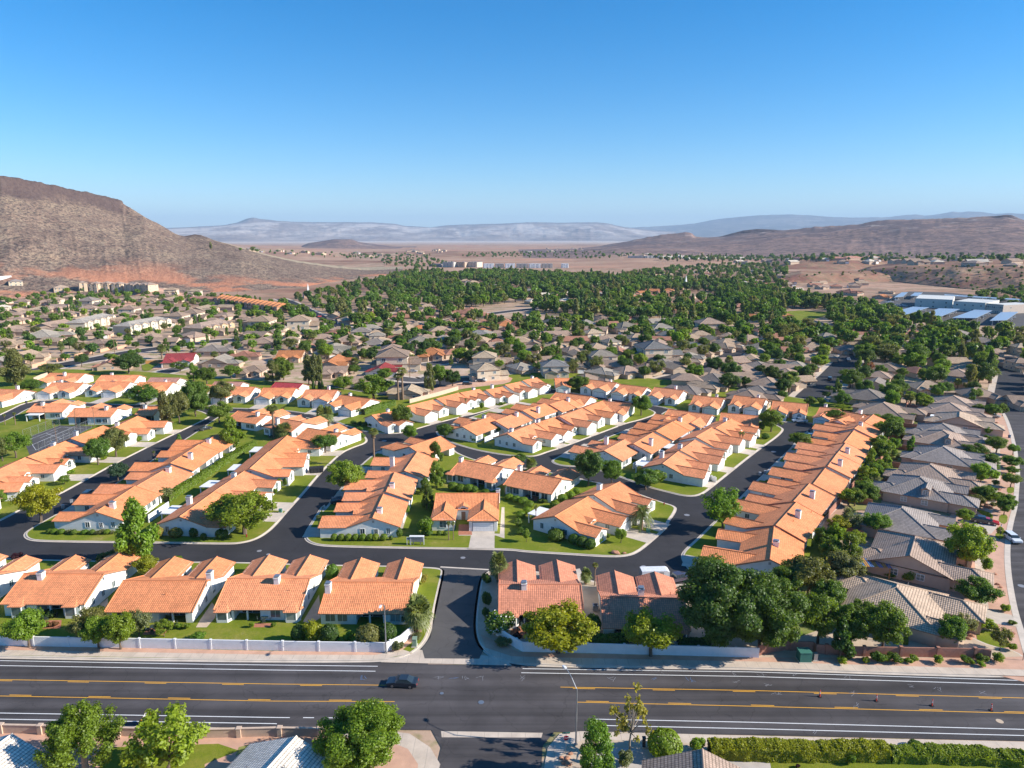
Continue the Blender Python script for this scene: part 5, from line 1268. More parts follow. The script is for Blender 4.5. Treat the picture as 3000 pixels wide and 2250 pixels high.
def proto(kind):
 """first tree of a kind, kept until it is placed"""
 if kind in PROTO: return PROTO[kind]
 out = []
 if kind in SPECS:
  for s in SPECS[kind][1]: out.append((SPECS[kind][0], [('trunk', make_tree(*s)), ]))
  out = [(n, [('trunk', p[0][1][0], 0), ('crown', p[0][1][1], 1)]) for n, p in out]
 elif kind in ('palm', 'tallpalm', 'clump', 'date'):
  a = {'palm': (5, 46, 1.9, 3.2, .26, .9), 'tallpalm': (6, 34, 1.35, 9.0, .20, 1.2), 'clump': (7, 60, 2.1, 1.6, .34, .8), 'date': (8, 46, 3.3, 3.6, .38, 0)}[kind]
  t_, f_, s_ = fan_palm(*a, pin=kind == 'date')
  out = [('palm_tree', [('trunk', t_, 0), ('crown', f_, 1)] + ([('dead_fronds', s_, 2)] if s_ else []))]
 elif kind == 'cypress':
  r = np.random.default_rng(9); n = 1500; z = r.random(n); a = r.uniform(0, 6.28, n); w_ = .5 * np.sin(np.clip((1 - z) * 2.2 + .05, 0, 1.5)) * np.minimum(1, z * 8 + .3)
  c = np.stack([np.cos(a) * w_, np.sin(a) * w_, z], 1)
  t_ = MB(); t_.tube([(0, 0, -.02), (0, 0, .1)], .12, 'bark', 6)
  out = [('cypress_tree', [('trunk', t_.mesh('trunk'), 0), ('crown', quads_mesh('crown', c, np.stack([np.cos(a), np.sin(a), a * 0 + .3], 1) + r.normal(size=(n, 3)) * .3, r.uniform(.06, .12, n), 'leaf', .5), 1)])]
 elif kind in ('shrub', 'box', 'oleander'):
  for s in range(2):
   if kind == 'box': out.append(('shrub', [('foliage', clipped(s + 3, 3000, .032), 1)]))
   else:
    r = np.random.default_rng(90 + s); L = [((*(r.normal(size=2) * .17), r.uniform(.3, .66)), r.uniform(.18, .27)) for _ in range(14)]
    C_ = []; N_ = []
    for c, q in L:
     d = r.normal(size=(200, 3)); d /= np.linalg.norm(d, axis=1, keepdims=True); C_.append(np.array(c) + d * q * r.uniform(.6, 1.1, (200, 1))); N_.append(d + r.normal(size=(200, 3)) * .5)
    C_ = np.concatenate(C_); C_[:, 2] = np.maximum(C_[:, 2], .02); N_ = np.concatenate(N_)
    parts = [('foliage', quads_mesh('foliage', C_, N_, r.uniform(.022, .045, len(C_)), 'leaf', seed=s), 1)]
    if kind == 'oleander':
     k = r.choice(len(C_), 420, replace=False)
     parts.append(('blossom', quads_mesh('blossom', C_[k] * 1.03, N_[k] + np.array([.5, 0, .5]), r.uniform(.016, .03, 420), 'petal', seed=s), 0))
    out.append(('shrub', parts))
 PROTO[kind] = out
 return out
UNIT = {'palm': (4.4, 4.9), 'tallpalm': (3.0, 10.2), 'clump': (4.6, 3.4), 'date': (6.2, 5.6)}   # (width, height) of palms built in metres
TREES = []
def tree(kind, x, y, w_, h, col, label=None, z=0.0, group=None):
 TREES.append(dict(kind=kind, x=x, y=y, w=w_, h=h, col=col, label=label, z=z, group=group))
def T(fr, kind, col, *rows):
 """rows of (x, y of the foot, crown width, height) in survey pixels"""
 for q in rows:
  p = P(fr, q[0], q[1]); lab = q[4] if len(q) > 4 else None
  tree(kind, p.x, p.y, max(pxm(fr, q[2], p), .5), max(pxh(fr, q[3], p), .5), col, lab)
# --- along and south of the main road
T('a', 'round', 'lime', (190, 880, 255, 225, 'bright green street tree with a leaning trunk beside the white wall, far left'))
T('a', 'broad', 'olive', (590, 835, 250, 200, 'olive-yellow tree inside the white wall behind the lime street trees'))
T('a', 'broad', 'lime', (640, 888, 190, 200, 'shorter bright green tree leaning over the white wall'), (785, 893, 210, 235, 'bright green street tree with trunk on the pavement, in front of the white wall'))
T('a', 'wispy', 'pale', (905, 812, 150, 170, 'thin grey-green tree beside the brick patio'))
T('a', 'wispy', 'lime', (1065, 812, 115, 110, 'small pale tree beside the patio in the front garden'))
T('a', 'pine', 'lime', (900, 345, 330, 400, 'large pine tree standing at the kerb of the internal street'))
T('a', 'broad', 'yellow', (955, 425, 150, 140, 'yellow-green bushy tree just below the large pine'))
T('a', 'broad', 'olive', (700, 345, 140, 80, 'low olive bush left of the large pine'))
T('a', 'shrub', 'plum', (112, 303, 62, 42, 'dark plum shrub on the verge of the internal street'))
T('a', 'sprays', 'bright', (560, 1705, 570, 485, 'large juniper with flame-like sprays south of the road'))
T('a', 'wispy', 'lime', (1100, 1690, 480, 390, 'feathery light green tree beside the roadwork sign'))
T('b', 'big', 'lime', (800, 1690, 590, 430, 'large dense bright green tree by the road, bottom centre'))
T('c', 'upright', 'bright', (760, 1730, 310, 355, 'light green tree beside the stop sign and street lamp'))
T('c', 'sparse', 'gold', (985, 1575, 300, 440, 'half-bare yellowing tree by the pavement south of the road'))
T('c', 'broad', 'yellow', (520, 915, 475, 275, 'wide golden-yellow tree in front of the dusky orange roof'))
T('c', 'round', 'yellow', (1120, 938, 350, 288, 'rounded yellow-green tree over the white wall beside the big dark trees'))
T('c', 'big', 'dark', (1580, 885, 640, 585, 'massive dark green tree over the white wall, nearer the parked truck'))
T('d', 'big', 'mid', (70, 893, 540, 465, 'massive dark green tree over the end of the white wall'))
T('d', 'broad', 'mid', (430, 860, 280, 340), (640, 890, 230, 290), (850, 905, 290, 310))
T('d', 'cone', 'dark', (575, 950, 190, 260, 'dark conical tree against the red block wall'))
T('d', 'broad', 'olive', (370, 545, 310, 260)); T('d', 'broad', 'pale', (600, 480, 250, 220))
T('d', 'upright', 'bright', (630, 340, 170, 200)); T('d', 'broad', 'yellow', (560, 150, 130, 125)); T('d', 'wispy', 'pale', (640, 130, 160, 150))
T('d', 'round', 'bright', (805, 155, 160, 155)); T('d', 'broad', 'bright', (775, 660, 170, 110)); T('d', 'broad', 'lime', (1390, 385, 270, 310, 'tall yellow-green tree beside the brown gabled house and the avenue'))
T('d', 'broad', 'mid', (1455, 605, 260, 175, 'spreading dark tree on the pale gravel corner by the avenue'))
T('d', 'broad', 'mid', (1290, 890, 190, 215, 'bushy dark tree at the corner of the red block wall house'))
T('d', 'wispy', 'pale', (1380, 800, 130, 130)); T('d', 'shrub', 'lime', (1445, 775, 110, 115), (1545, 765, 110, 70), (1010, 445, 100, 85), (1650, 645, 60, 50))
T('d', 'wispy', 'olive', (1610, 900, 130, 150))
T('d', 'shrub', 'lime', (585, 985, 62, 42), (745, 978, 52, 36), (1020, 982, 52, 32), (1050, 972, 52, 42), (1208, 985, 62, 55), (1425, 990, 42, 36), (1490, 1005, 50, 38), (1595, 972, 76, 56))
T('d', 'shrub', 'mid', (820, 975, 90, 72), (875, 975, 60, 50), (930, 975, 90, 62), (1390, 986, 66, 56), (1495, 976, 72, 52))
T('d', 'cypress', 'lime', (1000, 862, 30, 66)); T('d', 'shrub', 'bright', (905, 425, 60, 40), (1690, 900, 60, 50), (1365, 690, 40, 35), (1420, 700, 30, 25), (1310, 505, 60, 40), (1520, 380, 70, 90))
# front gardens
T('b', 'box', 'dark', (388, 842, 88, 110), (590, 848, 112, 118), (962, 848, 115, 125)); T('b', 'shrub', 'yellow', (482, 850, 112, 150)); T('b', 'box', 'olive', (840, 866, 150, 132)); T('b', 'shrub', 'lime', (712, 846, 68, 80))
T('b', 'box', 'bright', (606, 432, 78, 90)); T('b', 'shrub', 'gold', (1200, 470, 50, 70)); T('b', 'shrub', 'pale', (1032, 900, 72, 62), (1150, 828, 70, 40)); T('b', 'shrub', 'dark', (1070, 725, 60, 110))
T('b', 'clump', 'palm', (1165, 775, 235, 245, 'bushy fan palm at the entrance street corner'))
T('b', 'shrub', 'bright', (425, 335, 40, 45)); T('b', 'shrub', 'lime', (88, 752, 34, 40), (225, 750, 34, 34), (1130, 620, 50, 60))
T('b', 'shrub', 'dark', (1605, 605, 78, 92), (1600, 680, 62, 60), (1605, 470, 60, 80))
T('c', 'oleander', 'mid', (145, 790, 185, 150, 'round white-flowering shrub at the east side of the entrance street'))
T('c', 'box', 'mid', (742, 778, 100, 112)); T('c', 'clump', 'palm', (135, 450, 160, 195, 'fan palm at the corner of the entrance and internal streets'), (700, 470, 95, 110, 'low palm between the two dusky orange-roofed houses')); T('c', 'tallpalm', 'palm', (758, 480, 52, 150, 'slim tall palm between the two dusky orange-roofed houses'))
T('c', 'shrub', 'pale', (60, 690, 40, 30), (150, 870, 90, 50), (215, 860, 60, 50)); T('c', 'shrub', 'plum', (255, 830, 60, 50))
T('a', 'shrub', 'lime', (1165, 758, 50, 38), (1218, 760, 46, 40), (640, 660, 60, 50)); T('a', 'shrub', 'bright', (1290, 835, 90, 50), (1160, 345, 80, 60))
T('a', 'shrub', 'rust', (290, 750, 60, 36), (350, 745, 60, 34)); T('a', 'shrub', 'dark', (330, 690, 60, 50), (290, 700, 40, 40))
# west streets
T('e', 'broad', 'yellow', (352, 1415, 355, 345, 'yellow-green tree at the junction of the west street and internal street'))
T('f', 'broad', 'lime', (345, 1520, 560, 370, 'wide yellow-green tree shading the corner house east of the hedge'))
T('e', 'round', 'blue', (1022, 1058, 172, 150)); T('e', 'cone', 'bright', (1555, 782, 100, 125)); T('e', 'round', 'bright', (140, 862, 235, 225)); T('e', 'broad', 'olive', (25, 890, 170, 210))
T('e', 'broad', 'olive', (1005, 852, 230, 265)); T('e', 'broad', 'mid', (850, 922, 215, 235)); T('e', 'pine', 'olive', (1432, 605, 190, 300)); T('e', 'broad', 'olive', (1550, 560, 190, 280)); T('e', 'big', 'mid', (1690, 505, 270, 330))
T('e', 'wispy', 'mid', (1262, 412, 330, 185)); T('e', 'broad', 'olive', (1915, 400, 225, 210)); T('e', 'broad', 'bright', (1900, 560, 220, 190)); T('e', 'pine', 'lime', (2005, 795, 265, 275))
T('e', 'pine', 'olive', (135, 235, 330, 300)); T('e', 'broad', 'mid', (275, 292, 190, 110)); T('e', 'wispy', 'olive', (450, 135, 185, 95)); T('e', 'broad', 'dark', (1112, 135, 245, 175)); T('e', 'wispy', 'mid', (1560, 112, 160, 85)); T('e', 'upright', 'bright', (1675, 200, 120, 155)); T('e', 'broad', 'mid', (1790, 222, 195, 145)); T('e', 'broad', 'bright', (2000, 172, 170, 112)); T('e', 'broad', 'mid', (2080, 60, 130, 80))
T('e', 'box', 'bright', (30, 1235, 90, 100), (85, 1215, 80, 90)); T('e', 'tallpalm', 'palm', (545, 985, 42, 112), (100, 355, 30, 88), (135, 575, 42, 108), (45, 575, 40, 90), (1335, 890, 36, 88), (435, 200, 26, 36)); T('e', 'wispy', 'bright', (560, 1092, 112, 82)); T('e', 'clump', 'palm', (185, 1205, 80, 60))
T('e', 'box', 'bright', (470, 1515, 60, 40), (530, 1520, 62, 42), (735, 1520, 60, 36), (925, 1520, 56, 40)); T('e', 'box', 'mid', (640, 1525, 52, 42), (800, 1525, 46, 44), (430, 1515, 50, 40)); T('e', 'shrub', 'pale', (870, 1520, 80, 40), (600, 1518, 50, 40), (970, 1520, 50, 30))
T('e', 'box', 'gold', (1358, 1550, 100, 96), (1522, 1545, 108, 80)); T('e', 'box', 'mid', (1678, 1545, 72, 78), (1760, 1565, 50, 52), (1920, 1555, 100, 80)); T('e', 'shrub', 'pale', (1440, 1225, 150, 120)); T('e', 'shrub', 'lime', (1210, 720, 46, 56), (615, 1000, 60, 40), (900, 880, 50, 40))
T('f', 'broad', 'lime', (1218, 1172, 305, 285, 'round-headed yellow-green street tree standing in the wide dark street verge'))
T('f', 'tallpalm', 'palm', (1466, 930, 118, 330, 'tall fan palm on the brick corner by the wide dark street'), (598, 690, 132, 285, 'tall fan palm behind the hedge at the street bend'), (1712, 360, 115, 285, 'taller of the paired fan palms below the tan house'), (1672, 362, 105, 235, 'shorter of the paired fan palms below the tan house'), (990, 1482, 62, 125), (680, 480, 50, 60))
T('f', 'clump', 'palm', (690, 695, 215, 140), (1010, 590, 120, 195), (1070, 585, 120, 185), (1300, 70, 95, 85)); T('f', 'round', 'mid', (1042, 818, 215, 165)); T('f', 'round', 'bright', (1770, 712, 150, 132)); T('f', 'broad', 'mid', (1705, 605, 190, 205), (2082, 695, 145, 125)); T('f', 'upright', 'mid', (1990, 930, 165, 200)); T('f', 'upright', 'bright', (2005, 1120, 165, 220))
T('f', 'shrub', 'bright', (1910, 1525, 125, 155), (1740, 1345, 80, 80), (1345, 700, 70, 55), (1340, 625, 50, 40), (865, 955, 50, 36), (1235, 425, 60, 40)); T('f', 'box', 'lime', *[(x, 1575, 58, 56) for x in (1120, 1182, 1245, 1303, 1367, 1430, 1477, 1548)]); T('f', 'box', 'mid', (1682, 1545, 52, 80), (1610, 1572, 32, 36)); T('f', 'tallpalm', 'palm', (2108, 1575, 52, 165), (2148, 1570, 48, 158))
T('f', 'shrub', 'dark', *[(x, 575 + (x - 1280) * .12, 60, 40) for x in (1290, 1340, 1390, 1440, 1490)]); T('f', 'wispy', 'pale', (1310, 485, 125, 70))
T('f', 'broad', 'bright', (1460, 355, 330, 215)); T('f', 'wispy', 'bright', (1200, 275, 205, 120)); T('f', 'round', 'bright', (1550, 205, 130, 125)); T('f', 'upright', 'olive', (590, 215, 170, 190)); T('f', 'big', 'bright', (680, 185, 190, 205)); T('f', 'pine', 'olive', (960, 240, 150, 260, 'tallest pine above the curved street, with bare lower trunk'), (900, 225, 170, 235), (1000, 235, 110, 245)); T('f', 'cypress', 'dark', (940, 268, 26, 78), (990, 268, 26, 75), (1016, 270, 26, 80)); T('f', 'broad', 'mid', (1290, 135, 120, 85)); T('f', 'upright', 'olive', (1945, 295, 120, 245)); T('f', 'broad', 'bright', (2030, 240, 155, 195)); T('f', 'broad', 'dark', (2140, 242, 155, 150))
T('f', 'box', 'bright', (645, 1120, 50, 80), (700, 1100, 50, 80), (740, 1050, 50, 60), (790, 1000, 50, 36)); T('f', 'shrub', 'bright', (1775, 1115, 80, 60), (610, 1180, 50, 60), (1000, 385, 30, 50), (1075, 385, 30, 46))
# middle block and upper streets
T('g', 'upright', 'mid', (150, 1300, 150, 210), (130, 1170, 110, 130), (200, 1330, 110, 90)); T('g', 'broad', 'mid', (145, 1500, 110, 130)); T('g', 'round', 'lime', (1010, 1590, 70, 112), (1825, 1598, 105, 128)); T('g', 'round', 'dark', (1545, 1105, 245, 305, 'dark lollipop-shaped tree on the lawn beside the old lane')); T('g', 'broad', 'bright', (1745, 1092, 205, 215)); T('g', 'broad', 'mid', (2040, 1135, 235, 180), (950, 912, 135, 90)); T('g', 'clump', 'palm', (1052, 975, 125, 122)); T('g', 'date', 'palm', (2002, 1485, 205, 245, 'date palm with a thick trunk beside the driveway'))
T('g', 'round', 'mid', (750, 655, 95, 82)); T('g', 'round', 'plum', (798, 622, 75, 75)); T('g', 'round', 'mid', (300, 692, 135, 120)); T('g', 'big', 'mid', (1462, 282, 215, 135)); T('g', 'round', 'bright', (1425, 655, 60, 70), (2000, 495, 175, 185)); T('g', 'tallpalm', 'palm', (825, 1195, 38, 100), (882, 1190, 40, 82), (1090, 1455, 44, 185), (485, 1090, 40, 66), (305, 490, 24, 92), (485, 465, 24, 120), (632, 395, 26, 55), (1120, 700, 40, 50), (1262, 625, 40, 55), (700, 515, 36, 40)); T('g', 'clump', 'palm', (1312, 490, 50, 75))
T('g', 'box', 'bright', (375, 1140, 80, 70), (440, 1150, 80, 62), (510, 1150, 90, 60), (560, 1155, 60, 50), (660, 1165, 70, 30), (740, 1168, 60, 26)); T('g', 'box', 'lime', (860, 1222, 70, 50), (920, 1240, 70, 52), (980, 1260, 80, 60), (1030, 1290, 80, 60), (1015, 1345, 70, 60), (960, 1380, 80, 60), (1320, 1235, 80, 60), (1390, 1205, 70, 56), (1440, 1170, 60, 50), (1255, 1290, 80, 60)); T('g', 'shrub', 'mid', (940, 1460, 70, 90), (960, 1520, 90, 60), (1150, 1250, 80, 40))
T('g', 'box', 'mid', (1265, 1572, 140, 95), (1420, 1600, 90, 80), (1490, 1625, 100, 85), (1560, 1645, 90, 85), (170, 1530, 60, 42), (125, 1525, 50, 36), (255, 1530, 40, 40), (312, 1530, 40, 34)); T('g', 'shrub', 'bright', (1640, 1600, 60, 46), (1700, 1560, 60, 50), (1560, 1520, 30, 30), (640, 700, 60, 46), (560, 725, 60, 46), (1200, 740, 60, 60), (1070, 800, 50, 50), (1160, 745, 50, 46), (1340, 680, 50, 50), (1390, 665, 50, 40), (620, 440, 40, 60), (530, 430, 40, 60), (800, 405, 60, 30), (1720, 570, 40, 30), (1760, 345, 60, 40))
T('h', 'broad', 'bright', (1322, 795, 265, 235)); T('h', 'round', 'mid', (1635, 985, 245, 185)); T('h', 'broad', 'mid', (2022, 715, 255, 165)); T('h', 'wispy', 'mid', (1850, 805, 160, 105)); T('X', 'wispy', 'bright', (2116, 1552, 128, 118, 'light green street tree on the east verge in front of the long row')); T('h', 'broad', 'mid', (1742, 525, 135, 115), (2085, 525, 165, 160)); T('h', 'broad', 'bright', (1860, 512, 105, 85)); T('h', 'clump', 'palm', (575, 735, 85, 60), (732, 1085, 45, 60)); T('h', 'tallpalm', 'palm', (980, 960, 50, 170), (1010, 960, 50, 165), (997, 800, 34, 70), (1570, 1120, 40, 100), (2010, 800, 40, 90))
T('h', 'box', 'mid', (1275, 1415, 70, 100), (1215, 770, 70, 80), (1260, 870, 80, 60), (950, 980, 40, 40), (800, 1100, 50, 60), (400, 850, 60, 40)); T('h', 'shrub', 'bright', (60, 1380, 230, 190), (150, 985, 90, 90), (480, 540, 70, 40), (660, 640, 50, 40), (1650, 640, 60, 50), (1350, 1290, 60, 40))
# between the long row and the avenue row, and along the avenue
T('i', 'broad', 'mid', (742, 745, 195, 142), (762, 905, 225, 255), (1370, 405, 140, 115), (1672, 1085, 245, 175), (1842, 1175, 212, 145), (850, 425, 185, 205), (330, 318, 265, 205)); T('i', 'broad', 'bright', (690, 1115, 265, 225), (650, 1260, 205, 175), (612, 692, 152, 92), (980, 485, 125, 135)); T('i', 'broad', 'lime', (520, 1360, 230, 200), (1740, 1370, 215, 245), (310, 1590, 200, 180)); T('i', 'round', 'mid', (500, 1540, 230, 190), (1855, 645, 175, 155), (1910, 1020, 225, 185)); T('i', 'round', 'bright', (2090, 1045, 115, 125), (1580, 435, 100, 90)); T('i', 'wispy', 'mid', (1975, 625, 110, 145), (1690, 465, 135, 145), (1010, 675, 90, 90)); T('i', 'broad', 'mid', (2080, 1180, 225, 125), (2080, 1250, 145, 85)); T('i', 'round', 'mid', (2065, 1395, 185, 160)); T('i', 'broad', 'mid', (1790, 1570, 250, 195)); T('i', 'wispy', 'olive', (1690, 1615, 165, 145)); T('i', 'broad', 'mid', (2030, 1650, 170, 185)); T('i', 'upright', 'bright', (230, 505, 112, 155), (985, 1040, 120, 190)); T('i', 'round', 'lime', (1820, 835, 82, 92), (1885, 1340, 100, 130), (250, 560, 150, 60))
T('i', 'wispy', 'pale', (1145, 620, 70, 80), (1060, 815, 130, 70)); T('i', 'round', 'rust', (525, 155, 112, 125, 'rust-brown tree standing by the grey-roofed street')); T('i', 'cypress', 'dark', (495, 210, 20, 120), (1050, 500, 18, 90)); T('i', 'round', 'mid', (110, 360, 90, 65), (80, 430, 100, 75)); T('i', 'upright', 'dark', (1010, 1290, 60, 60)); T('i', 'shrub', 'lime', (1805, 905, 60, 40), (1780, 910, 40, 30), (470, 1060, 60, 60), (540, 1100, 60, 50), (430, 1230, 50, 50)); T('i', 'shrub', 'pale', (1850, 720, 80, 40), (1790, 680, 90, 60)); T('i', 'shrub', 'mid', (1960, 1500, 90, 60), (1900, 1370, 80, 60), (1860, 1280, 70, 40), (1800, 860, 50, 40), (2140, 520, 50, 40))
T('i', 'palm', 'palm', (870, 475, 110, 120), (985, 510, 110, 130), (940, 500, 100, 120))
T('r', 'broad', 'mid', (1995, 220, 180, 190)); T('r', 'wispy', 'lime', (1950, 450, 80, 110)); T('r', 'shrub', 'olive', (1745, 440, 130, 100)); T('r', 'shrub', 'pale', (1880, 130, 80, 60), (1700, 150, 80, 60))
# green strip between the long row and the avenue row
T('i', 'broad', 'bright', (470, 1450, 190, 170), (600, 1290, 180, 160), (830, 760, 150, 130), (700, 830, 170, 150), (800, 1000, 150, 140), (640, 1010, 190, 180)); T('i', 'upright', 'lime', (560, 1180, 130, 190), (730, 1200, 120, 150)); T('i', 'wispy', 'pale', (600, 1400, 170, 130), (790, 1120, 150, 110), (880, 880, 150, 100)); T('i', 'broad', 'mid', (380, 1600, 220, 200), (560, 1560, 150, 130), (880, 650, 120, 100), (640, 850, 160, 150))
T('d', 'broad', 'bright', (470, 250, 150, 150), (520, 330, 170, 150), (300, 520, 230, 200)); T('d', 'broad', 'mid', (220, 560, 230, 200), (500, 640, 220, 190), (730, 760, 190, 180), (330, 700, 200, 170)); T('d', 'shrub', 'bright', (740, 560, 110, 70), (690, 620, 110, 80), (640, 440, 100, 60), (720, 440, 80, 40), (870, 410, 70, 40)); T('d', 'broad', 'lime', (540, 250, 110, 190), (680, 240, 110, 120))
T('r', 'shrub', 'mid', (1480, 960, 120, 60), (1520, 800, 140, 70), (1620, 470, 120, 90), (1600, 1050, 110, 70), (1560, 1180, 80, 50), (1640, 1250, 90, 60), (2080, 1400, 90, 50)); T('r', 'broad', 'bright', (1560, 300, 170, 150)); T('i', 'shrub', 'bright', (1780, 1000, 110, 70), (1800, 1080, 100, 60), (1880, 1200, 110, 70), (1900, 1540, 110, 80), (1760, 760, 110, 60), (1790, 600, 110, 80))
# --- hedges
def hedge(name, label, pts, wd, h, col, dens=60, leaf=.16, wob=.12, gaps=0, z=ZK, group=None):
 pts = [Vector(p[:2]) for p in pts]; seg_ = [(pts[i + 1] - pts[i]).length for i in range(len(pts) - 1)]; L = sum(seg_); o = pts[0]
 n = int(L * (wd + 2 * h) * dens); r = np.random.default_rng(int(L * 100)); s = r.random(n) * L; u = r.random(n) * (wd + 2 * h)
 cum = np.concatenate([[0], np.cumsum(seg_)])
 k = np.clip(np.searchsorted(cum, s, side='right') - 1, 0, len(seg_) - 1); f = (s - cum[k]) / np.array(seg_)[k]
 A = np.array([(p.x, p.y) for p in pts]); d = np.array([((pts[i + 1] - pts[i]) / seg_[i])[:] for i in range(len(seg_))])
 base = A[k] * (1 - f)[:, None] + A[k + 1] * f[:, None]; side = np.stack([-d[k][:, 1], d[k][:, 0]], 1)
 off_ = np.where(u < h, -wd / 2, np.where(u < h + wd, u - h - wd / 2, wd / 2)); zz = np.where(u < h, u, np.where(u < h + wd, h, wd + 2 * h - u))
 bump_ = 1 + (fbm(s / 1.6, s * 0, 3, 5) - .5) * wob * 4
 rd = np.clip(np.abs(off_) / (wd / 2), 0, 1); zz = zz * bump_ - np.where(zz > h * .9, rd ** 3 * .2 * h, 0); off_ = off_ * (1 + (fbm(s / 1.1 + 50, zz, 3, 9) - .5) * wob * 3)
 c = np.concatenate([base + side * off_[:, None], (zz + r.normal(size=n) * .05)[:, None]], 1) - np.array([o.x, o.y, 0])
 nr = np.concatenate([side * np.where(u < h, -1, np.where(u < h + wd, 0, 1))[:, None], np.where((u >= h) & (u < h + wd), 1., .25)[:, None]], 1) + r.normal(size=(n, 3)) * .45
 t = thing(name, label, 'hedge', (o.x, o.y, z), 0, group)
 link('foliage', quads_mesh('foliage', c, nr, leaf * r.uniform(.6, 1.3, n), 'leaf', seed=n), t, GREEN[col] if isinstance(col, str) else col)
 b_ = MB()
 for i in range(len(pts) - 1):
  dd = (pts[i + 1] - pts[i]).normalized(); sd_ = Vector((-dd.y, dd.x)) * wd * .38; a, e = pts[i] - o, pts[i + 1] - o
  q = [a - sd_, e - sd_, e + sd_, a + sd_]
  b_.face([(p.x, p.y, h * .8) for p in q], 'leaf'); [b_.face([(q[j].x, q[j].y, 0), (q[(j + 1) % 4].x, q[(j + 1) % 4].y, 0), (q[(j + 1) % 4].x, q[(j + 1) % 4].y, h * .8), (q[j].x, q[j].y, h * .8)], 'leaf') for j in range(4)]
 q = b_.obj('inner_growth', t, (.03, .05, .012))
 return t
hedge('hedge', 'long clipped green hedge running between the two west rows of houses', [P('e', *q) for q in ((1440, 1250), (1600, 1140), (1800, 1015), (2000, 880), (2200, 760))], 1.7, 2.1, 'bright')
hedge('hedge', 'green hedge beside the upper street corner house', [P('f', *q) for q in ((1372, 490), (1450, 465), (1560, 430), (1640, 410))], 1.5, 2.4, 'bright')
hedge('hedge', 'tall clipped yellow-green hedge at the bottom edge, south of the road', [P('t', *q) for q in ((170, 690), (500, 700), (800, 705), (1060, 700), (1320, 705))], 2.3, 2.0, 'yellow', 170, .085, .10, z=.06)
hedge('hedge', 'lower yellow-green hedge at the bottom edge, continuing to the corner', [P('t', *q) for q in ((1330, 712), (1600, 715), (1900, 722), (2212, 745), (2500, 765))], 2.3, 1.45, 'lime', 170, .085, .16, z=.06)
hedge('hedge', 'dark flowering hedge behind the white wall below the dusky roofs', [P('c', *q) for q in ((700, 865), (840, 868), (960, 872))], 1.6, 1.9, 'mid')
hedge('hedge', 'dark hedge behind the white wall beside the big dark trees', [P('c', *q) for q in ((1300, 880), (1400, 884), (1500, 886))], 1.6, 1.6, 'dark')
T('t', 'box', 'lime', (350, 610, 1, 1)) if False else None
T('c', 'box', 'lime', (1205, 1575, 205, 150, 'large clipped round bush beside the pavement and half-bare tree')); T('c', 'shrub', 'lime', (1420, 1560, 110, 110)); T('t', 'box', 'mid', (1508, 645, 82, 42)); T('t', 'shrub', 'bright', (1095, 752, 52, 66), (1070, 700, 40, 40)); T('t', 'shrub', 'plum', (745, 775, 30, 30)); T('c', 'shrub', 'pale', (950, 1640, 110, 90))
# ------------------------------------------------------------------ the town beyond
LANDMARKS = [('the crimson-roofed barn-like house', P('k', 1160, 1330)), ('the park lawn', P('m', 420, 900)), ('the white gabled house', P('k', 1940, 1060)), ('the long grey-roofed street', P('h', 1760, 400)),
   ('the cream two-storey house', P('l', 1000, 1260)), ('the red dirt slope', P('g', 720, 230)), ('the commercial yard', P('n', 1100, 1050)), ('the west avenue', P('o', 1300, 890)), ('the grey townhouses', P('o', 1700, 540)),
   ('the tall brick house', P('l', 1170, 930)), ('the turreted mansion', P('l', 1870, 1000)), ('the east avenue bend', P('i', 2080, 600)), ('the blue trampoline', P('l', 275, 1110)), ('the steepled church', P('k', 560, 740)), ('the long row of terraces', P('j', 1950, 1100))]
HPROTO = {}
def hmaster(kind):
 """first house of a kind for the farther streets; it is moved to its own place when first used"""
 if kind in HPROTO: return HPROTO[kind]
 k = {'hip': {}, 'gable': dict(nearhip=False, hipfar=False, sl=4.0), 'wide': dict(A=7.6, B=8.6, mirror=True, mat='flat_tile'), 'two': dict(storeys=2, A=5.6, B=6.4, gl=4.6, rl=2), 'long': dict(A=5.2, B=10.5, gl=3.4, rl=2, nearhip=False, hipfar=False)}[kind]
 o = hip_house('suburban_house', 'tmp', (0, 0), 0, 'tan', lod=2, reg=False, wc=(.50, .37, .27) if kind != 'two' else (.60, .50, .38), **k)
 HPROTO[kind] = [o, False]
 return HPROTO[kind]
FARH = []
def mid(fr, rows):
 for q in rows:
  x, y, w_, rc, kind, yaw = q[:6]
  p = P(fr, x, y, 3.6 if kind != 'two' else 5.6); wm = pxm(fr, w_, p)
  if any((p.x - a) ** 2 + (p.y - b_) ** 2 < 64 for a, b_, _r, _s in HOUSES): continue
  nat = {'hip': 17.5, 'gable': 17.5, 'wide': 19.5, 'two': 15, 'long': 18}[kind]
  FARH.append(dict(x=p.x, y=p.y, s=min(max(wm / nat, .8), 1.4), rc=rc, kind=kind, yaw=R(yaw), label=q[6] if len(q) > 6 else None))
  HOUSES.append((p.x, p.y, 11, None)); FARH[-1]['hi'] = len(HOUSES) - 1
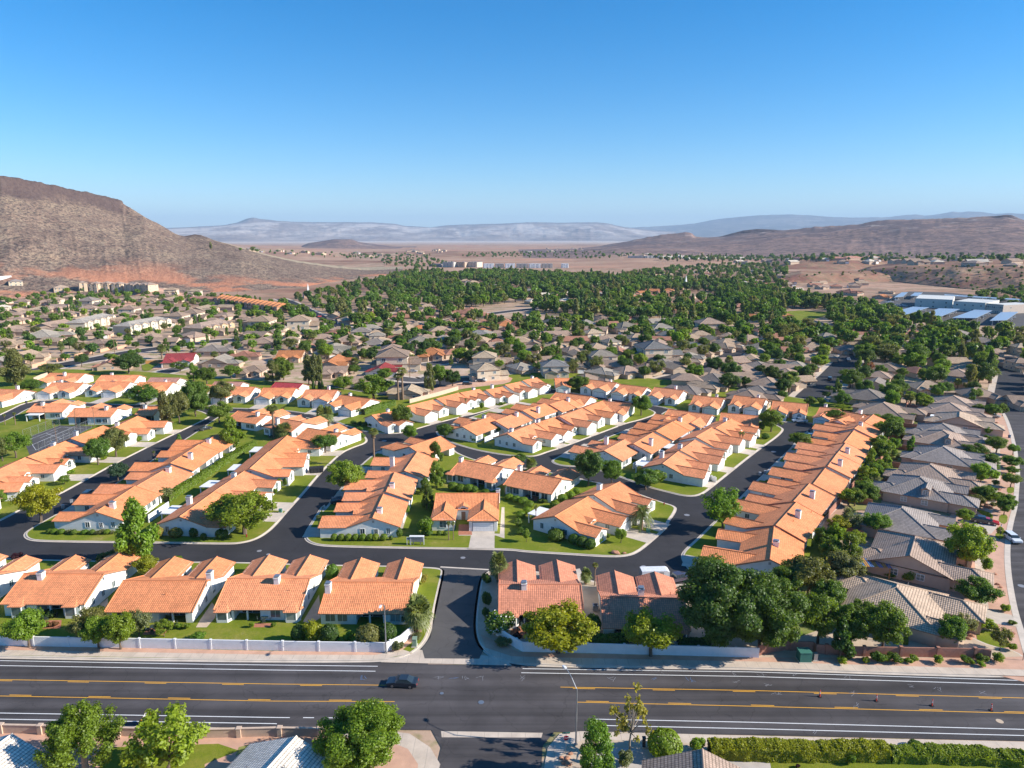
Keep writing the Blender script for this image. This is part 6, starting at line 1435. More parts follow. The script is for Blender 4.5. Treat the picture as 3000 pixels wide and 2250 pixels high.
mid('k', [(190, 955, 240, 'tan', 'two', 0), (490, 950, 230, 'tan', 'two', 10), (190, 1100, 230, 'mauve', 'hip', 190), (420, 1075, 150, 'tan', 'two', -80), (990, 1020, 180, 'slate', 'two', -80), (1120, 1040, 140, 'grey', 'two', -80), (900, 1085, 250, 'mauve', 'wide', -90), (1112, 1110, 240, 'slate', 'wide', -95, 'slate-grey hip-roofed house with a double garage behind the olive gabled house'), (855, 1155, 160, 'bg', 'gable', -85), (1240, 1170, 300, 'mauve', 'wide', 190), (430, 1205, 240, 'orange', 'gable', -90), (765, 1265, 290, 'orange', 'long', 0, 'house with a vivid orange roof behind the tall pines'), (790, 1320, 180, 'mauve', 'gable', -90), (120, 1315, 170, 'brown', 'hip', -90), (1170, 1310, 280, 'red', 'long', -2, 'barn-like white house with a crimson roof'), (1250, 1240, 330, 'brown', 'two', 5), (1560, 1190, 260, 'orange', 'hip', -90), (1990, 1225, 240, 'cream', 'two', 0, 'cream two-storey house behind the balconied cream house'), (1990, 1320, 250, 'cream', 'two', 20, 'cream two-storey house with balconies above the red dirt slope'), (1385, 1490, 170, 'cream', 'gable', 180), (960, 1405, 210, 'mauve', 'gable', 100), (1330, 1020, 220, 'cream', 'wide', 190), (1470, 1090, 220, 'bg', 'hip', -80), (1660, 1065, 160, 'grey', 'hip', -90), (1940, 1035, 170, 'blue', 'two', -80, 'white gabled two-storey house with a dark grey roof'), (40, 1195, 130, 'clay', 'hip', 0), (1500, 1040, 120, 'tan', 'hip', 100), (2090, 1095, 160, 'clay', 'hip', -90)])
mid('l', [(400, 1220, 215, 'bg', 'wide', -90), (700, 1235, 205, 'bg', 'hip', -90), (620, 1290, 240, 'blue', 'two', -85), (350, 1290, 150, 'grey', 'hip', -60), (1210, 1325, 260, 'mauve', 'wide', -60), (1010, 1330, 190, 'grey', 'hip', -40), (880, 1390, 240, 'brown', 'wide', -50), (1370, 1300, 190, 'mauve', 'hip', -60), (1420, 1175, 300, 'blue', 'two', 10), (1000, 1220, 250, 'grey', 'two', -80, 'pale two-storey house with a light grey roof beside the yard'), (760, 1160, 200, 'brown', 'wide', -60), (960, 1140, 220, 'tan', 'hip', 200), (1075, 1090, 130, 'grey', 'two', -60), (1290, 1080, 270, 'tan', 'wide', -75), (1480, 1015, 320, 'grey', 'wide', -75), (1870, 975, 260, 'mauve', 'two', -85, 'large turreted mansion with a brown roof among the trees'), (1450, 945, 190, 'grey', 'gable', -70), (1190, 985, 250, 'bg', 'wide', -60), (930, 1030, 175, 'cream', 'two', -70), (650, 950, 260, 'bg', 'wide', -70), (880, 955, 200, 'grey', 'hip', -80), (690, 1065, 190, 'tan', 'hip', -70), (270, 1005, 220, 'clay', 'wide', -80), (195, 1085, 170, 'clay', 'hip', -80), (390, 1060, 160, 'tan', 'hip', 0), (450, 1110, 120, 'tan', 'gable', 0), (60, 1020, 130, 'grey', 'two', -60), (1740, 1060, 190, 'tan', 'wide', -80), (1680, 1110, 140, 'blue', 'hip', 0), (2010, 1130, 200, 'tan', 'wide', -50), (1850, 1150, 130, 'grey', 'hip', -34), (1780, 1170, 140, 'tan', 'hip', -34), (1710, 1205, 180, 'grey', 'hip', -34), (1640, 1245, 200, 'tan', 'wide', -34), (1500, 1265, 220, 'slate', 'wide', -34), (1180, 900, 80, 'red', 'two', -80, 'tall narrow brick house among the trees'), (960, 800, 100, 'tan', 'hip', -80), (1220, 850, 90, 'pale', 'gable', -70), (390, 900, 90, 'cream', 'gable', 0), (1010, 905, 90, 'brown', 'hip', -80), (1580, 950, 90, 'clay', 'hip', -60)])
mid('h', [(1490, 150, 390, 'brown', 'wide', -30), (1180, 60, 330, 'slate', 'hip', -34), (1000, 105, 330, 'mauve', 'gable', 146), (1600, 55, 260, 'grey', 'wide', -34), (1280, 245, 420, 'brown', 'wide', -34), (1190, 315, 280, 'slate', 'hip', -34), (1080, 390, 460, 'brown', 'wide', -34), (700, 195, 380, 'slate', 'wide', 146), (650, 262, 270, 'tan', 'hip', 146), (430, 320, 380, 'slate', 'hip', 146)])
mid('i', [(530, 385, 480, 'slate', 'wide', 145), (690, 545, 560, 'brown', 'wide', -35), (620, 245, 300, 'slate', 'gable', 146), (650, 155, 270, 'mauve', 'hip', 146), (740, 85, 220, 'brown', 'hip', 146), (1170, 275, 400, 'tan', 'wide', -95), (1700, 350, 420, 'brown', 'wide', -95), (2200, 425, 160, 'brown', 'gable', -100), (1500, 140, 330, 'mauve', 'wide', -34), (1400, 210, 300, 'tan', 'hip', -34), (1560, 75, 240, 'tan', 'hip', -34)])
mid('m', [(560, 1200, 130, 'grey', 'hip', -34), (500, 1130, 210, 'tan', 'wide', -90), (290, 1120, 130, 'brown', 'hip', -34), (60, 1130, 150, 'grey', 'hip', -34), (790, 1150, 210, 'slate', 'wide', -95), (610, 1055, 170, 'grey', 'two', -80), (330, 1065, 170, 'grey', 'wide', -60), (570, 992, 300, 'slate', 'long', 0), (235, 970, 160, 'blue', 'hip', -60), (100, 1015, 170, 'clay', 'two', -85), (1150, 1225, 170, 'grey', 'hip', 146), (1130, 1290, 150, 'tan', 'hip', 146), (1680, 1050, 260, 'slate', 'wide', -60), (1830, 1140, 160, 'brown', 'hip', -60), (1970, 1235, 130, 'brown', 'hip', -60), (970, 1080, 80, 'brown', 'gable', -80), (1280, 1022, 150, 'clay', 'wide', 0), (870, 1002, 120, 'clay', 'hip', 0), (1310, 1185, 190, 'brown', 'wide', 170), (880, 800, 130, 'tan', 'hip', -60), (960, 782, 110, 'clay', 'gable', -60), (1060, 735, 110, 'orange', 'gable', -50), (1100, 695, 90, 'tan', 'hip', -50), (680, 750, 90, 'clay', 'hip', -60), (610, 782, 100, 'tan', 'hip', -60), (800, 705, 150, 'clay', 'hip', -60), (2190, 1130, 90, 'cream', 'two', -90), (2180, 1250, 80, 'brown', 'two', -90)])
mid('o', [(300, 140, 190, 'mauve', 'two', -80), (560, 140, 180, 'mauve', 'hip', -70), (730, 110, 170, 'tan', 'two', -80), (40, 200, 110, 'pale', 'two', -70), (220, 270, 260, 'tan', 'gable', 10), (520, 230, 230, 'cream', 'hip', 10), (780, 215, 260, 'mauve', 'gable', -90), (900, 290, 240, 'mauve', 'hip', -80), (1160, 150, 260, 'slate', 'two', 0), (1160, 230, 220, 'mauve', 'two', -80), (1370, 220, 200, 'mauve', 'two', -80), (60, 400, 190, 'mauve', 'long', 0), (150, 510, 330, 'mauve', 'gable', 0), (700, 450, 400, 'mauve', 'long', 0), (560, 590, 480, 'grey', 'wide', 10), (60, 650, 300, 'tan', 'wide', -80), (270, 660, 220, 'tan', 'hip', -70), (330, 830, 380, 'tan', 'gable', 10), (40, 880, 160, 'grey', 'gable', 0), (1060, 380, 330, 'tan', 'long', 10), (1500, 370, 260, 'tan', 'long', 0), (1680, 250, 260, 'brown', 'two', 5), (1600, 300, 170, 'brown', 'hip', 0), (2160, 310, 160, 'brown', 'two', 0), (1430, 930, 340, 'clay', 'gable', 20, 'terracotta-roofed house beside the palms and the west avenue'), (2200, 120, 260, 'brown', 'long', 0), (1790, 100, 200, 'tan', 'gable', -80), (1580, 110, 170, 'tan', 'hip', -80), (1950, 120, 200, 'tan', 'gable', -80), (560, 330, 180, 'brown', 'hip', 0), (1290, 650, 190, 'mauve', 'hip', 0)])
mid('j', [(1470, 1510, 260, 'red', 'gable', -80, 'white house with a crimson roof beside the orange timber fence'), (1720, 1440, 260, 'slate', 'hip', 0), (1780, 1530, 260, 'grey', 'gable', 0), (1900, 1490, 240, 'clay', 'two', 0), (2060, 1590, 170, 'brown', 'hip', -90), (2120, 1380, 170, 'mauve', 'hip', 0), (2100, 1240, 230, 'mauve', 'two', 0), (1440, 1180, 180, 'brown', 'two', 0), (1560, 1160, 180, 'brown', 'two', 0), (1640, 1120, 200, 'cream', 'long', 0), (1390, 980, 110, 'tan', 'two', -80), (1580, 975, 110, 'cream', 'two', -80), (1340, 1010, 130, 'brown', 'hip', 0), (2000, 1190, 140, 'brown', 'hip', 0)])
COLR = {}
for h in FARH:
 COLR.setdefault((h['rc'], min(LANDMARKS, key=lambda l: (l[1] - Vector((h['x'], h['y']))).length)[0]), []).append(h)
for (rc, lm), hs in COLR.items():
 lp = dict(LANDMARKS)[lm]; hs.sort(key=lambda h: (Vector((h['x'], h['y'])) - lp).length)
 for k, h in enumerate(hs):
  kd = {'hip': 'hipped', 'gable': 'gabled', 'wide': 'wide hipped', 'two': 'two-storey', 'long': 'long gabled'}[h['kind']]
  sh = f'the {ORD[k]} {RN[rc]} roof from {lm}' if len(hs) > 1 else f'the {RN[rc]} roof near {lm}'
  HOUSES[h['hi']] = (h['x'], h['y'], 11, sh)
  lab = h['label'] or (f'{kd} house with {sh}'.replace('with the', 'with') if False else f'{kd} house, {ORD[k]} {RN[rc]} roof from {lm}')
  ms = hmaster(h['kind']); loc = (h['x'], h['y'], .05 + gh(h['x'], h['y'])); kf = rng.uniform(.66, .92); col = (RC[rc][0] * kf, RC[rc][1] * kf * .98, RC[rc][2] * kf * .93)
  GRP = 'houses of the streets beyond the orange quarter'
  if not ms[1]:
   ms[1] = True; o = ms[0]; o.location = loc; o.rotation_euler = (0, 0, h['yaw']); o['label'] = lab; o['group'] = GRP
   for c in o.children:
    if c.get('tint'): c.color = (*col, 1)
  else: o = dup(ms[0], loc, h['yaw'], lab, GRP, color=col)
  o.scale = (h['s'],) * 3
  if h['label'] and h['label'].startswith(('barn', 'white')):
   for c in o.children:
    if c.name.startswith('wall'): c.color = (.72, .70, .66, 1)
for ms in HPROTO.values():
 if not ms[1]: raise RuntimeError('unused house')
# ---- blocks of flats, terraces and other large buildings
def block(name, label, p1, p2, D, storeys, rc, wc, gables=0, flat_=False, cat='building', z=0.0, nwin=None, group=None, sh=2.9, gc=None):
 """a long building: facade from p1 to p2 (seen from the side the facade faces), depth D behind it"""
 d = p2 - p1; L = d.length; rz = math.atan2(d.y, d.x); c = (p1 + p2) / 2
 t = thing(name, label, cat, (c.x, c.y, z), rz, group); H = storeys * sh
 HOUSES.append((c.x - math.sin(rz) * D / 2, c.y + math.cos(rz) * D / 2, L / 2, label[:40]))
 wall, roof = MB(), MB(); walls(wall, [(-L / 2, 0), (L / 2, 0), (L / 2, D), (-L / 2, D)], -1.5, H, 'stucco_tint')
 if flat_:
  wall.box(-L / 2 - .1, L / 2 + .1, -.1, .25, H, H + .6, 'stucco_tint'); wall.box(-L / 2 - .1, L / 2 + .1, D - .25, D + .1, H, H + .6, 'stucco_tint')
  roof.box(-L / 2, L / 2, 0, D, H - .1, H + .15, 'plain_paint')
 else: hip_roof(roof, wall, -L / 2, L / 2, 0, D, H - .05, .36, 'x', True, True, 'concrete_tile', 'stucco_tint', .5, False)
 gx = [(-L / 2 + L * (i + .5) / gables) for i in range(gables)]
 for x_ in gx:
  w_ = min(4.6, L / gables * .62); y0 = -1.0
  walls(wall, [(x_ - w_ / 2, y0), (x_ + w_ / 2, y0), (x_ + w_ / 2, .2), (x_ - w_ / 2, .2)], -1.5, H + (.3 if not flat_ else .9), 'stucco_tint')
  if not flat_: hip_roof(roof, wall, x_ - w_ / 2, x_ + w_ / 2, y0, D * .4, H + .3, .42, 'y', False, True, 'concrete_tile', 'stucco_tint', .3, False)
  else: roof.box(x_ - w_ / 2, x_ + w_ / 2, y0, .2, H + .9, H + 1.0, 'plain_paint')
 wall.obj('wall', t, wc); roof.obj('roof', t, RC.get(rc, rc) if isinstance(rc, str) else rc)
 nw = nwin or max(3, int(L / 3.6))
 for s_ in range(storeys):
  for i in range(nw):
   x_ = -L / 2 + L * (i + .5) / nw
   y_ = -1.01 if any(abs(x_ - g_) < min(4.6, L / max(gables, 1) * .62) / 2 - .7 for g_ in gx) else -.01
   window(t, x_, y_, s_ * sh + .9, 0, 1.5, 1.4, 2, 1, False, False)
 for i in range(2):
  for s_ in range(storeys): window(t, L / 2 + .01, D * (i + .5) / 2, s_ * sh + .9, math.pi / 2, 1.3, 1.3, 2, 1, False, False)
 return t
def blk(fr, x1, y1, x2, y2, D, st, rc, wc, label, name='apartment_building', land=False, **k):
 a, b_ = (PT if land else P)(fr, x1, y1), (PT if land else P)(fr, x2, y2)
 z = min(a.z, b_.z) if land else 0.0
 return block(name, label, Vector(a[:2]), Vector(b_[:2]), D, st, rc, wc, z=z, **k)
blk('o', 1110, 525, 1510, 420, 14, 2, 'grey', (.60, .52, .40), 'grey-roofed row of townhouses with five pale gables, left of the pair', gables=5, name='townhouse_block')
blk('o', 1700, 575, 2230, 470, 14, 2, 'grey', (.60, .52, .40), 'grey-roofed row of townhouses with five pale gables, right of the pair', gables=5, name='townhouse_block')
blk('j', 1640, 1345, 1905, 1295, 16, 2, 'brown', (.52, .38, .24), 'long tan apartment building with small roof gables beside the west avenue', gables=4)
blk('j', 2110, 1290, 2212, 1265, 14, 2, 'brown', (.52, .38, .24), 'tan apartment building across the road junction from the avenue')
for k, (x0, y0, x1, y1) in enumerate([(640, 985, 715, 985), (725, 984, 800, 986), (812, 985, 890, 988), (905, 985, 985, 990), (1010, 988, 1085, 995), (1105, 992, 1205, 998)]):
 blk('j', x0, y0, x1, y1, 14, 3, 'brown', (.60, .46, .32), f'{ORD[k]} from the left of the stepped tan flats under the mesa', gables=2, group='flats under the mesa', sh=3.4, land=True)
blk('j', 440, 1000, 560, 985, 16, 2, 'tan', (.52, .40, .28), 'tan two-storey flats at the left end of the hillside terrace', land=True)
blk('j', 0, 905, 95, 880, 14, 2, 'grey', (.68, .68, .68), 'white modern house with dark windows below the mesa, left edge', flat_=True, land=True, name='modern_house', cat='house')
blk('j', 75, 950, 190, 945, 14, 2, 'slate', (.60, .50, .36), 'tan house with a steep dark roof on the red bank', land=True, name='hillside_house', cat='house')
blk('j', 1225, 975, 1310, 985, 12, 1, 'tan', (.50, .38, .26), 'low tan building at the right end of the stepped flats')
for k in range(15):
 x, y = 1735 + k * 34.5, 1062 + k * 5.6
 blk('j', x, y + 10, x + 27, y + 14, 16, 2, 'orange', (.52, .30, .18), f'{ORD[k]} orange-roofed terrace from the left in the long stepped row', name='terraced_house', cat='house', group='orange terraces of the long stepped row', nwin=2)
blk('j', 1510, 1055, 1760, 1062, 10, 1, 'clay', (.5, .28, .2), 'long low building with a terracotta roof left of the terraces', name='carport_block')
a = blk('k', 1540, 500, 1640, 502, 25, 2, (.30, .27, .25), (.22, .19, .18), 'dark brown low flats at the left end of the far modern blocks', flat_=True, land=True)
for k, (x0, x1, wc) in enumerate([(1650, 1740, (.55, .50, .45)), (1750, 1830, (.50, .36, .26)), (1840, 1930, (.58, .50, .40))]):
 blk('k', x0, 505, x1, 507, 25, 4, (.4, .38, .36), wc, f'{ORD[k]} from the left of the tall modern flats beyond the green belt', flat_=True, gables=4, land=True, group='modern flats beyond the green belt')
for k, (x0, x1) in enumerate([(45, 130), (140, 210), (220, 300), (312, 405), (412, 510), (518, 606), (680, 735)]):
 blk('l', x0, 512, x1, 512, 22, 3, (.5, .5, .5), (.82, .82, .82) if k % 2 == 0 else (.42, .38, .35), f'{ORD[k]} from the left of the white modern blocks beyond the green belt', flat_=True, gables=3, land=True, group='white modern blocks beyond the green belt')
for k, (x0, x1, y) in enumerate([(1215, 1340, 432), (1362, 1480, 432), (1500, 1600, 434), (1640, 1700, 430), (1705, 1870, 440), (1900, 2010, 436), (2055, 2180, 440)]):
 blk('l', x0, y, x1, y, 22, 2, (.45, .44, .43), (.52, .50, .47), f'{ORD[k]} from the left of the pale condominiums below the right ridge', flat_=True, gables=4, land=True, group='condominiums below the ridge')
for k, (x0, x1, y) in enumerate([(160, 250, 455), (320, 390, 452), (480, 560, 455), (640, 760, 455), (775, 905, 450), (950, 1050, 445), (1120, 1230, 450), (1240, 1290, 450)]):
 blk('m', x0, y, x1, y, 20, 2, 'clay', (.42, .28, .20), f'{ORD[k]} from the left of the brown flats on the right-hand bench', land=True, group='brown flats on the bench', nwin=6)
blk('m', 1700, 500, 1820, 500, 18, 2, 'brown', (.45, .34, .26), 'large brown house with terraces on the edge of the right bench', name='hillside_house', cat='house', land=True)
blk('m', 2040, 505, 2160, 505, 18, 1, 'brown', (.36, .26, .2), 'low brown house on the edge of the right bench', name='hillside_house', cat='house', land=True)
# commercial yard: ribbed building with a pale flat roof, lamps, shade structures
def pt(x, y): return P('n', x, y)
a, b_ = pt(632, 985), pt(1172, 1010)
block('warehouse', 'long ribbed commercial building with a pale flat roof, left half', a, b_, 60, 2, (.70, .66, .58), (.62, .60, .55), flat_=True, nwin=3, sh=4.2)
a, b_ = pt(1180, 1030), pt(1640, 1060)
block('warehouse', 'long ribbed commercial building with a pale flat roof, right half with entrance', a, b_, 48, 2, (.70, .66, .58), (.62, .60, .55), flat_=True, nwin=4, sh=4.2)
block('warehouse', 'glazed corner office of the commercial building', pt(1650, 1060), pt(1900, 1085), 40, 2, (.70, .66, .58), (.50, .42, .36), flat_=True, nwin=9, sh=4.0)
def carport(label, c4, h=4.2):
 """flat sheet roof on posts; c4 = survey corners of the roof"""
 p4 = [P('n', *q, h) for q in c4]; o = p4[0]
 t = thing('shade_canopy', label, 'carport', (o.x, o.y, .04), 0, 'metal canopies of the commercial yard')
 q = [p - o for p in p4]; q = q if area(q) > 0 else q[::-1]
 m_ = MB(); m_.slab([(p.x, p.y, h) for p in q], .25, 'panel_metal'); m_.obj('roof', t)
 cc = (q[0] + q[1] + q[2] + q[3]) / 4
 for i in range(4):
  for f in (.12, .5):
   e = q[i].lerp(q[(i + 1) % 4], f) * .94 + cc * .06
   m_ = MB(); m_.tube([(e.x, e.y, 0), (e.x, e.y, h - .2)], .14, 'metal_white', 6); m_.obj('post', t)
for lab, c4 in (('metal canopy beside the park trees, leftmost in the front', [(20, 1010), (150, 948), (262, 955), (180, 1015)]), ('large blue metal canopy in front of the ribbed building, second from the left', [(360, 1045), (610, 975), (845, 985), (490, 1095)]),
    ('large blue metal canopy in front of the ribbed building, third from the left', [(715, 1110), (985, 998), (1290, 1008), (1000, 1122)]), ('large blue metal canopy before the glazed office, fourth from the left', [(1180, 1135), (1500, 1018), (1755, 1030), (1520, 1140)]),
    ('blue metal canopy at the right end of the commercial yard', [(1720, 1175), (1880, 1055), (2130, 1050), (1960, 1170)]), ('blue metal canopy at the back left of the commercial yard', [(340, 840), (450, 770), (540, 768), (470, 830)]),
    ('small blue metal canopy at the back of the commercial yard', [(575, 815), (640, 772), (755, 772), (680, 822)]), ('very long thin canopy along the back of the commercial yard', [(1060, 812), (1070, 798), (2212, 868), (2212, 885)])):
 carport(lab, c4)
# churches
def church(fr, x, y, label, h):
 p = P(fr, x, y); t = thing('church', label, 'church', (p.x, p.y, 0), R(20)); HOUSES.append((p.x, p.y, 12, 'the church'))
 w_, r_ = MB(), MB(); walls(w_, [(-5, -9), (5, -9), (5, 9), (-5, 9)], 0, 5, 'stucco_tint'); hip_roof(r_, w_, -5, 5, -9, 9, 5, .6, 'y', False, False, 'concrete_tile', 'stucco_tint', .4, False)
 w_.obj('wall', t, (.52, .36, .27)); r_.obj('roof', t, RC['clay'])
 s_ = MB(); s_.box(-1.1, 1.1, -8.8, -6.6, 5, h * .6, 'painted_trim'); 
 for k in range(4):
  a, b_ = [(-1.1, -8.8), (1.1, -8.8), (1.1, -6.6), (-1.1, -6.6)][k], [(1.1, -8.8), (1.1, -6.6), (-1.1, -6.6), (-1.1, -8.8)][k]
  s_.face([(*a, h * .6), (*b_, h * .6), (0, -7.7, h)], 'painted_trim')
 s_.obj('steeple', t)
 for sx in (-1, 1):
  for y_ in (-5, 0, 5): window(t, sx * 5.01, y_, 1.5, sx * math.pi / 2, 1.2, 2.0, 1, 2, True, False)
church('k', 560, 752, 'church with a thin white steeple among dark trees below the mesa', 17); church('l', 1655, 690, 'church with a white steeple in the right part of the green belt', 20)
# ---- small far houses, scattered by quarter
def scatter(polyF, d, tries, seed, avoid=8.0, patch=0.0):
 r = random.Random(seed); xs_ = [p[0] for p in polyF]; ys_ = [p[1] for p in polyF]; grid = {}; out = []
 for _ in range(tries):
  x, y = r.uniform(min(xs_), max(xs_)), r.uniform(min(ys_), max(ys_))
  if not inpoly(x, y, polyF): continue
  p = PT('F', x, y); k = (int(p.x // d), int(p.y // d))
  if any((p.x - q.x) ** 2 + (p.y - q.y) ** 2 < d * d for i in (-1, 0, 1) for j in (-1, 0, 1) for q in grid.get((k[0] + i, k[1] + j), ())): continue
  if patch and float(fbm(np.array([p.x / 55 + 90]), np.array([p.y / 80 + 40]), 3, seed)[0]) < patch: continue
  if inpoly(p.x, p.y, PARK_): continue
  if blocked(p.x, p.y, avoid): continue
  grid.setdefault(k, []).append(p); out.append(p)
 return out
HG = {}
PARK_ = [P('m', *q) for q in ((265, 845), (650, 845), (655, 985), (285, 1005))]
def regrid():
 HG.clear()
 for h in HOUSES: HG.setdefault((int(h[0] // 40), int(h[1] // 40)), []).append(h)
def blocked(x, y, a):
 k = (int(x // 40), int(y // 40))
 for i in (-1, 0, 1):
  for j in (-1, 0, 1):
   for h in HG.get((k[0] + i, k[1] + j), ()):
    if (h[0] - x) ** 2 + (h[1] - y) ** 2 < (min(h[2], 30) * .62 + a * .5) ** 2: return True
 for pp, wd in STREETS:
  for q in range(len(pp) - 1):
   a_, b_ = pp[q], pp[q + 1]; ab = b_ - a_; f = max(0, min(1, ((x - a_.x) * ab.x + (y - a_.y) * ab.y) / max(ab.length_squared, 1e-6)))
   if (a_.x + ab.x * f - x) ** 2 + (a_.y + ab.y * f - y) ** 2 < (wd / 2 + 2.5) ** 2: return True
 return False
DH = None
QUARTERS = [([(850, 690), (900, 672), (1010, 668), (1090, 690), (1130, 700), (1050, 722), (960, 722), (870, 712)], ('clay', 'clay', 'orange', 'mauve'), 17, 'tiled roofs clustered before the green belt', 36),
   ([(690, 688), (850, 662), (960, 668), (900, 690), (720, 700)], ('tan', 'cream', 'clay'), 18, 'tan roofs beside the steepled church', 25),
   ([(0, 650), (220, 640), (420, 652), (560, 662), (600, 700), (560, 740), (350, 750), (0, 760)], ('mauve', 'tan', 'brown'), 19, 'tan roofs on the slope under the mesa', 25),
   ([(1290, 592), (1480, 578), (1700, 580), (1690, 604), (1500, 616), (1330, 608)], ('tan', 'clay', 'mauve', 'pale'), 26, 'roofs beyond the green belt', 30),
   ([(1255, 640), (1300, 622), (1400, 625), (1480, 634), (1420, 650)], ('orange', 'clay'), 19, 'orange roofs in a clearing of the green belt', 15),
   ([(1560, 566), (1800, 560), (2212, 562), (2212, 574), (1850, 572), (1600, 572)], ('mauve', 'brown', 'pale'), 42, 'roofs on the bench below the right ridge', 24),
   ([(1540, 620), (1700, 606), (1860, 604), (1880, 622), (1700, 632)], ('clay', 'mauve', 'tan', 'pale'), 30, 'roofs at the foot of the red scarps', 20),
   ([(560, 700), (1000, 705), (1500, 700), (1700, 740), (1800, 790), (1700, 850), (1500, 832), (1000, 782), (620, 772)], ('tan', 'mauve', 'brown', 'tan', 'clay', 'grey'), 16.5, 'streets behind the orange quarter', 115),
   ([(1500, 705), (1900, 700), (2212, 740), (2330, 860), (2100, 850), (1900, 800), (1700, 750)], ('brown', 'tan', 'slate', 'clay'), 26, 'trees right of the long grey street', 25),
   ([(880, 541), (960, 541), (960, 549), (880, 549)], ('tan', 'brown', 'slate'), 45, 'hill suburb above the flats', 10), ([(1140, 537), (1260, 536), (1260, 546), (1140, 547)], ('pale', 'tan', 'slate'), 40, 'valley suburb before the pale mountains', 16), ([(1330, 549), (1540, 548), (1540, 557), (1330, 557)], ('tan', 'clay', 'slate', 'pale'), 38, 'bench left of the right ridge', 16),
   ([(960, 612), (1100, 604), (1300, 612), (1500, 640), (1700, 660), (1780, 690), (1600, 696), (1400, 684), (1200, 668), (1040, 650)], ('clay', 'tan', 'grey', 'pale', 'orange'), 30, 'roofs showing through the green belt', 42),
   ([(500, 533), (560, 537), (700, 543), (900, 548), (900, 556), (700, 556), (560, 546)], ('brown', 'tan', 'slate'), 55, 'houses of the far hill suburb', 16)]
for q in ((340, 900), (420, 900), (500, 890), (580, 880), (340, 960), (430, 990), (480, 1010)):
 p = P('m', *q); HOUSES.append((p.x, p.y, 24, None))
regrid(); nfar = 0
DM = {}
for poly_, cols, d, grp, cap in QUARTERS:
 pts = scatter(poly_, d, 1600, int(d * 31) + len(grp), 9)[:cap]; rr_ = random.Random(len(pts))
 for i, p in enumerate(pts):
  rc = rr_.choice(cols); kind = rr_.choice(('hip', 'gable')); sc_ = rr_.uniform(.8, 1.15) * (1.7 if d > 40 else 1)
  sub = 'streets behind' in grp or 'trees right' in grp; key = (kind, sub)
  lab = f'small {RN[rc]} roofed house among the {grp}'
  if key not in DM:
   t = thing('suburban_house' if sub else 'distant_house', lab, 'house', (0, 0, 0), 0); w_, r_ = MB(), MB()
   if kind == 'hip':
    walls(w_, [(-7, -5.5), (7, -5.5), (7, 5.5), (-7, 5.5)], -1, 2.8, 'stucco_tint'); hip_roof(r_, w_, -7, 7, -5.5, 5.5, 2.75, .42, 'x', True, True, 'concrete_tile', 'stucco_tint', .5, False)
    walls(w_, [(1, -8), (6, -8), (6, -5), (1, -5)], -1, 2.7, 'stucco_tint'); hip_roof(r_, w_, 1, 6, -8, -1, 2.7, .42, 'y', False, True, 'concrete_tile', 'stucco_tint', .4, False)
    w_.box(1.4, 5.6, -8.04, -8.0, 0, 2.1, 'garage_white')
   else:
    walls(w_, [(-7.5, -5), (7.5, -5), (7.5, 5), (-7.5, 5)], -1, 2.8, 'stucco_tint'); hip_roof(r_, w_, -7.5, 7.5, -5, 5, 2.75, .40, 'x', False, False, 'concrete_tile', 'stucco_tint', .5, False)
    walls(w_, [(-6, -8.5), (-.5, -8.5), (-.5, -4.6), (-6, -4.6)], -1, 2.7, 'stucco_tint'); hip_roof(r_, w_, -6, -.5, -8.5, -1, 2.7, .40, 'y', False, True, 'concrete_tile', 'stucco_tint', .4, False)
    w_.box(2, 4, -5.04, -5.0, .8, 2.1, 'glass_dark')
   w_.obj('wall', t, (.55, .42, .31)); q = r_.obj('roof', t, RC[rc]); q['tint'] = 1
   DM[key] = t; o = t; o.location = (p.x, p.y, p.z); o.rotation_euler = (0, 0, rr_.uniform(-1, 1)); o['group'] = grp; o.scale = (sc_,) * 3
  else: o = dup(DM[key], (p.x, p.y, p.z), rr_.choice((0, 0, 1.57, 3.14, -1.57)) + rr_.uniform(-.5, .5), lab, grp + ', ' + RN[rc], (sc_,) * 3, tuple(c * q_ for c, q_ in zip(RC[rc], (.84, .82, .77))))
  o['group'] = grp + ', ' + RN[rc]
  HOUSES.append((p.x, p.y, 26 if 'through' in grp else 10, None)); nfar += 1
# ------------------------------------------------------------------ trees of the town: the nearer ones singly, the woodland as one mass
regrid()
WOOD = []
def green(polyF, d, tries, seed, hrange, mixk, single=True, avoid=5.0, patch=0.0):
 r = random.Random(seed)
 for p in scatter(polyF, d, tries, seed, avoid, patch):
  kind, col = r.choice(mixk); h = r.uniform(*hrange); w_ = h * r.uniform(.8, 1.15)
  if kind in ('upright', 'cone', 'pine'): h *= 1.2; w_ = h * r.uniform(.42, .6)
  if kind == 'cypress': w_ = h * .18
  if kind == 'palm':
   h = r.uniform(5, 9)
  WOOD.append((kind, p.x, p.y, p.z, w_, h, col, single))
BM = [('round', 'mid'), ('broad', 'mid'), ('broad', 'bright'), ('round', 'dark'), ('broad', 'dark'), ('wispy', 'olive'), ('upright', 'mid'), ('round', 'lime'), ('broad', 'mid'), ('palm', 'palm')]
DK = [('round', 'dark'), ('broad', 'dark'), ('broad', 'mid'), ('round', 'mid'), ('big', 'mid'), ('upright', 'olive'), ('pine', 'dark'), ('broad', 'bright'), ('round', 'bright'), ('broad', 'mid'), ('wispy', 'olive'), ('broad', 'lime')]
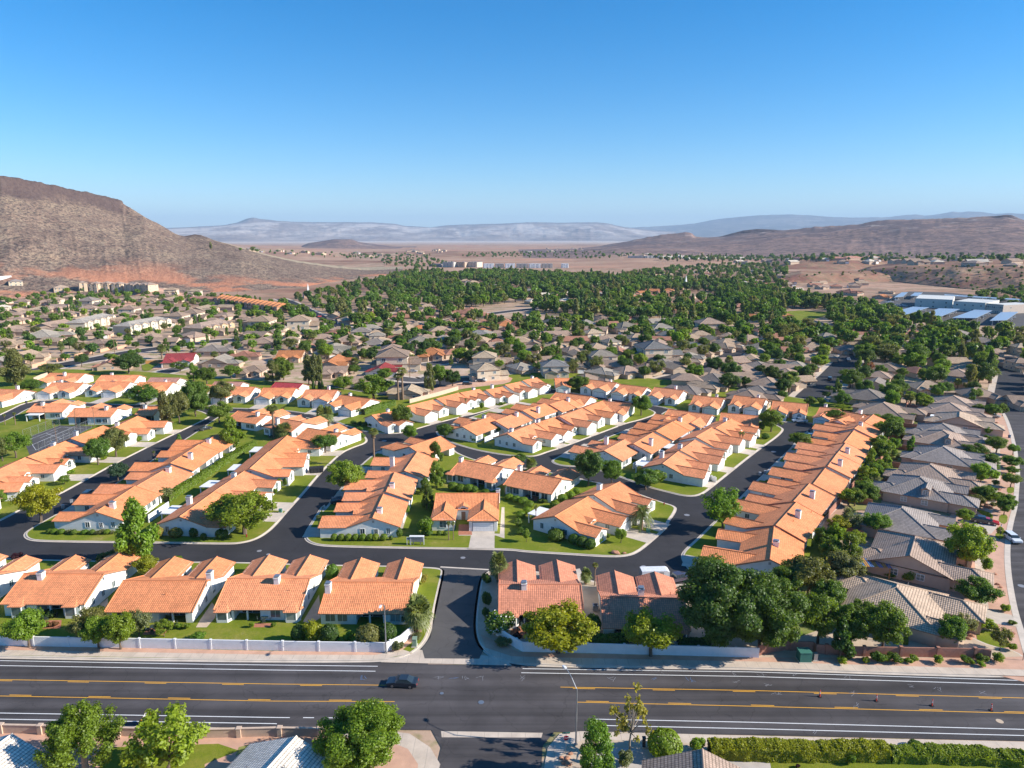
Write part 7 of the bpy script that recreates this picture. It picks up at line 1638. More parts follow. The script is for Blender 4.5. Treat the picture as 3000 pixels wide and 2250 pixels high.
# near: houses beyond the quarter
green([(560, 690), (760, 690), (1000, 700), (1300, 700), (1560, 700), (1720, 740), (1850, 790), (1700, 870), (1500, 838), (1250, 812), (1000, 790), (860, 790), (620, 770), (560, 740)], 8.5, 9000, 101, (4, 9.5), BM, avoid=3.5)
green([(0, 650), (200, 628), (480, 640), (600, 660), (620, 700), (600, 772), (300, 792), (120, 800), (0, 800)], 11.5, 5500, 102, (3.5, 7.5), BM)
green([(1640, 740), (1700, 700), (1900, 690), (2212, 735), (2330, 760), (2330, 860), (2150, 850), (2020, 850), (1960, 800), (1850, 790)], 9.5, 4200, 103, (7, 12.5), DK + BM)
green([(1850, 800), (1990, 800), (2100, 850), (2160, 870), (2120, 900), (2000, 890), (1880, 880), (1800, 860)], 10, 3000, 104, (4, 8.5), BM)
# the avenue verge and back gardens
# green belt
green([(835, 612), (850, 598), (900, 592), (1000, 590), (1150, 590), (1300, 600), (1450, 612), (1600, 622), (1700, 636), (1780, 660), (1800, 690), (1700, 702), (1560, 702), (1400, 692), (1250, 684), (1130, 672), (1060, 668), (1000, 660), (960, 645)], 8.2, 30000, 105, (6, 13), DK, False, 3.0, .35)
green([(600, 662), (660, 645), (720, 628), (780, 612), (835, 606), (960, 642), (1010, 668), (1060, 690), (940, 700), (760, 700), (640, 690)], 13.5, 5000, 106, (7, 11), DK, False)
green([(1700, 640), (1800, 655), (1900, 672), (1960, 690), (1900, 700), (1780, 696)], 9.5, 2500, 107, (7, 13), DK, False, 3.0, .38)
green([(1290, 606), (1400, 586), (1560, 572), (1700, 572), (1700, 640), (1600, 625), (1450, 612)], 17, 4000, 108, (6, 11), DK, False)
green([(1390, 554), (1500, 556), (1640, 556), (1800, 553), (2000, 552), (2212, 556), (2212, 570), (1900, 566), (1640, 566), (1440, 566)], 24, 3000, 109, (8, 13), DK, False)
green([(1660, 614), (1740, 598), (1900, 596), (1990, 612), (2100, 628), (2212, 640), (2212, 578), (2000, 577), (1880, 585), (1700, 600)], 13, 4000, 110, (1.6, 5), [('wispy', 'olive'), ('broad', 'olive'), ('broad', 'dark')], False)
green([(2090, 648), (2140, 630), (2212, 622), (2300, 640), (2212, 664)], 11, 900, 111, (4, 8), [('wispy', 'bright'), ('broad', 'lime'), ('broad', 'olive')], False)
green([(440, 538), (700, 548), (930, 552), (930, 562), (760, 560), (560, 550)], 38, 2500, 112, (6, 11), DK, False)
green([(1000, 549), (1250, 545), (1400, 552), (1300, 560), (1000, 556)], 36, 1600, 113, (6, 11), DK, False)
green([(820, 560), (940, 562), (1000, 575), (900, 582), (830, 572)], 26, 500, 114, (6, 10), DK, False)
green([(700, 690), (1000, 695), (1300, 700), (1600, 705), (1700, 730), (1500, 735), (1100, 722), (720, 715)], 13, 1500, 120, (6, 11), DK, False)
# single trees: sort the scattered ones by distance and keep a share of each kind
LIMIT = {'shade_tree': 285, 'poplar_tree': 120, 'conifer_tree': 60, 'pine_tree': 60, 'desert_tree': 120, 'palm_tree': 150, 'cypress_tree': 40, 'shrub': 300, 'juniper_tree': 5, 'bare_tree': 5}
def kname(k): return proto(k)[0][0]
cnt = {}
for t_ in TREES: cnt[kname(t_['kind'])] = cnt.get(kname(t_['kind']), 0) + 1
mass = []
for q in sorted(WOOD, key=lambda q: math.hypot(q[1], q[2])):
 kn = kname(q[0])
 if q[7] and cnt.get(kn, 0) < LIMIT[kn] and math.hypot(q[1], q[2]) < 620:
  cnt[kn] = cnt.get(kn, 0) + 1; tree(q[0], q[1], q[2], q[4], q[5], q[6], None, q[3])
 else: mass.append(q)
def near_house(x, y):
 b_, bd = None, 1e9
 k = (int(x // 40), int(y // 40))
 for i in (-1, 0, 1):
  for j in (-1, 0, 1):
   for h in HG.get((k[0] + i, k[1] + j), ()):
    d = (h[0] - x) ** 2 + (h[1] - y) ** 2
    if h[3] and d < bd: b_, bd = h[3], d
 return b_
lab = {}
for t_ in TREES:
 if not t_['label']:
  s = near_house(t_['x'], t_['y']) if math.hypot(t_['x'], t_['y']) < 420 else None
  kw = f"{GWORD[t_['col']]} {KWORD[t_['kind']]}" if t_['kind'] not in ('palm', 'tallpalm', 'clump', 'date', 'cypress') else KWORD[t_['kind']]
  if s:
   lab.setdefault((kw, s), []).append(t_)
  else:
   lm = min(LANDMARKS, key=lambda l: (l[1] - Vector((t_['x'], t_['y']))).length)[0]
   t_['label'] = f'{kw} among the houses around {lm}'; t_['group'] = f'{kw}s around {lm}'
for (kw, s), ts in lab.items():
 ts.sort(key=lambda q: -q['h'] * 100 - q['w'])
 for i, q in enumerate(ts):
  pre = '' if len(ts) == 1 else 'tallest ' if i == 0 else f'{ORD[i]} tallest ' if i < 20 else 'small '
  q['label'] = ' '.join(f'{pre}{kw} by {s}'.split()[:16]); q['group'] = 'shrubs of the gardens' if kname(q['kind']) == 'shrub' else 'trees of the gardens and streets'
used = {}
for t_ in TREES:
 vs = proto(t_['kind']); vi = (int(abs(t_['x'] * 13.7 + t_['y'] * 7.3))) % len(vs); nm, parts = vs[vi]
 r = random.Random(int(t_['x'] * 31 + t_['y'] * 17)); U = UNIT.get(t_['kind'])
 if U:
  s_ = t_['h'] / U[1]; sw = t_['w'] / U[0]; sc = (sw, sw, s_)
 else: sc = (t_['w'] * 1.02, t_['w'] * 1.02, t_['h'])
 col = GREEN[t_['col']]; k = r.uniform(.88, 1.12); col = tuple(c * k for c in col)
 z = t_['z'] + (ZK if any(inpoly(t_['x'], t_['y'], q) for q in ISL) else .03)
 rz = r.uniform(0, 6.28)
 if nm == 'shrub' and len(parts) == 1:
  o = link('shrub', parts[0][1], None, col); tag(o, t_['label'], 'shrub', t_['group']); o.location = (t_['x'], t_['y'], z); o.rotation_euler = (0, 0, rz); o.scale = sc
  continue
 o = thing(nm, t_['label'], {'palm_tree': 'palm tree', 'shrub': 'shrub', 'pine_tree': 'pine tree'}.get(nm, 'tree'), (t_['x'], t_['y'], z), rz, t_['group']); o.scale = sc
 for pn, me, tint in parts:
  link(pn, me, o, col if tint == 1 else (.24, .17, .09) if tint == 2 else None)
# the woodland: one object that carries many trees as instances
src = bpy.data.collections.new('woodland_sources'); SRC = []
for c_ in ('dark', 'mid', 'bright', 'lime', 'olive'): leaf_mat('leaf_' + c_, .42, .32, GREEN[c_])
def far_tree(kind, seed, leaves, leaf, col):
 tk, cr = make_tree(kind, seed, leaves, leaf)
 bm = bmesh.new(); bm.from_mesh(tk); bm.from_mesh(cr)
 me = bpy.data.meshes.new('tree'); nf0 = len(tk.polygons); bm.to_mesh(me); bm.free(); me.materials.append(M['bark']); me.materials.append(M['leaf_' + col])
 mi = [0 if i < nf0 else 1 for i in range(len(me.polygons))]; me.polygons.foreach_set('material_index', mi)
 o = bpy.data.objects.new('tree', me); o.color = (*GREEN[col], 1); src.objects.link(o); SRC.append(o)
FK = {}
for kind, col in [('round', 'dark'), ('broad', 'dark'), ('broad', 'mid'), ('round', 'mid'), ('broad', 'bright'), ('round', 'lime'), ('upright', 'mid'), ('upright', 'olive'), ('wispy', 'olive'), ('pine', 'dark'), ('big', 'mid')]:
 FK[(kind, col)] = len(SRC); far_tree(kind if kind != 'big' else 'broad', len(SRC) + 200, 1500, .048, col)
me = bpy.data.meshes.new('woodland'); me.vertices.add(len(mass)); me.vertices.foreach_set('co', np.array([(q[1], q[2], q[3] - .1) for q in mass], dtype=np.float32).ravel())
sca = me.attributes.new('sc', 'FLOAT_VECTOR', 'POINT'); sca.data.foreach_set('vector', np.array([(q[4], q[4], q[5]) for q in mass], dtype=np.float32).ravel())
rot = me.attributes.new('rot', 'FLOAT', 'POINT'); rot.data.foreach_set('value', nrng.uniform(0, 6.28, len(mass)).astype(np.float32))
ids = me.attributes.new('pick', 'INT', 'POINT')
ids.data.foreach_set('value', np.array([FK.get((q[0], q[6]), FK.get((q[0] if q[0] in ('round', 'broad') else 'broad', 'mid'))) for q in mass], dtype=np.int32))
wood = link('woodland', me); wood['kind'] = 'stuff'
ng = bpy.data.node_groups.new('woodland', 'GeometryNodeTree'); ng.interface.new_socket('Geometry', in_out='INPUT', socket_type='NodeSocketGeometry'); ng.interface.new_socket('Geometry', in_out='OUTPUT', socket_type='NodeSocketGeometry')
gi, go = ng.nodes.new('NodeGroupInput'), ng.nodes.new('NodeGroupOutput'); iop = ng.nodes.new('GeometryNodeInstanceOnPoints'); ci = ng.nodes.new('GeometryNodeCollectionInfo')
ci.inputs['Collection'].default_value = src; ci.inputs['Separate Children'].default_value = True; ci.inputs['Reset Children'].default_value = True
def na(name, ty):
 n = ng.nodes.new('GeometryNodeInputNamedAttribute'); n.data_type = ty; n.inputs['Name'].default_value = name; return n.outputs['Attribute']
L_ = ng.links.new
L_(gi.outputs[0], iop.inputs['Points']); L_(ci.outputs[0], iop.inputs['Instance']); iop.inputs['Pick Instance'].default_value = True
L_(na('pick', 'INT'), iop.inputs['Instance Index']); L_(na('sc', 'FLOAT_VECTOR'), iop.inputs['Scale'])
cx = ng.nodes.new('ShaderNodeCombineXYZ'); L_(na('rot', 'FLOAT'), cx.inputs[2]); L_(cx.outputs[0], iop.inputs['Rotation']); L_(iop.outputs[0], go.inputs[0])
mod = wood.modifiers.new('trees', 'NODES'); mod.node_group = ng
print('TREES', len(TREES), cnt, 'mass', len(mass), 'farhouses', nfar, 'mid', len(FARH))
# ------------------------------------------------------------------ walls and fences
def wall_run(label, pts, h, th, mat, posts=0.0, cap=False, pmat=None, z=0.0, name='boundary_wall', pw=.22, group=None, ph=.12):
 pts = [Vector(p[:2]) for p in pts]; o = pts[0]; t = thing(name, label, 'wall', (o.x, o.y, z), 0, group)
 m_ = MB(); n = len(pts)
 Lf = off(pts, th / 2); Rt = off(pts, -th / 2)
 for i in range(n - 1):
  a, b_, c, d = Lf[i] - o, Lf[i + 1] - o, Rt[i + 1] - o, Rt[i] - o
  m_.face([(d.x, d.y, 0), (c.x, c.y, 0), (c.x, c.y, h), (d.x, d.y, h)], mat); m_.face([(b_.x, b_.y, 0), (a.x, a.y, 0), (a.x, a.y, h), (b_.x, b_.y, h)], mat)
  m_.face([(d.x, d.y, h), (c.x, c.y, h), (b_.x, b_.y, h), (a.x, a.y, h)], mat)
 for q, s in ((0, 1), (n - 1, -1)):
  a, d = (Lf[q] - o, Rt[q] - o) if s > 0 else (Rt[q] - o, Lf[q] - o)
  m_.face([(a.x, a.y, 0), (d.x, d.y, 0), (d.x, d.y, h), (a.x, a.y, h)], mat)
 m_.obj('panel', t)
 if cap:
  c_ = MB(); L2, R2 = off(pts, th / 2 + .06), off(pts, -th / 2 - .06)
  for i in range(n - 1):
   a, b_, c, d = [v - o for v in (L2[i], L2[i + 1], R2[i + 1], R2[i])]
   c_.slab([(d.x, d.y, h + .1), (c.x, c.y, h + .1), (b_.x, b_.y, h + .1), (a.x, a.y, h + .1)], .1, pmat or mat)
  c_.obj('coping', t)
 if posts:
  d = 0; L = sum((pts[i + 1] - pts[i]).length for i in range(n - 1)); k = 0
  cum = 0; nxt = 0
  pm = MB(); q = pw; pm.box(-q, q, -q, q, 0, h + ph, pmat or mat); pm.box(-q - .05, q + .05, -q - .05, q + .05, h + ph, h + ph + .06, pmat or mat); me = pm.mesh('post')
  for i in range(n - 1):
   l = (pts[i + 1] - pts[i]).length
   while nxt <= cum + l:
    p = pts[i].lerp(pts[i + 1], (nxt - cum) / l) - o; e = link('post', me, t); e.location = (p.x, p.y, 0); dd = pts[i + 1] - pts[i]; e.rotation_euler = (0, 0, math.atan2(dd.y, dd.x)); nxt += posts
   cum += l
 return t
wall_run('long white painted wall with posts behind the road pavement, west of the entrance', [P('a', -900, 845), P('a', 0, 868)] + [P('a', x, 868 + x * .0185) for x in (440, 900, 1340, 1770)] + [P('b', 400, 905), P('b', 955, 912), P('b', 1050, 865), P('b', 1130, 795)], 1.75, .2, 'wall_white', 6.1, z=ZK, pw=.15, ph=.03)
wall_run('white painted wall east of the entrance, running under the golden and dark trees', [P('c', 105, 788), P('c', 190, 852), P('c', 290, 908), P('c', 640, 915), P('c', 1300, 932), P('c', 1770, 945), P('d', 50, 948)], 1.75, .2, 'wall_white', 6.1, z=ZK, pw=.15, ph=.03)
wall_run('red block wall around the tan corner house by the main road', [P('d', 52, 930), P('d', 220, 900), P('d', 400, 905), P('d', 420, 922), P('d', 640, 936), P('d', 1000, 942), P('d', 1490, 950), P('d', 1550, 962)], 1.7, .2, 'block_red', 6.0, z=ZK)
wall_run('beige wall with stout posts along the pavement south of the road', [P('s', -400, 902), P('s', 0, 912), P('s', 700, 926), P('s', 1500, 950), P('s', 2212, 965), P('b', 250, 1452), P('b', 600, 1458)], 1.25, .22, 'block_beige', 5.6, cap=True, z=.05, pw=.3)
wall_run('pale block wall below the red dirt slope behind the upper street', [P('g', 0, 390), P('g', 250, 325), P('g', 420, 275)], 1.8, .2, 'block_beige', z=.1)
wall_run('white garden wall at the end of the hedge', [P('e', 1285, 1425), P('e', 1375, 1365), P('e', 1462, 1305)], 2.0, .2, 'wall_white', z=ZK)
wall_run('white courtyard wall with an arch end in the upper block', [P('g', 648, 735), P('g', 700, 712), P('g', 770, 688)], 2.0, .2, 'wall_white', z=ZK)
wall_run('long white wall between the back gardens of the solar block', [P('h', 60, 1050), P('h', 300, 900), P('h', 500, 790), P('h', 700, 680)], 1.8, .2, 'wall_white', 5.5, z=ZK)
wall_run('white garden wall beside the lower end of the solar block', [P('g', 1930, 960), P('g', 2000, 920), P('g', 2080, 870)], 1.8, .2, 'wall_white', z=ZK)
# block walls between the avenue gardens
bw = [c - Vector((math.cos(GYAW), math.sin(GYAW))) * 15.5 for c in GPOS]
wall_run('red block wall behind the avenue row, dividing it from the long orange row', [bw[1] - col_dir * 8] + bw[2:], 1.8, .2, 'block_red', z=.0)
for k in range(1, 10):
 a = (GPOS[k] + GPOS[k + 1]) / 2; ax = Vector((math.cos(GYAW), math.sin(GYAW)))
 wall_run(f'red block garden wall, {ORD[k - 1]} crosswall from the pergola between avenue houses', [a - ax * 15.3, a - ax * 8.5], 1.8, .2, 'block_red', z=.0, group='cross walls of the avenue gardens')
for k, (fr, pts) in enumerate([('o', [(415, 1010), (600, 960)]), ('o', [(735, 930), (880, 890)]), ('o', [(965, 880), (1070, 850)]), ('o', [(1090, 845), (1210, 815)]), ('o', [(1300, 810), (1460, 765)]), ('o', [(1520, 770), (1640, 745)]), ('o', [(2030, 720), (2212, 690)])]):
 wall_run(f'{ORD[k]} pinkish wall from the left along the far kerb of the west avenue', [P(fr, *q) for q in pts], 1.9, .25, 'block_pink', z=.02, group='walls along the west avenue')
wall_run('orange timber fence beside the crimson-roofed house', [P('o', 1890, 955), P('o', 2000, 950), P('o', 2120, 945)], 1.8, .08, 'wood_fence', 2.4, z=.03, name='timber_fence', pw=.07)
wall_run('cream wall beside the palms and the west avenue', [P('o', 1300, 990), P('o', 1440, 930), P('o', 1560, 880)], 2.0, .2, 'block_beige', z=.02)
wall_run('cream wall behind the left curved street houses', [P('o', 440, 1190), P('o', 530, 1150), P('o', 620, 1120)], 2.0, .2, 'block_beige', z=.1)
wall_run('white picket gate panel beside the east street corner house', [P('h', 605, 1300), P('h', 670, 1320), P('h', 732, 1345)], 1.5, .06, 'painted_trim', 1.2, z=ZK, name='picket_fence', pw=.06)
# tennis court: chain-link fences, net, lines, lamp masts
def mesh_fence(label, a, b_, h=3.2):
 d = b_ - a; L = d.length; t = thing('chain_link_fence', label, 'fence', (a.x, a.y, ZK), math.atan2(d.y, d.x)); k = max(2, int(L / 3.2))
 pm = MB(); pm.tube([(0, 0, 0), (0, 0, h)], .05, 'metal_grey', 6); me = pm.mesh('post')
 for i in range(k + 1): e = link('post', me, t); e.location = (L * i / k, 0, 0)
 r_ = MB()
 for z_ in (.05, h): r_.tube([(0, 0, z_), (L, 0, z_)], .035, 'metal_grey', 5)
 r_.obj('rail', t); w_ = MB(); n = int(L / .9)
 for i in range(n):
  for s_ in (-1, 1): w_.tube([(L * i / n, 0, .05 if s_ > 0 else h), (min(L, L * i / n + h * .9), 0, h if s_ > 0 else .05)], .012, 'metal_grey', 3, False)
 w_.obj('mesh', t)
A, B, C_, D = P('e', 205, 700), P('e', 520, 582), P('e', 815, 590), P('e', 262, 846)
mesh_fence('chain-link fence on the lawn side of the tennis court', A, B); mesh_fence('chain-link fence between the tennis court and the orange-roofed row', D + (C_ - D) * .12, D + (C_ - D) * .95)
mb = MB(); ax = (B - A).normalized(); ay = Vector((ax.y, -ax.x))
for u0, v0, u1, v1 in ((.1, .15, .9, .15), (.1, .5, .9, .5), (.5, .15, .5, .85), (.1, .15, .1, .85), (.9, .15, .9, .85), (.1, .85, .75, .85), (.3, .3, .7, .3), (.3, .7, .7, .7)):
 f = lambda u, v: A.lerp(B, u).lerp(D.lerp(C_, u), v)
 strip(mb, [f(u0, v0), f(u1, v1)], .12, ZK + .03, 'paint_white')
struct(mb.obj('court_marking'))
for k, (x, y) in enumerate([(400, 560), (660, 570), (490, 700), (820, 560)]):
 p = P('e', x, y + 30); t = thing('court_lamp', f'slim floodlight mast at the tennis court, {ORD[k]} from the left' if k < 3 else 'slim floodlight mast at the far right of the tennis court', 'lamp post', (p.x, p.y, ZK), 0)
 m_ = MB(); m_.tube([(0, 0, 0), (0, 0, 7)], [.09, .06], 'wood_pole', 6); m_.obj('pole', t); m_ = MB(); m_.box(-.5, .5, -.12, .12, 6.9, 7.1, 'metal_dark'); m_.obj('lamp_head', t)
# ------------------------------------------------------------------ street furniture
def lamp(label, fr, x, y, h, arm, ang, z=ZK):
 p = P(fr, x, y); t = thing('street_lamp', label, 'street lamp', (p.x, p.y, z), ang)
 m_ = MB(); m_.tube([(0, 0, 0), (0, 0, h)], [.13, .08], 'metal_grey', 8); m_.box(-.2, .2, -.2, .2, 0, .25, 'metal_grey'); m_.obj('pole', t)
 if arm:
  m_ = MB(); m_.tube([(0, 0, h - .15), (arm * .45, 0, h + .9), (arm * .8, 0, h + 1.35), (arm, 0, h + 1.42)], [.06, .05, .045, .04], 'metal_grey', 6); m_.obj('arm', t)
  m_ = MB(); m_.prism([(arm - .1, h + 1.30), (arm + .55, h + 1.30), (arm + .75, h + 1.42), (arm + .3, h + 1.56), (arm - .1, h + 1.5)], -.16, .16, 'metal_white'); m_.obj('lamp_head', t)
 return t
lamp('tall grey street lamp with a curved arm over the main road, by the stop sign', 'X', 1687, 2184, 8.6, 2.9, R(118), .06)
lamp('tall street lamp at the end of the white road wall west of the entrance', 'b', 955, 918, 8.6, 2.6, R(-92))
def street_light(fr, x, y, label, h=3.2):
 p = P(fr, x, y); t = thing('street_lamp', label, 'street lamp', (p.x, p.y, .05), 0); m_ = MB(); m_.tube([(0, 0, 0), (0, 0, h)], .05, 'metal_dark', 6); m_.obj('pole', t)
 m_ = MB(); m_.tube([(0, 0, h), (0, 0, h + .4)], [.10, .17], 'lamp_clear', 6); m_.tube([(0, 0, h + .4), (0, 0, h + .55)], [.2, .04], 'metal_dark', 6); m_.obj('lantern', t)
street_light('r', 1945, 485, 'short black lantern post on the avenue verge near the white car')
street_light('e', 20, 560, 'short lantern post on the lawn beside the curved street'); street_light('d', 1762, 965, 'dark lantern post at the corner of avenue and main road')
def text(body, size, parent, loc, rot, mat, name='lettering'):
 cu = bpy.data.curves.new(name, 'FONT'); cu.body = body; cu.size = size; cu.align_x = 'CENTER'; cu.align_y = 'CENTER'; cu.extrude = .004; cu.materials.append(M[mat])
 o = bpy.data.objects.new(name, cu); COL.objects.link(o); bpy.context.view_layer.update(); me = bpy.data.meshes.new_from_object(o.evaluated_get(bpy.context.evaluated_depsgraph_get())); bpy.data.objects.remove(o); o = link(name, me, parent); o.location = loc; o.rotation_euler = rot; return o
# stop sign with the street-name blade
p = P('X', 1657.5, 2207); t = thing('stop_sign', 'red octagonal stop sign with a green street-name blade on top, at the south corner', 'road sign', (p.x, p.y, .06), R(6))
m_ = MB(); m_.tube([(0, 0, 0), (0, 0, 3.15)], .035, 'metal_grey', 6); m_.obj('post', t)
oc = [(.40 * math.cos(R(22.5 + 45 * i)) / math.cos(R(22.5)), .40 * math.sin(R(22.5 + 45 * i)) / math.cos(R(22.5))) for i in range(8)]
m_ = MB(); m_.prism([(x, z + 2.35) for x, z in oc], -.075, -.05, 'sign_white'); m_.prism([(x * .92, z * .92 + 2.35) for x, z in oc], -.082, -.076, 'sign_red'); pl = m_.obj('sign_plate', t)
text('STOP', .30, pl, (0, -.088, 2.35), (R(90), 0, 0), 'sign_white')
m_ = MB(); m_.box(-.52, .52, -.02, .02, 2.93, 3.17, 'sign_green'); bl = m_.obj('street_name_blade', t)
text('N', .15, bl, (-.33, -.026, 3.05), (R(90), 0, 0), 'sign_white'); text('North', .15, bl, (.12, -.026, 3.05), (R(90), 0, 0), 'sign_white')
# roll-up roadwork sign on its spring stand, seen from behind
p = P('X', 430, 2127); t = thing('roadwork_sign', 'orange fabric roadwork sign on a folding stand at the kerb, seen from behind', 'road sign', (p.x, p.y, .02), R(62))
m_ = MB(); s_ = .85; m_.face([(0, -.03, .45), (s_, -.03, .45 + s_), (0, -.03, .45 + 2 * s_), (-s_, -.03, .45 + s_)], 'sign_back'); m_.face([(0, .0, .45), (-s_, .0, .45 + s_), (0, .0, .45 + 2 * s_), (s_, .0, .45 + s_)], 'orange_plastic')
for q in ((s_, .45 + s_), (-s_, .45 + s_), (0, .5)): m_.face([(q[0] - (.0 if q[0] < 0 else .3 if q[0] > 0 else .2), -.036, q[1]), (q[0] * .9, -.036, q[1] - .22), (q[0] + (0 if q[0] > 0 else .3 if q[0] < 0 else .2), -.036, q[1]), (q[0] * .9, -.036, q[1] + .22)], 'orange_plastic')
m_.obj('sign_panel', t)
m_ = MB(); m_.tube([(0, -.05, .1), (0, -.05, 2.3)], .025, 'metal_dark', 5); m_.tube([(-.8, -.045, 1.3), (.8, -.045, 1.3)], .02, 'metal_dark', 5); m_.obj('mast', t)
for a in (40, 140, 220, 320):
 m_ = MB(); m_.tube([(0, 0, .35), (math.cos(R(a)) * 1.1, math.sin(R(a)) * 1.1, .03)], .025, 'orange_plastic', 5); m_.obj('leg', t)
# channelizer posts in the median lane
cone0 = None
for k, (x, y) in enumerate([(888, 313), (1254, 341), (1615, 372), (1998, 402)]):
 p = P('t', x, y); L_b = ['leftmost red channelizer post on the main road', 'second red channelizer post from the left on the main road', 'third red channelizer post from the left, by blue chalk marks', 'rightmost red channelizer post on the main road'][k]
 if not cone0:
  t = thing('channelizer_post', L_b, 'traffic post', (p.x, p.y, .006), 0, 'red channelizer posts in the median lane')
  m_ = MB(); m_.tube([(0, 0, .06), (0, 0, .95), (0, 0, 1.12)], [.10, .075, .05], 'orange_plastic', 10); m_.obj('tube', t)
  m_ = MB(); m_.tube([(0, 0, .55), (0, 0, .66)], .094, 'sign_white', 10); m_.tube([(0, 0, .78), (0, 0, .89)], .086, 'sign_white', 10); m_.obj('reflective_band', t)
  m_ = MB(); m_.prism([(.32 * math.cos(R(60 * i)), .32 * math.sin(R(60 * i))) for i in range(6)], 0, .07, 'rubber'); q = m_.obj('base', t); q.rotation_euler = (R(90), 0, 0); q.location = (0, 0, .07) if False else (0, 0, 0); q.rotation_euler = (R(-90), 0, 0); q.location = (0, 0, .07)
  cone0 = t
 else: dup(cone0, (p.x, p.y, .006), k * 1.3, L_b)
# ------------------------------------------------------------------ vehicles
def car(label, loc, rz, col, kind='sedan', cat='car', z=.02, name='parked_car', group=None):
 t = thing(name, label, cat, (loc[0], loc[1], z), rz, group)
 S = {'sedan': dict(L=4.8, W=1.82, body=[(-2.4, .42), (-2.3, .28), (2.25, .28), (2.4, .45), (2.36, .68), (2.0, .80), (1.05, .94), (-1.55, 1.0), (-2.28, .97), (-2.4, .80)], cab=[(1.15, .90), (.35, 1.42), (-.85, 1.45), (-1.85, .96)], wx=(1.42, -1.38)),
  'suv': dict(L=4.7, W=1.9, body=[(-2.35, .5), (-2.25, .35), (2.2, .35), (2.35, .55), (2.3, .88), (2.0, .98), (1.1, 1.08), (-2.25, 1.1), (-2.35, .95)], cab=[(1.2, 1.05), (.55, 1.66), (-1.9, 1.68), (-2.25, 1.08)], wx=(1.4, -1.4)),
  'pickup': dict(L=5.6, W=1.98, body=[(-2.8, .6), (-2.7, .45), (2.65, .45), (2.8, .65), (2.76, 1.0), (2.4, 1.08), (1.35, 1.15), (-2.75, 1.12), (-2.8, .9)], cab=[(1.4, 1.1), (.75, 1.82), (-.75, 1.85), (-.95, 1.1)], wx=(1.75, -1.7))}[kind]
 w_ = S['W'] / 2; b_ = MB(); pr = S['body']
 for y0, y1, k0, k1 in ((-w_, -w_ + .12, .985, 1.0), (-w_ + .12, w_ - .12, 1, 1), (w_ - .12, w_, 1.0, .985)):
  a = [(x * k0, y0, z_ if k0 == 1 else .28 + (z_ - .28) * .97) for x, z_ in pr]; c = [(x * k1, y1, z_ if k1 == 1 else .28 + (z_ - .28) * .97) for x, z_ in pr]
  n = len(pr)
  for i in range(n):
   j = (i + 1) % n; b_.face([a[j], a[i], c[i], c[j]][::-1], 'car_paint')
  if y0 == -w_: b_.face(a, 'car_paint')
  if y1 == w_: b_.face(c[::-1], 'car_paint')
 cb = S['cab']; wt = w_ * .74; gl = MB(); rf = MB()
 lo = [cb[0], cb[3]]; hi = [cb[1], cb[2]]
 for sy in (-1, 1):
  f = [(cb[3][0], sy * (w_ - .06), cb[3][1] - .02), (cb[0][0], sy * (w_ - .06), cb[0][1] - .02), (cb[1][0], sy * wt, cb[1][1] - .05), (cb[2][0], sy * wt, cb[2][1] - .05)]
  gl.face(f if sy < 0 else f[::-1], 'glass_dark')
  for x_ in ((cb[0][0] + cb[3][0]) / 2 - .05, cb[3][0] + .45):   # pillars
   k = (x_ - cb[3][0]) / (cb[0][0] - cb[3][0]); xt = cb[2][0] + k * (cb[1][0] - cb[2][0])
   q = [(x_ - .05, sy * (w_ - .055), cb[0][1]), (x_ + .05, sy * (w_ - .055), cb[0][1]), (xt + .05, sy * (wt + .006), cb[1][1] - .05), (xt - .05, sy * (wt + .006), cb[1][1] - .05)]
   rf.face(q if sy < 0 else q[::-1], 'car_paint')
 gl.face([(cb[0][0], -w_ + .06, cb[0][1] - .02), (cb[0][0], w_ - .06, cb[0][1] - .02), (cb[1][0], wt, cb[1][1] - .05), (cb[1][0], -wt, cb[1][1] - .05)], 'glass_dark')
 gl.face([(cb[3][0], w_ - .06, cb[3][1] - .02), (cb[3][0], -w_ + .06, cb[3][1] - .02), (cb[2][0], -wt, cb[2][1] - .05), (cb[2][0], wt, cb[2][1] - .05)], 'glass_dark')
 rf.slab([(cb[2][0] - .06, -wt - .03, cb[2][1] - .02), (cb[1][0] + .06, -wt - .03, cb[1][1] - .02), (cb[1][0] + .06, wt + .03, cb[1][1] - .02), (cb[2][0] - .06, wt + .03, cb[2][1] - .02)], .05, 'car_paint')
 q = b_.obj('body', t, col); q['tint'] = 1; gl.obj('window', t); q = rf.obj('roof', t, col); q['tint'] = 1
 wr = .33 if kind == 'sedan' else .38
 ty = MB(); ty.tube([(0, -.11, 0), (0, .11, 0)], wr, 'rubber', 16); tm = ty.mesh('tyre'); rm = MB(); rm.tube([(0, -.125, 0), (0, .125, 0)], wr * .66, 'rim', 10); rme = rm.mesh('rim')
 for x_ in S['wx']:
  for sy in (-1, 1):
   o = link('wheel', tm, t); o.location = (x_, sy * (w_ - .1), wr); link('rim', rme, o)
 X1, X0 = pr[4][0] + .005, pr[-1][0] - .005; hz = pr[4][1] - .1
 for sy in (-1, 1):
  m_ = MB(); m_.box(X1 - .25, X1 + .02, sy * (w_ - .36) - .2, sy * (w_ - .36) + .2, hz - .06, hz + .08, 'lamp_clear'); m_.obj('headlight', t)
  m_ = MB(); m_.box(X0 - .02, X0 + .2, sy * (w_ - .3) - .2, sy * (w_ - .3) + .2, hz + .02, hz + .16, 'lamp_red'); m_.obj('tail_light', t)
 if kind == 'pickup':
  m_ = MB(); m_.box(-2.68, -1.0, -w_ + .12, w_ - .12, 1.125, 1.15, 'metal_dark'); m_.obj('bed_cover', t)
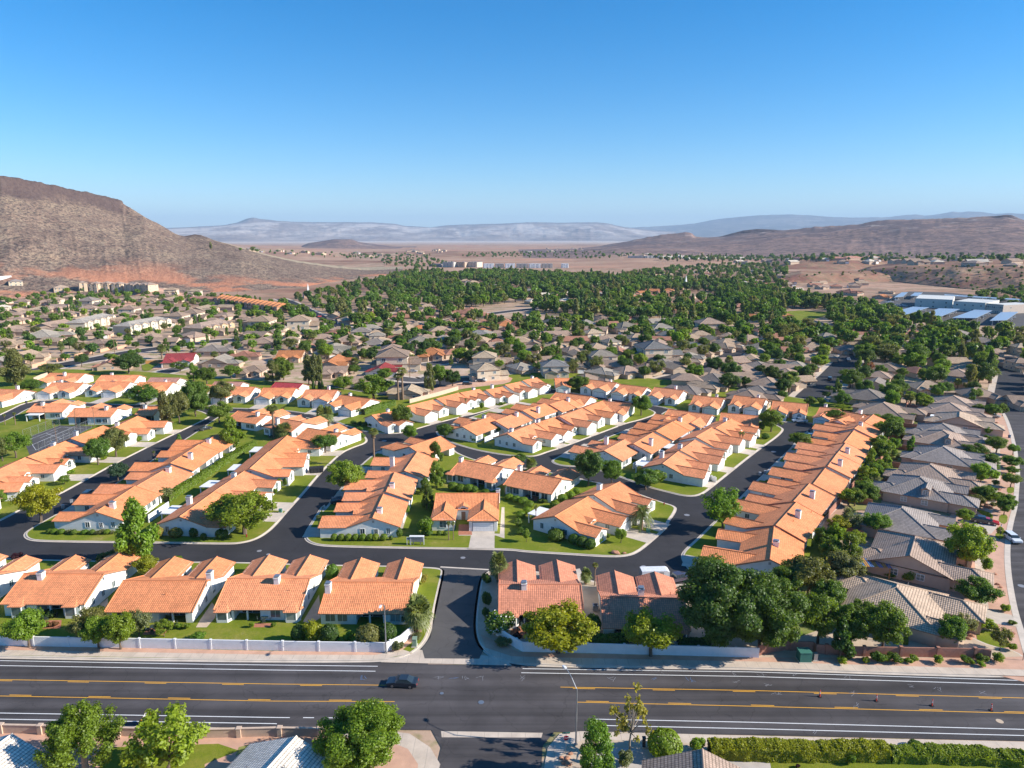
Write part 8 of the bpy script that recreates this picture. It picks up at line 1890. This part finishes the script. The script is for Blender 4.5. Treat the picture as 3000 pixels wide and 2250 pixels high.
 for sy in (-1, 1):
  m_ = MB(); m_.box(cb[0][0] - .35, cb[0][0] - .2, sy * w_ - .0 if sy > 0 else -w_ - .2, sy * w_ + .2 if sy > 0 else -w_, cb[0][1] + .02, cb[0][1] + .16, 'car_paint'); q = m_.obj('mirror', t, col); q['tint'] = 1
 return t
a, b_ = P('X', 1125, 2011), P('X', 1219, 2016); c = (a + b_) / 2
car('dark blue-grey sedan driving along the main road past the entrance', (c.x + .3, c.y + .55), R(180 - 5), (.022, .032, .045), name='sedan_car', z=.006)
p = P('r', 2085, 495); car('white car parked on the east avenue facing us', (p.x, p.y), GYAW - R(62), (.72, .74, .76), 'suv', z=.035)
p = P('h', 1630, 690); car('white pickup with a canopy parked in the cul-de-sac', (p.x, p.y), R(176), (.74, .75, .76), 'pickup', 'pickup truck', name='pickup_truck', z=.01)
p = P('X', 1985, 1703); car('dark two-tone pickup hitched to the silver box trailer', (p.x, p.y), R(22), (.06, .05, .075), 'pickup', 'pickup truck', name='pickup_truck', z=.01)
PARK = [('e', 400, 345, 'black', 20, 'suv', 'dark car parked on the drive beside the curved street'), ('e', 1775, 620, 'dark', 55, 'sedan', 'dark car in tree shade on the west street'), ('e', 770, 1190, 'dark', 95, 'suv', 'dark car half hidden behind the orange roofs on the west street'),
  ('f', 1165, 1255, 'navy', 15, 'suv', 'dark blue car on a shaded drive beside the wide dark street'), ('h', 1745, 855, 'blue', 60, 'sedan', 'light blue car on a drive near the cul-de-sac'), ('h', 1080, 1560, 'navy', 60, 'sedan', 'blue car on a drive behind the light green street tree'),
  ('k', 1640, 1245, 'white', 15, 'pickup', 'white pickup on the drive before the orange hipped house'), ('k', 1410, 1355, 'silver', 0, 'sedan', 'silver car on the drive right of the crimson barn-like house'), ('k', 1960, 1435, 'white', 10, 'pickup', 'white pickup below the balconied cream house'), ('k', 1850, 1460, 'dark', 0, 'suv', 'dark car beside the white pickup below the cream house'),
  ('j', 1575, 1540, 'black', 10, 'pickup', 'dark pickup before the crimson-roofed white house'), ('j', 1600, 1410, 'dark', 5, 'suv', 'dark car driving on the west avenue near the junction'), ('j', 1655, 1390, 'silver', 20, 'suv', 'silver car at the west avenue junction'),
  ('h', 755, 105, 'white', 40, 'pickup', 'white pickup parked on the long grey-roofed side street'), ('h', 700, 100, 'dark', 40, 'suv', 'dark car parked next to the white pickup on the side street'), ('i', 2020, 75, 'plum', 60, 'sedan', 'dark red car at the top of the right-hand street'),
  ('r', 1755, 300, 'dark', -30, 'suv', 'dark car on the drive of the slate-roofed house'), ('r', 1815, 310, 'red', -30, 'sedan', 'bright red car beside the dark one on the avenue drive'), ('o', 495, 545, 'white', 0, 'suv', 'white car beside the long gabled roof under the mesa'), ('o', 1460, 500, 'white', 20, 'pickup', 'white pickup between the grey townhouses'), ('o', 560, 205, 'dark', 10, 'suv', 'dark car on the slope under the mesa'),
  ('i', 1880, 635, 'silver', -40, 'sedan', 'silver car under the tree at the avenue bend'), ('l', 1290, 1225, 'white', 10, 'suv', 'white car by the pale two-storey house'), ('g', 610, 205, 'dark', 0, 'suv', 'dark car on the gravel above the red dirt slope')]
PARK += [('g', 1290, 735, 'white', 30, 'suv', 'white car on the near drive of the middle street'), ('h', 985, 905, 'silver', -50, 'sedan', 'silver car on a drive of the long east street'), ('g', 690, 375, 'white', 20, 'sedan', 'pale car on an upper street drive'), ('l', 1150, 1210, 'dark', 0, 'suv', 'dark car by the wall of the grey cul-de-sac'), ('l', 1960, 1310, 'dark', 50, 'sedan', 'dark car parked along the grey-roofed street'), ('k', 600, 885, 'silver', 60, 'sedan', 'silver car parked on the road below the terraces'), ('k', 650, 910, 'red', 60, 'suv', 'red car parked on the road below the terraces'), ('k', 430, 1170, 'blue', 0, 'suv', 'blue car behind the orange-roofed arched house'), ('k', 1120, 1180, 'white', 20, 'suv', 'white car before the slate hip roof'), ('k', 1820, 1250, 'dark', 0, 'sedan', 'dark car at the end of the orange house lane'), ('m', 640, 1420, 'dark', 60, 'suv', 'dark car in tree shade on the far grey street'), ('m', 790, 1260, 'white', 70, 'sedan', 'white car at the far end of the grey street'), ('o', 1720, 605, 'dark', 20, 'suv', 'dark car below the right grey townhouses'), ('o', 460, 435, 'silver', 0, 'sedan', 'silver car beside the long gabled roofs under the mesa'), ('c', 1010, 45, 'white', -35, 'sedan', 'white car on the drive beside the date palm')]
PC = {'black': (.02, .02, .022), 'dark': (.03, .033, .04), 'navy': (.02, .035, .07), 'blue': (.22, .36, .45), 'white': (.72, .73, .74), 'silver': (.42, .43, .45), 'plum': (.10, .02, .03), 'red': (.42, .02, .03)}
CM = {}
for fr, x, y, cl, yaw, kind, lb in PARK:
 p = P(fr, x, y); z = (ZK + .02) if any(inpoly(p.x, p.y, q) for q in ISL) else .07
 if kind not in CM: CM[kind] = car(lb, (p.x, p.y), R(yaw), PC[cl], kind, z=z, name='parked_car', group='parked cars')
 else: dup(CM[kind], (p.x, p.y, z), R(yaw), lb, 'parked cars', color=PC[cl])
r = random.Random(5)
for k, (x, y) in enumerate([(505, 1108), (555, 1098), (600, 1085), (655, 1065), (700, 1050), (750, 1040), (1050, 1120), (1100, 1100), (1150, 1085), (1190, 1065), (1540, 1150), (1580, 1135), (1620, 1120), (1680, 1090), (1720, 1075), (460, 970), (500, 975), (390, 965), (385, 890), (330, 885), (240, 925), (290, 915), (1990, 1165), (2040, 1140), (940, 835), (985, 830)]):
 p = P('n', x, y); dup(CM[r.choice(('suv', 'pickup'))], (p.x, p.y, .04), R(r.choice((0, 180)) + r.uniform(-6, 6)), 'pale vehicle parked at the blue metal canopies of the commercial yard', 'vehicles in the commercial yard', color=PC[r.choice(('white', 'white', 'white', 'silver', 'dark'))])
for k, x in enumerate((715, 765, 815, 855, 1022)):
 p = P('n', x, 985 if x < 900 else 1000); t = thing('yellow_digger', 'yellow construction machine parked along the ribbed commercial wall', 'digger', (p.x, p.y, .04), R(r.uniform(-20, 20)), 'yellow machines at the commercial yard')
 m_ = MB(); m_.box(-2, 1.6, -1, 1, .8, 2.0, 'paint_yellow'); m_.prism([(1.6, .6), (3.0, .5), (3.1, 1.0), (1.6, 1.6)], -1.1, 1.1, 'paint_yellow'); m_.obj('body', t)
 m_ = MB(); m_.box(-1.2, .4, -.8, .8, 2.0, 3.2, 'glass_dark'); m_.box(-1.3, .5, -.9, .9, 3.2, 3.35, 'paint_yellow'); m_.obj('cab', t)
 for sx in (-1.2, 1.0):
  for sy in (-1, 1):
   m_ = MB(); m_.tube([(0, -.2, 0), (0, .2, 0)], .7, 'rubber', 12); q = m_.obj('wheel', t); q.location = (sx, sy * 1.1, .7)
# silver box trailer
a, b_ = P('c', 1092, 468), P('c', 1200, 462); c = (a + b_) / 2
t = thing('box_trailer', 'silver box trailer parked behind the half-shaded orange-roofed house', 'trailer', (c.x, c.y + 1.0, .0), R(3))
m_ = MB(); m_.prism([(-2.7, .5), (2.3, .5), (2.9, .9), (2.9, 2.5), (2.4, 2.75), (-2.7, 2.75)], -1.1, 1.1, 'metal_white'); m_.obj('body', t)
m_ = MB(); m_.box(-2.72, -2.69, -.95, .95, .6, 2.6, 'metal_grey'); m_.obj('rear_door', t); m_ = MB(); m_.box(.9, 1.7, -1.12, -1.1, .6, 2.5, 'metal_grey'); m_.obj('side_door', t); m_ = MB(); m_.box(-1.7, -.4, -1.12, -1.1, 1.9, 2.25, 'chalk_blue'); m_.obj('side_panel', t)
for sx in (-.5, .4):
 for sy in (-1, 1): m_ = MB(); m_.tube([(0, -.1, 0), (0, .1, 0)], .33, 'rubber', 14); q = m_.obj('wheel', t); q.location = (sx, sy * 1.0, .33)
m_ = MB(); m_.tube([(2.9, 0, .6), (4.0, 0, .5)], .06, 'metal_dark', 6); m_.obj('drawbar', t)
# skip of rubbish on the drive
p = P('f', 966, 985); t = thing('dumpster', 'open black skip standing on a drive beside the wide dark street', 'skip', (p.x, p.y, ZK + .01), R(12))
m_ = MB(); q = [(-1.9, .15), (1.9, .15), (2.15, 1.5), (-2.15, 1.5)]; m_.prism(q, -1.1, 1.1, 'metal_dark'); m_.box(-2.0, 2.0, -1.0, 1.0, 1.5, 1.52, 'rubber'); m_.obj('body', t)
for x_ in (-1.4, -.5, .5, 1.4): m_ = MB(); m_.box(x_ - .06, x_ + .06, -1.2, -1.1, .2, 1.45, 'metal_dark'); m_.obj('rib', t)
# cluster mailboxes under a white frame and the notice frame
p = P('X', 1221, 1599); t = thing('mailbox_unit', 'bank of grey mailboxes under a white frame at the kerb of the internal street', 'mailbox', (p.x, p.y + .35, ZK), R(-1))
m_ = MB(); m_.box(-1.5, 1.5, -.25, .25, .75, 1.75, 'mailbox_metal'); m_.obj('box', t)
for i in range(4):
 for j in range(4): m_ = MB(); m_.box(-1.45 + i * .73, -.78 + i * .73, -.27, -.25, .8 + j * .235, 1.0 + j * .235, 'metal_grey'); m_.obj('mailbox_door', t)
m_ = MB(); m_.box(-1.65, 1.65, -.4, .4, 1.95, 2.08, 'painted_trim'); m_.obj('roof', t)
for x_ in (-1.58, 1.58): m_ = MB(); m_.box(x_ - .07, x_ + .07, -.07, .07, 0, 1.95, 'painted_trim'); m_.obj('post', t)
for x_ in (-.8, .8): m_ = MB(); m_.box(x_ - .1, x_ + .1, -.1, .1, 0, .75, 'metal_grey'); m_.obj('leg', t)
p = P('X', 1197.5, 1600); t = thing('notice_board', 'small white-framed notice board beside the grey mailboxes', 'notice board', (p.x, p.y + .3, ZK), R(-1))
for x_ in (-.42, .42): m_ = MB(); m_.box(x_ - .05, x_ + .05, -.05, .05, 0, 1.9, 'painted_trim'); m_.obj('post', t)
m_ = MB(); m_.box(-.37, .37, -.04, .04, 1.82, 1.9, 'painted_trim'); m_.obj('top_rail', t); m_ = MB(); m_.box(-.34, .2, -.03, .03, 1.15, 1.75, 'chalk_white'); m_.box(-.05, .16, -.035, -.03, 1.18, 1.36, 'chalk_blue'); m_.obj('notice', t)
# utility cabinets, hydrants, bins, letter boxes, rocks
def cabinet(fr, x, y, w_, d, h, mat, label, name='utility_cabinet', z=ZK + .02, rz=0):
 p = P(fr, x, y); t = thing(name, label, 'utility box', (p.x, p.y, z), rz); m_ = MB(); m_.prism([(-w_ / 2, .08), (w_ / 2, .08), (w_ / 2, h), (-w_ / 2, h)], -d / 2, d / 2, mat); m_.obj('body', t)
 m_ = MB(); m_.slab([(-w_ / 2 - .05, -d / 2 - .05, h + .06), (w_ / 2 + .05, -d / 2 - .05, h + .06), (w_ / 2 + .05, d / 2 + .05, h + .1), (-w_ / 2 - .05, d / 2 + .05, h + .1)], .08, mat); m_.obj('lid', t); m_ = MB(); m_.box(-w_ / 2 - .15, w_ / 2 + .15, -d / 2 - .15, d / 2 + .15, 0, .08, 'kerb_concrete'); m_.obj('base', t)
cabinet('d', 342, 965, 1.9, 1.6, 1.7, 'green_metal', 'large green transformer cabinet on the verge by the red block wall'); cabinet('d', 415, 965, .6, .5, 1.2, 'metal_grey', 'small grey utility box beside the green transformer'); cabinet('b', 1140, 872, .7, .9, 1.4, 'pale_green_metal', 'pale green utility box at the entrance street corner')
cabinet('f', 655, 1335, .7, .7, .8, 'green_metal', 'small green box at the kerb by the wide yellow-green tree'); cabinet('g', 2060, 1510, .8, .7, .8, 'green_metal', 'small green box on the lawn beside the date palm'); cabinet('c', 1075, 1525, .4, .4, 1.4, 'metal_dark', 'slim dark box beside the clipped round bush', z=.07)
def hydrant(fr, x, y, label):
 p = P(fr, x, y); t = thing('fire_hydrant', label, 'hydrant', (p.x, p.y, ZK), 0); m_ = MB(); m_.tube([(0, 0, 0), (0, 0, .55), (0, 0, .7)], [.14, .12, .05], 'sign_red', 8); m_.obj('barrel', t); m_ = MB(); m_.tube([(-.22, 0, .45), (.22, 0, .45)], .07, 'sign_red', 6); m_.obj('nozzle', t)
hydrant('b', 50, 165, 'red hydrant on the lawn corner below the wide yellow-green tree'); hydrant('g', 2198, 1270, 'red hydrant at the corner of the old lane')
bin0 = None
for k, (fr, x, y, lb) in enumerate([('e', 620, 1255, 'grey wheelie bin on the west street kerb, alone'), ('e', 545, 1300, 'grey wheelie bin nearer the yellow-green junction tree'), ('h', 1203, 1268, 'grey bin standing in the east street gutter, left of a pair'), ('h', 1258, 1250, 'grey bin standing in the east street gutter, right of a pair'), ('h', 1735, 800, 'dark bin beside the cul-de-sac'), ('i', 2052, 860, 'blue bin standing at the avenue kerb'), ('e', 228, 388, 'dark bin on the drive by the curved street'), ('h', 1110, 1445, 'small pale bin on the lawn of the long row')]):
 p = P(fr, x, y)
 if not bin0:
  t = thing('wheelie_bin', lb, 'bin', (p.x, p.y, .02), .4, 'wheelie bins'); m_ = MB(); m_.face
  for z0, z1, a0, a1 in ((.08, 1.0, .26, .32),):
   q0 = [(-a0, -a0, z0), (a0, -a0, z0), (a0, a0, z0), (-a0, a0, z0)]; q1 = [(-a1, -a1, z1), (a1, -a1, z1), (a1, a1, z1), (-a1, a1, z1)]
   for i in range(4): m_.face([q0[i], q0[(i + 1) % 4], q1[(i + 1) % 4], q1[i]], 'plain_paint')
  q = m_.obj('body', t, (.30, .31, .33)); q['tint'] = 1; m_ = MB(); m_.box(-.34, .34, -.36, .34, 1.0, 1.09, 'plain_paint'); q = m_.obj('lid', t, (.25, .26, .28)); q['tint'] = 1
  for sx in (-.24, .24): m_ = MB(); m_.tube([(sx - .04, .28, .1), (sx + .04, .28, .1)], .1, 'rubber', 8); m_.obj('wheel', t)
  bin0 = t
 else: dup(bin0, (p.x, p.y, .03), k, lb, color=(.04, .08, .16) if 'blue' in lb else (.06, .06, .07) if 'dark' in lb else (.30, .31, .33))
rk = None
for k, (x, y, s_) in enumerate([(890, 270, .7), (950, 272, .35), (905, 276, .45)]):
 p = P('c', x, y); bm = bmesh.new(); bmesh.ops.create_icosphere(bm, subdivisions=2, radius=1)
 for v in bm.verts: v.co *= 1 + .25 * math.sin(v.co.x * 4 + k) * math.cos(v.co.y * 5); v.co.z *= .6
 me = bpy.data.meshes.new('boulder'); bm.to_mesh(me); bm.free(); me.materials.append(M['rock_red']); o = link('boulder', me); o.location = (p.x, p.y, ZK + s_ * .3); o.scale = (s_ * 1.3, s_, s_); tag(o, ['largest red boulder on the lawn at the street bend', 'small separate red boulder at the street bend', 'middle red boulder beside the largest at the bend'][k], 'boulder', 'red boulders on the lawn corner')
def rocks(fr, pts, where):
 for k, (x, y, s_) in enumerate(pts):
  p = P(fr, x, y); bm = bmesh.new(); bmesh.ops.create_icosphere(bm, subdivisions=2, radius=1)
  for v in bm.verts: v.co *= 1 + .22 * math.sin(v.co.x * 3 + k * 2) * math.cos(v.co.y * 4 + k); v.co.z *= .65
  me = bpy.data.meshes.new('boulder'); bm.to_mesh(me); bm.free(); me.materials.append(M['rock_red']); o = link('boulder', me); o.location = (p.x, p.y, .05 + s_ * .25); o.scale = (s_ * 1.2, s_, s_); tag(o, f'weathered boulder {where}', 'boulder', f'boulders {where}')
rocks('r', [(1830, 130, .9), (1850, 150, .6), (1900, 860, .35), (1925, 970, .4), (1960, 1000, .3), (1640, 1530, .5), (1620, 1560, .45), (2090, 1500, .4)], 'on the avenue gravel gardens'); rocks('c', [(580, 1600, .35), (560, 1630, .4), (600, 1570, .3), (540, 1600, .3), (585, 1640, .35)], 'beside the stop sign corner')
rocks('i', [(1920, 700, .5), (1890, 780, .6), (1900, 800, .5), (1860, 1260, .5), (1910, 1290, .4), (1930, 1420, .7), (1830, 1610, .8)], 'on the avenue verge further up')
# manhole covers and drain
for fr, x, y, s_, mt in (('b', 132, 253, .55, 'chalk_white'), ('b', 190, 275, .45, 'chalk_white'), ('b', 1452, 297, .55, 'chalk_white'), ('c', 1075, 355, .6, 'chalk_white'), ('c', 1355, 20, .7, 'chalk_white'), ('c', 1525, 8, .6, 'chalk_white'), ('b', 1570, 1234, .45, 'metal_grey'), ('b', 1315, 1176, .3, 'metal_grey'), ('d', 1612, 1357, .5, 'gravel_beige'), ('h', 1352, 1008, .8, 'chalk_white'), ('f', 1550, 713, .9, 'chalk_white'), ('i', 2000, 565, .8, 'chalk_white'), ('d', 1755, 480, .7, 'chalk_white')):
 p = P(fr, x, y); mb = MB(); fill(mb, [(p.x + s_ * math.cos(R(30 * i)), p.y + s_ * math.sin(R(30 * i))) for i in range(12)], .036, mt); struct(mb.obj('manhole_cover'))
# power poles, pergola, patio cover, patios
def pole(fr, x, y, h, label):
 p = P(fr, x, y); t = thing('utility_pole', label, 'utility pole', (p.x, p.y, 0), .5); m_ = MB(); m_.tube([(0, 0, 0), (0, 0, h)], [.17, .11], 'wood_pole', 7); m_.obj('pole', t); m_ = MB(); m_.box(-1.2, 1.2, -.08, .08, h - .9, h - .75, 'wood_pole'); m_.obj('crossarm', t)
pole('o', 1495, 875, 13, 'brown utility pole standing at the near kerb of the west avenue'); pole('k', 375, 1040, 13, 'utility pole beside the tan flats at the avenue junction'); pole('k', 180, 705, 12, 'utility pole at the foot of the mesa'); pole('k', 1385, 1400, 10, 'pale pole beside the crimson barn-like house'); pole('j', 1925, 1020, 12, 'utility pole above the orange terraces')
p = P('r', 575, 870); t = thing('pergola', 'timber pergola with an orange and blue slatted top beside the brown gabled house', 'pergola', (p.x, p.y, .05), GYAW + R(25))
for sx in (-2.6, 2.6):
 for sy in (-1.6, 1.6): m_ = MB(); m_.box(sx - .09, sx + .09, sy - .09, sy + .09, 0, 2.6, 'wood_fence'); m_.obj('post', t)
m_ = MB()
for i in range(14): m_.box(-2.9 + i * .42, -2.62 + i * .42, -2.0, 2.0, 2.68, 2.76, 'wood_fence' if (i // 2) % 2 else 'chalk_blue')
for sy in (-1.6, 1.6): m_.box(-2.9, 2.95, sy - .06, sy + .06, 2.55, 2.68, 'wood_fence')
m_.obj('slatted_top', t)
p = P('i', 1285, 700); t = thing('patio_shelter', 'small white flat patio cover beside the pale tan gabled house', 'patio cover', (p.x, p.y, .05), GYAW)
m_ = MB(); m_.box(-2.8, 2.8, -2, 2, 2.5, 2.65, 'painted_trim'); m_.obj('roof', t)
for sx in (-2.6, 2.6):
 for sy in (-1.8, 1.8): m_ = MB(); m_.box(sx - .08, sx + .08, sy - .08, sy + .08, 0, 2.5, 'painted_trim'); m_.obj('post', t)
for fr, pts in (('a', [(210, 710), (400, 705), (395, 760), (230, 760)]), ('a', [(920, 800), (980, 740), (1120, 735), (1060, 800)]), ('b', [(100, 725), (240, 725), (225, 752), (95, 752)]), ('c', [(205, 800), (230, 745), (330, 745), (300, 830)]), ('g', [(420, 1530), (425, 1440), (530, 1440), (540, 1530)]), ('g', [(1000, 1180), (1110, 1200), (1100, 1240), (985, 1220)])):
 flat('patio', xs(fr, pts), ZK + .02, 'patio_brick')
for fr, pts in (('a', [(1270, 752), (1300, 700), (1375, 590), (1400, 625), (1395, 690), (1340, 752)]), ('b', [(415, 715), (520, 540), (530, 690), (470, 730)]), ('c', [(690, 690), (690, 500), (730, 500), (745, 680)]), ('a', [(600, 640), (700, 560), (700, 600), (660, 650)])):
 flat('side_yard', xs(fr, pts), ZK + .018, 'gravel_beige')
for fr, pts in (('g', [(425, 1535), (560, 1535), (745, 1535), (820, 1560), (820, 1290), (795, 1290), (780, 1520), (430, 1510)]), ('c', [(600, 380), (660, 370), (720, 490), (680, 510)]), ('f', [(1680, 1465), (1740, 1280), (1765, 1310), (1710, 1480)])):
 flat('path', xs(fr, pts), ZK + .016, 'drive_concrete')
# red dirt slope behind the upper street
flat('dirt_bank', xs('g', [(0, 330), (250, 250), (500, 200), (700, 160), (900, 160), (860, 220), (640, 240), (420, 270), (0, 380)]), ZK + .03, 'redbank', 1)
flat('dirt_lot', xs('k', [(500, 1060), (640, 1050), (740, 1075), (720, 1110), (540, 1110)]), .04, 'redbank', 1)
flat('dirt_bank', xs('j', [(900, 1075), (1230, 1055), (1230, 1080), (900, 1110)]), .04, 'redbank', 1); flat('dirt_bank', xs('j', [(600, 990), (900, 1010), (880, 1040), (580, 1050)]), .04, 'redbank', 1); flat('dirt_bank', xs('j', [(0, 960), (230, 950), (330, 985), (250, 1030), (0, 1045)]), .04, 'redbank', 1)
# patio furniture behind the third and fourth front houses, air conditioner, trampoline
def seat_set(fr, x, y, label):
 p = P(fr, x, y) if fr else Vector((x, y)); t = thing('patio_furniture_set', label, 'patio furniture', (p.x, p.y, ZK + .02), .2)
 m_ = MB(); m_.tube([(0, 0, 0), (0, 0, .7)], .05, 'patio_furniture', 6); m_.box(-.6, .6, -.6, .6, .7, .75, 'patio_furniture'); m_.obj('table', t)
 for a in range(4):
  m_ = MB(); m_.box(-.25, .25, -.25, .25, .4, .46, 'patio_furniture'); m_.box(-.25, .25, .2, .26, .46, .95, 'patio_furniture'); [m_.box(sx - .03, sx + .03, sy - .03, sy + .03, 0, .4, 'patio_furniture') for sx in (-.2, .2) for sy in (-.2, .2)]
  q = m_.obj('chair', t); q.location = (math.cos(a * 1.57) * 1.1, math.sin(a * 1.57) * 1.1, 0); q.rotation_euler = (0, 0, a * 1.57 - 1.57)
 return t
seat_set('b', 170, 705, 'dark patio table and chairs under the porch with the red brick step'); seat_set('a', 320, 690, 'dark patio chairs under the porch of the second front house'); seat_set('a', 1000, 770, 'wooden chairs on the brick patio behind the lime street trees')
s0 = seat_set(None, PATIOS[0][0], PATIOS[0][1], f'dark patio table and chairs behind {PATIOS[0][3]}')
for x_, y_, a, s_ in PATIOS[1:]:
 if 1: dup(s0, (x_, y_, ZK + .02), a + .3, f'dark patio table and chairs behind {s_}', 'patio sets of the back gardens')
s0['group'] = 'patio sets of the back gardens'
p = P('c', 762, 640); t = thing('air_conditioner', 'grey air conditioner unit in the side yard of the half-shaded house', 'air conditioner', (p.x, p.y, ZK + .02), 0); m_ = MB(); m_.box(-.5, .5, -.5, .5, .05, 1.1, 'metal_grey'); m_.obj('body', t); m_ = MB(); m_.tube([(0, 0, 1.1), (0, 0, 1.14)], .4, 'metal_dark', 12); m_.obj('fan_grille', t)
p = P('l', 275, 1115); t = thing('trampoline', 'bright blue trampoline in a back garden', 'trampoline', (p.x, p.y, .05), 0); m_ = MB(); m_.tube([(0, 0, .85), (0, 0, .95)], 3.2, 'chalk_blue', 18); m_.obj('mat', t)
for a in range(6): m_ = MB(); m_.tube([(0, 0, 0), (0, 0, .85)], .05, 'metal_grey', 5); q = m_.obj('leg', t); q.location = (3 * math.cos(a * 1.047), 3 * math.sin(a * 1.047), 0)
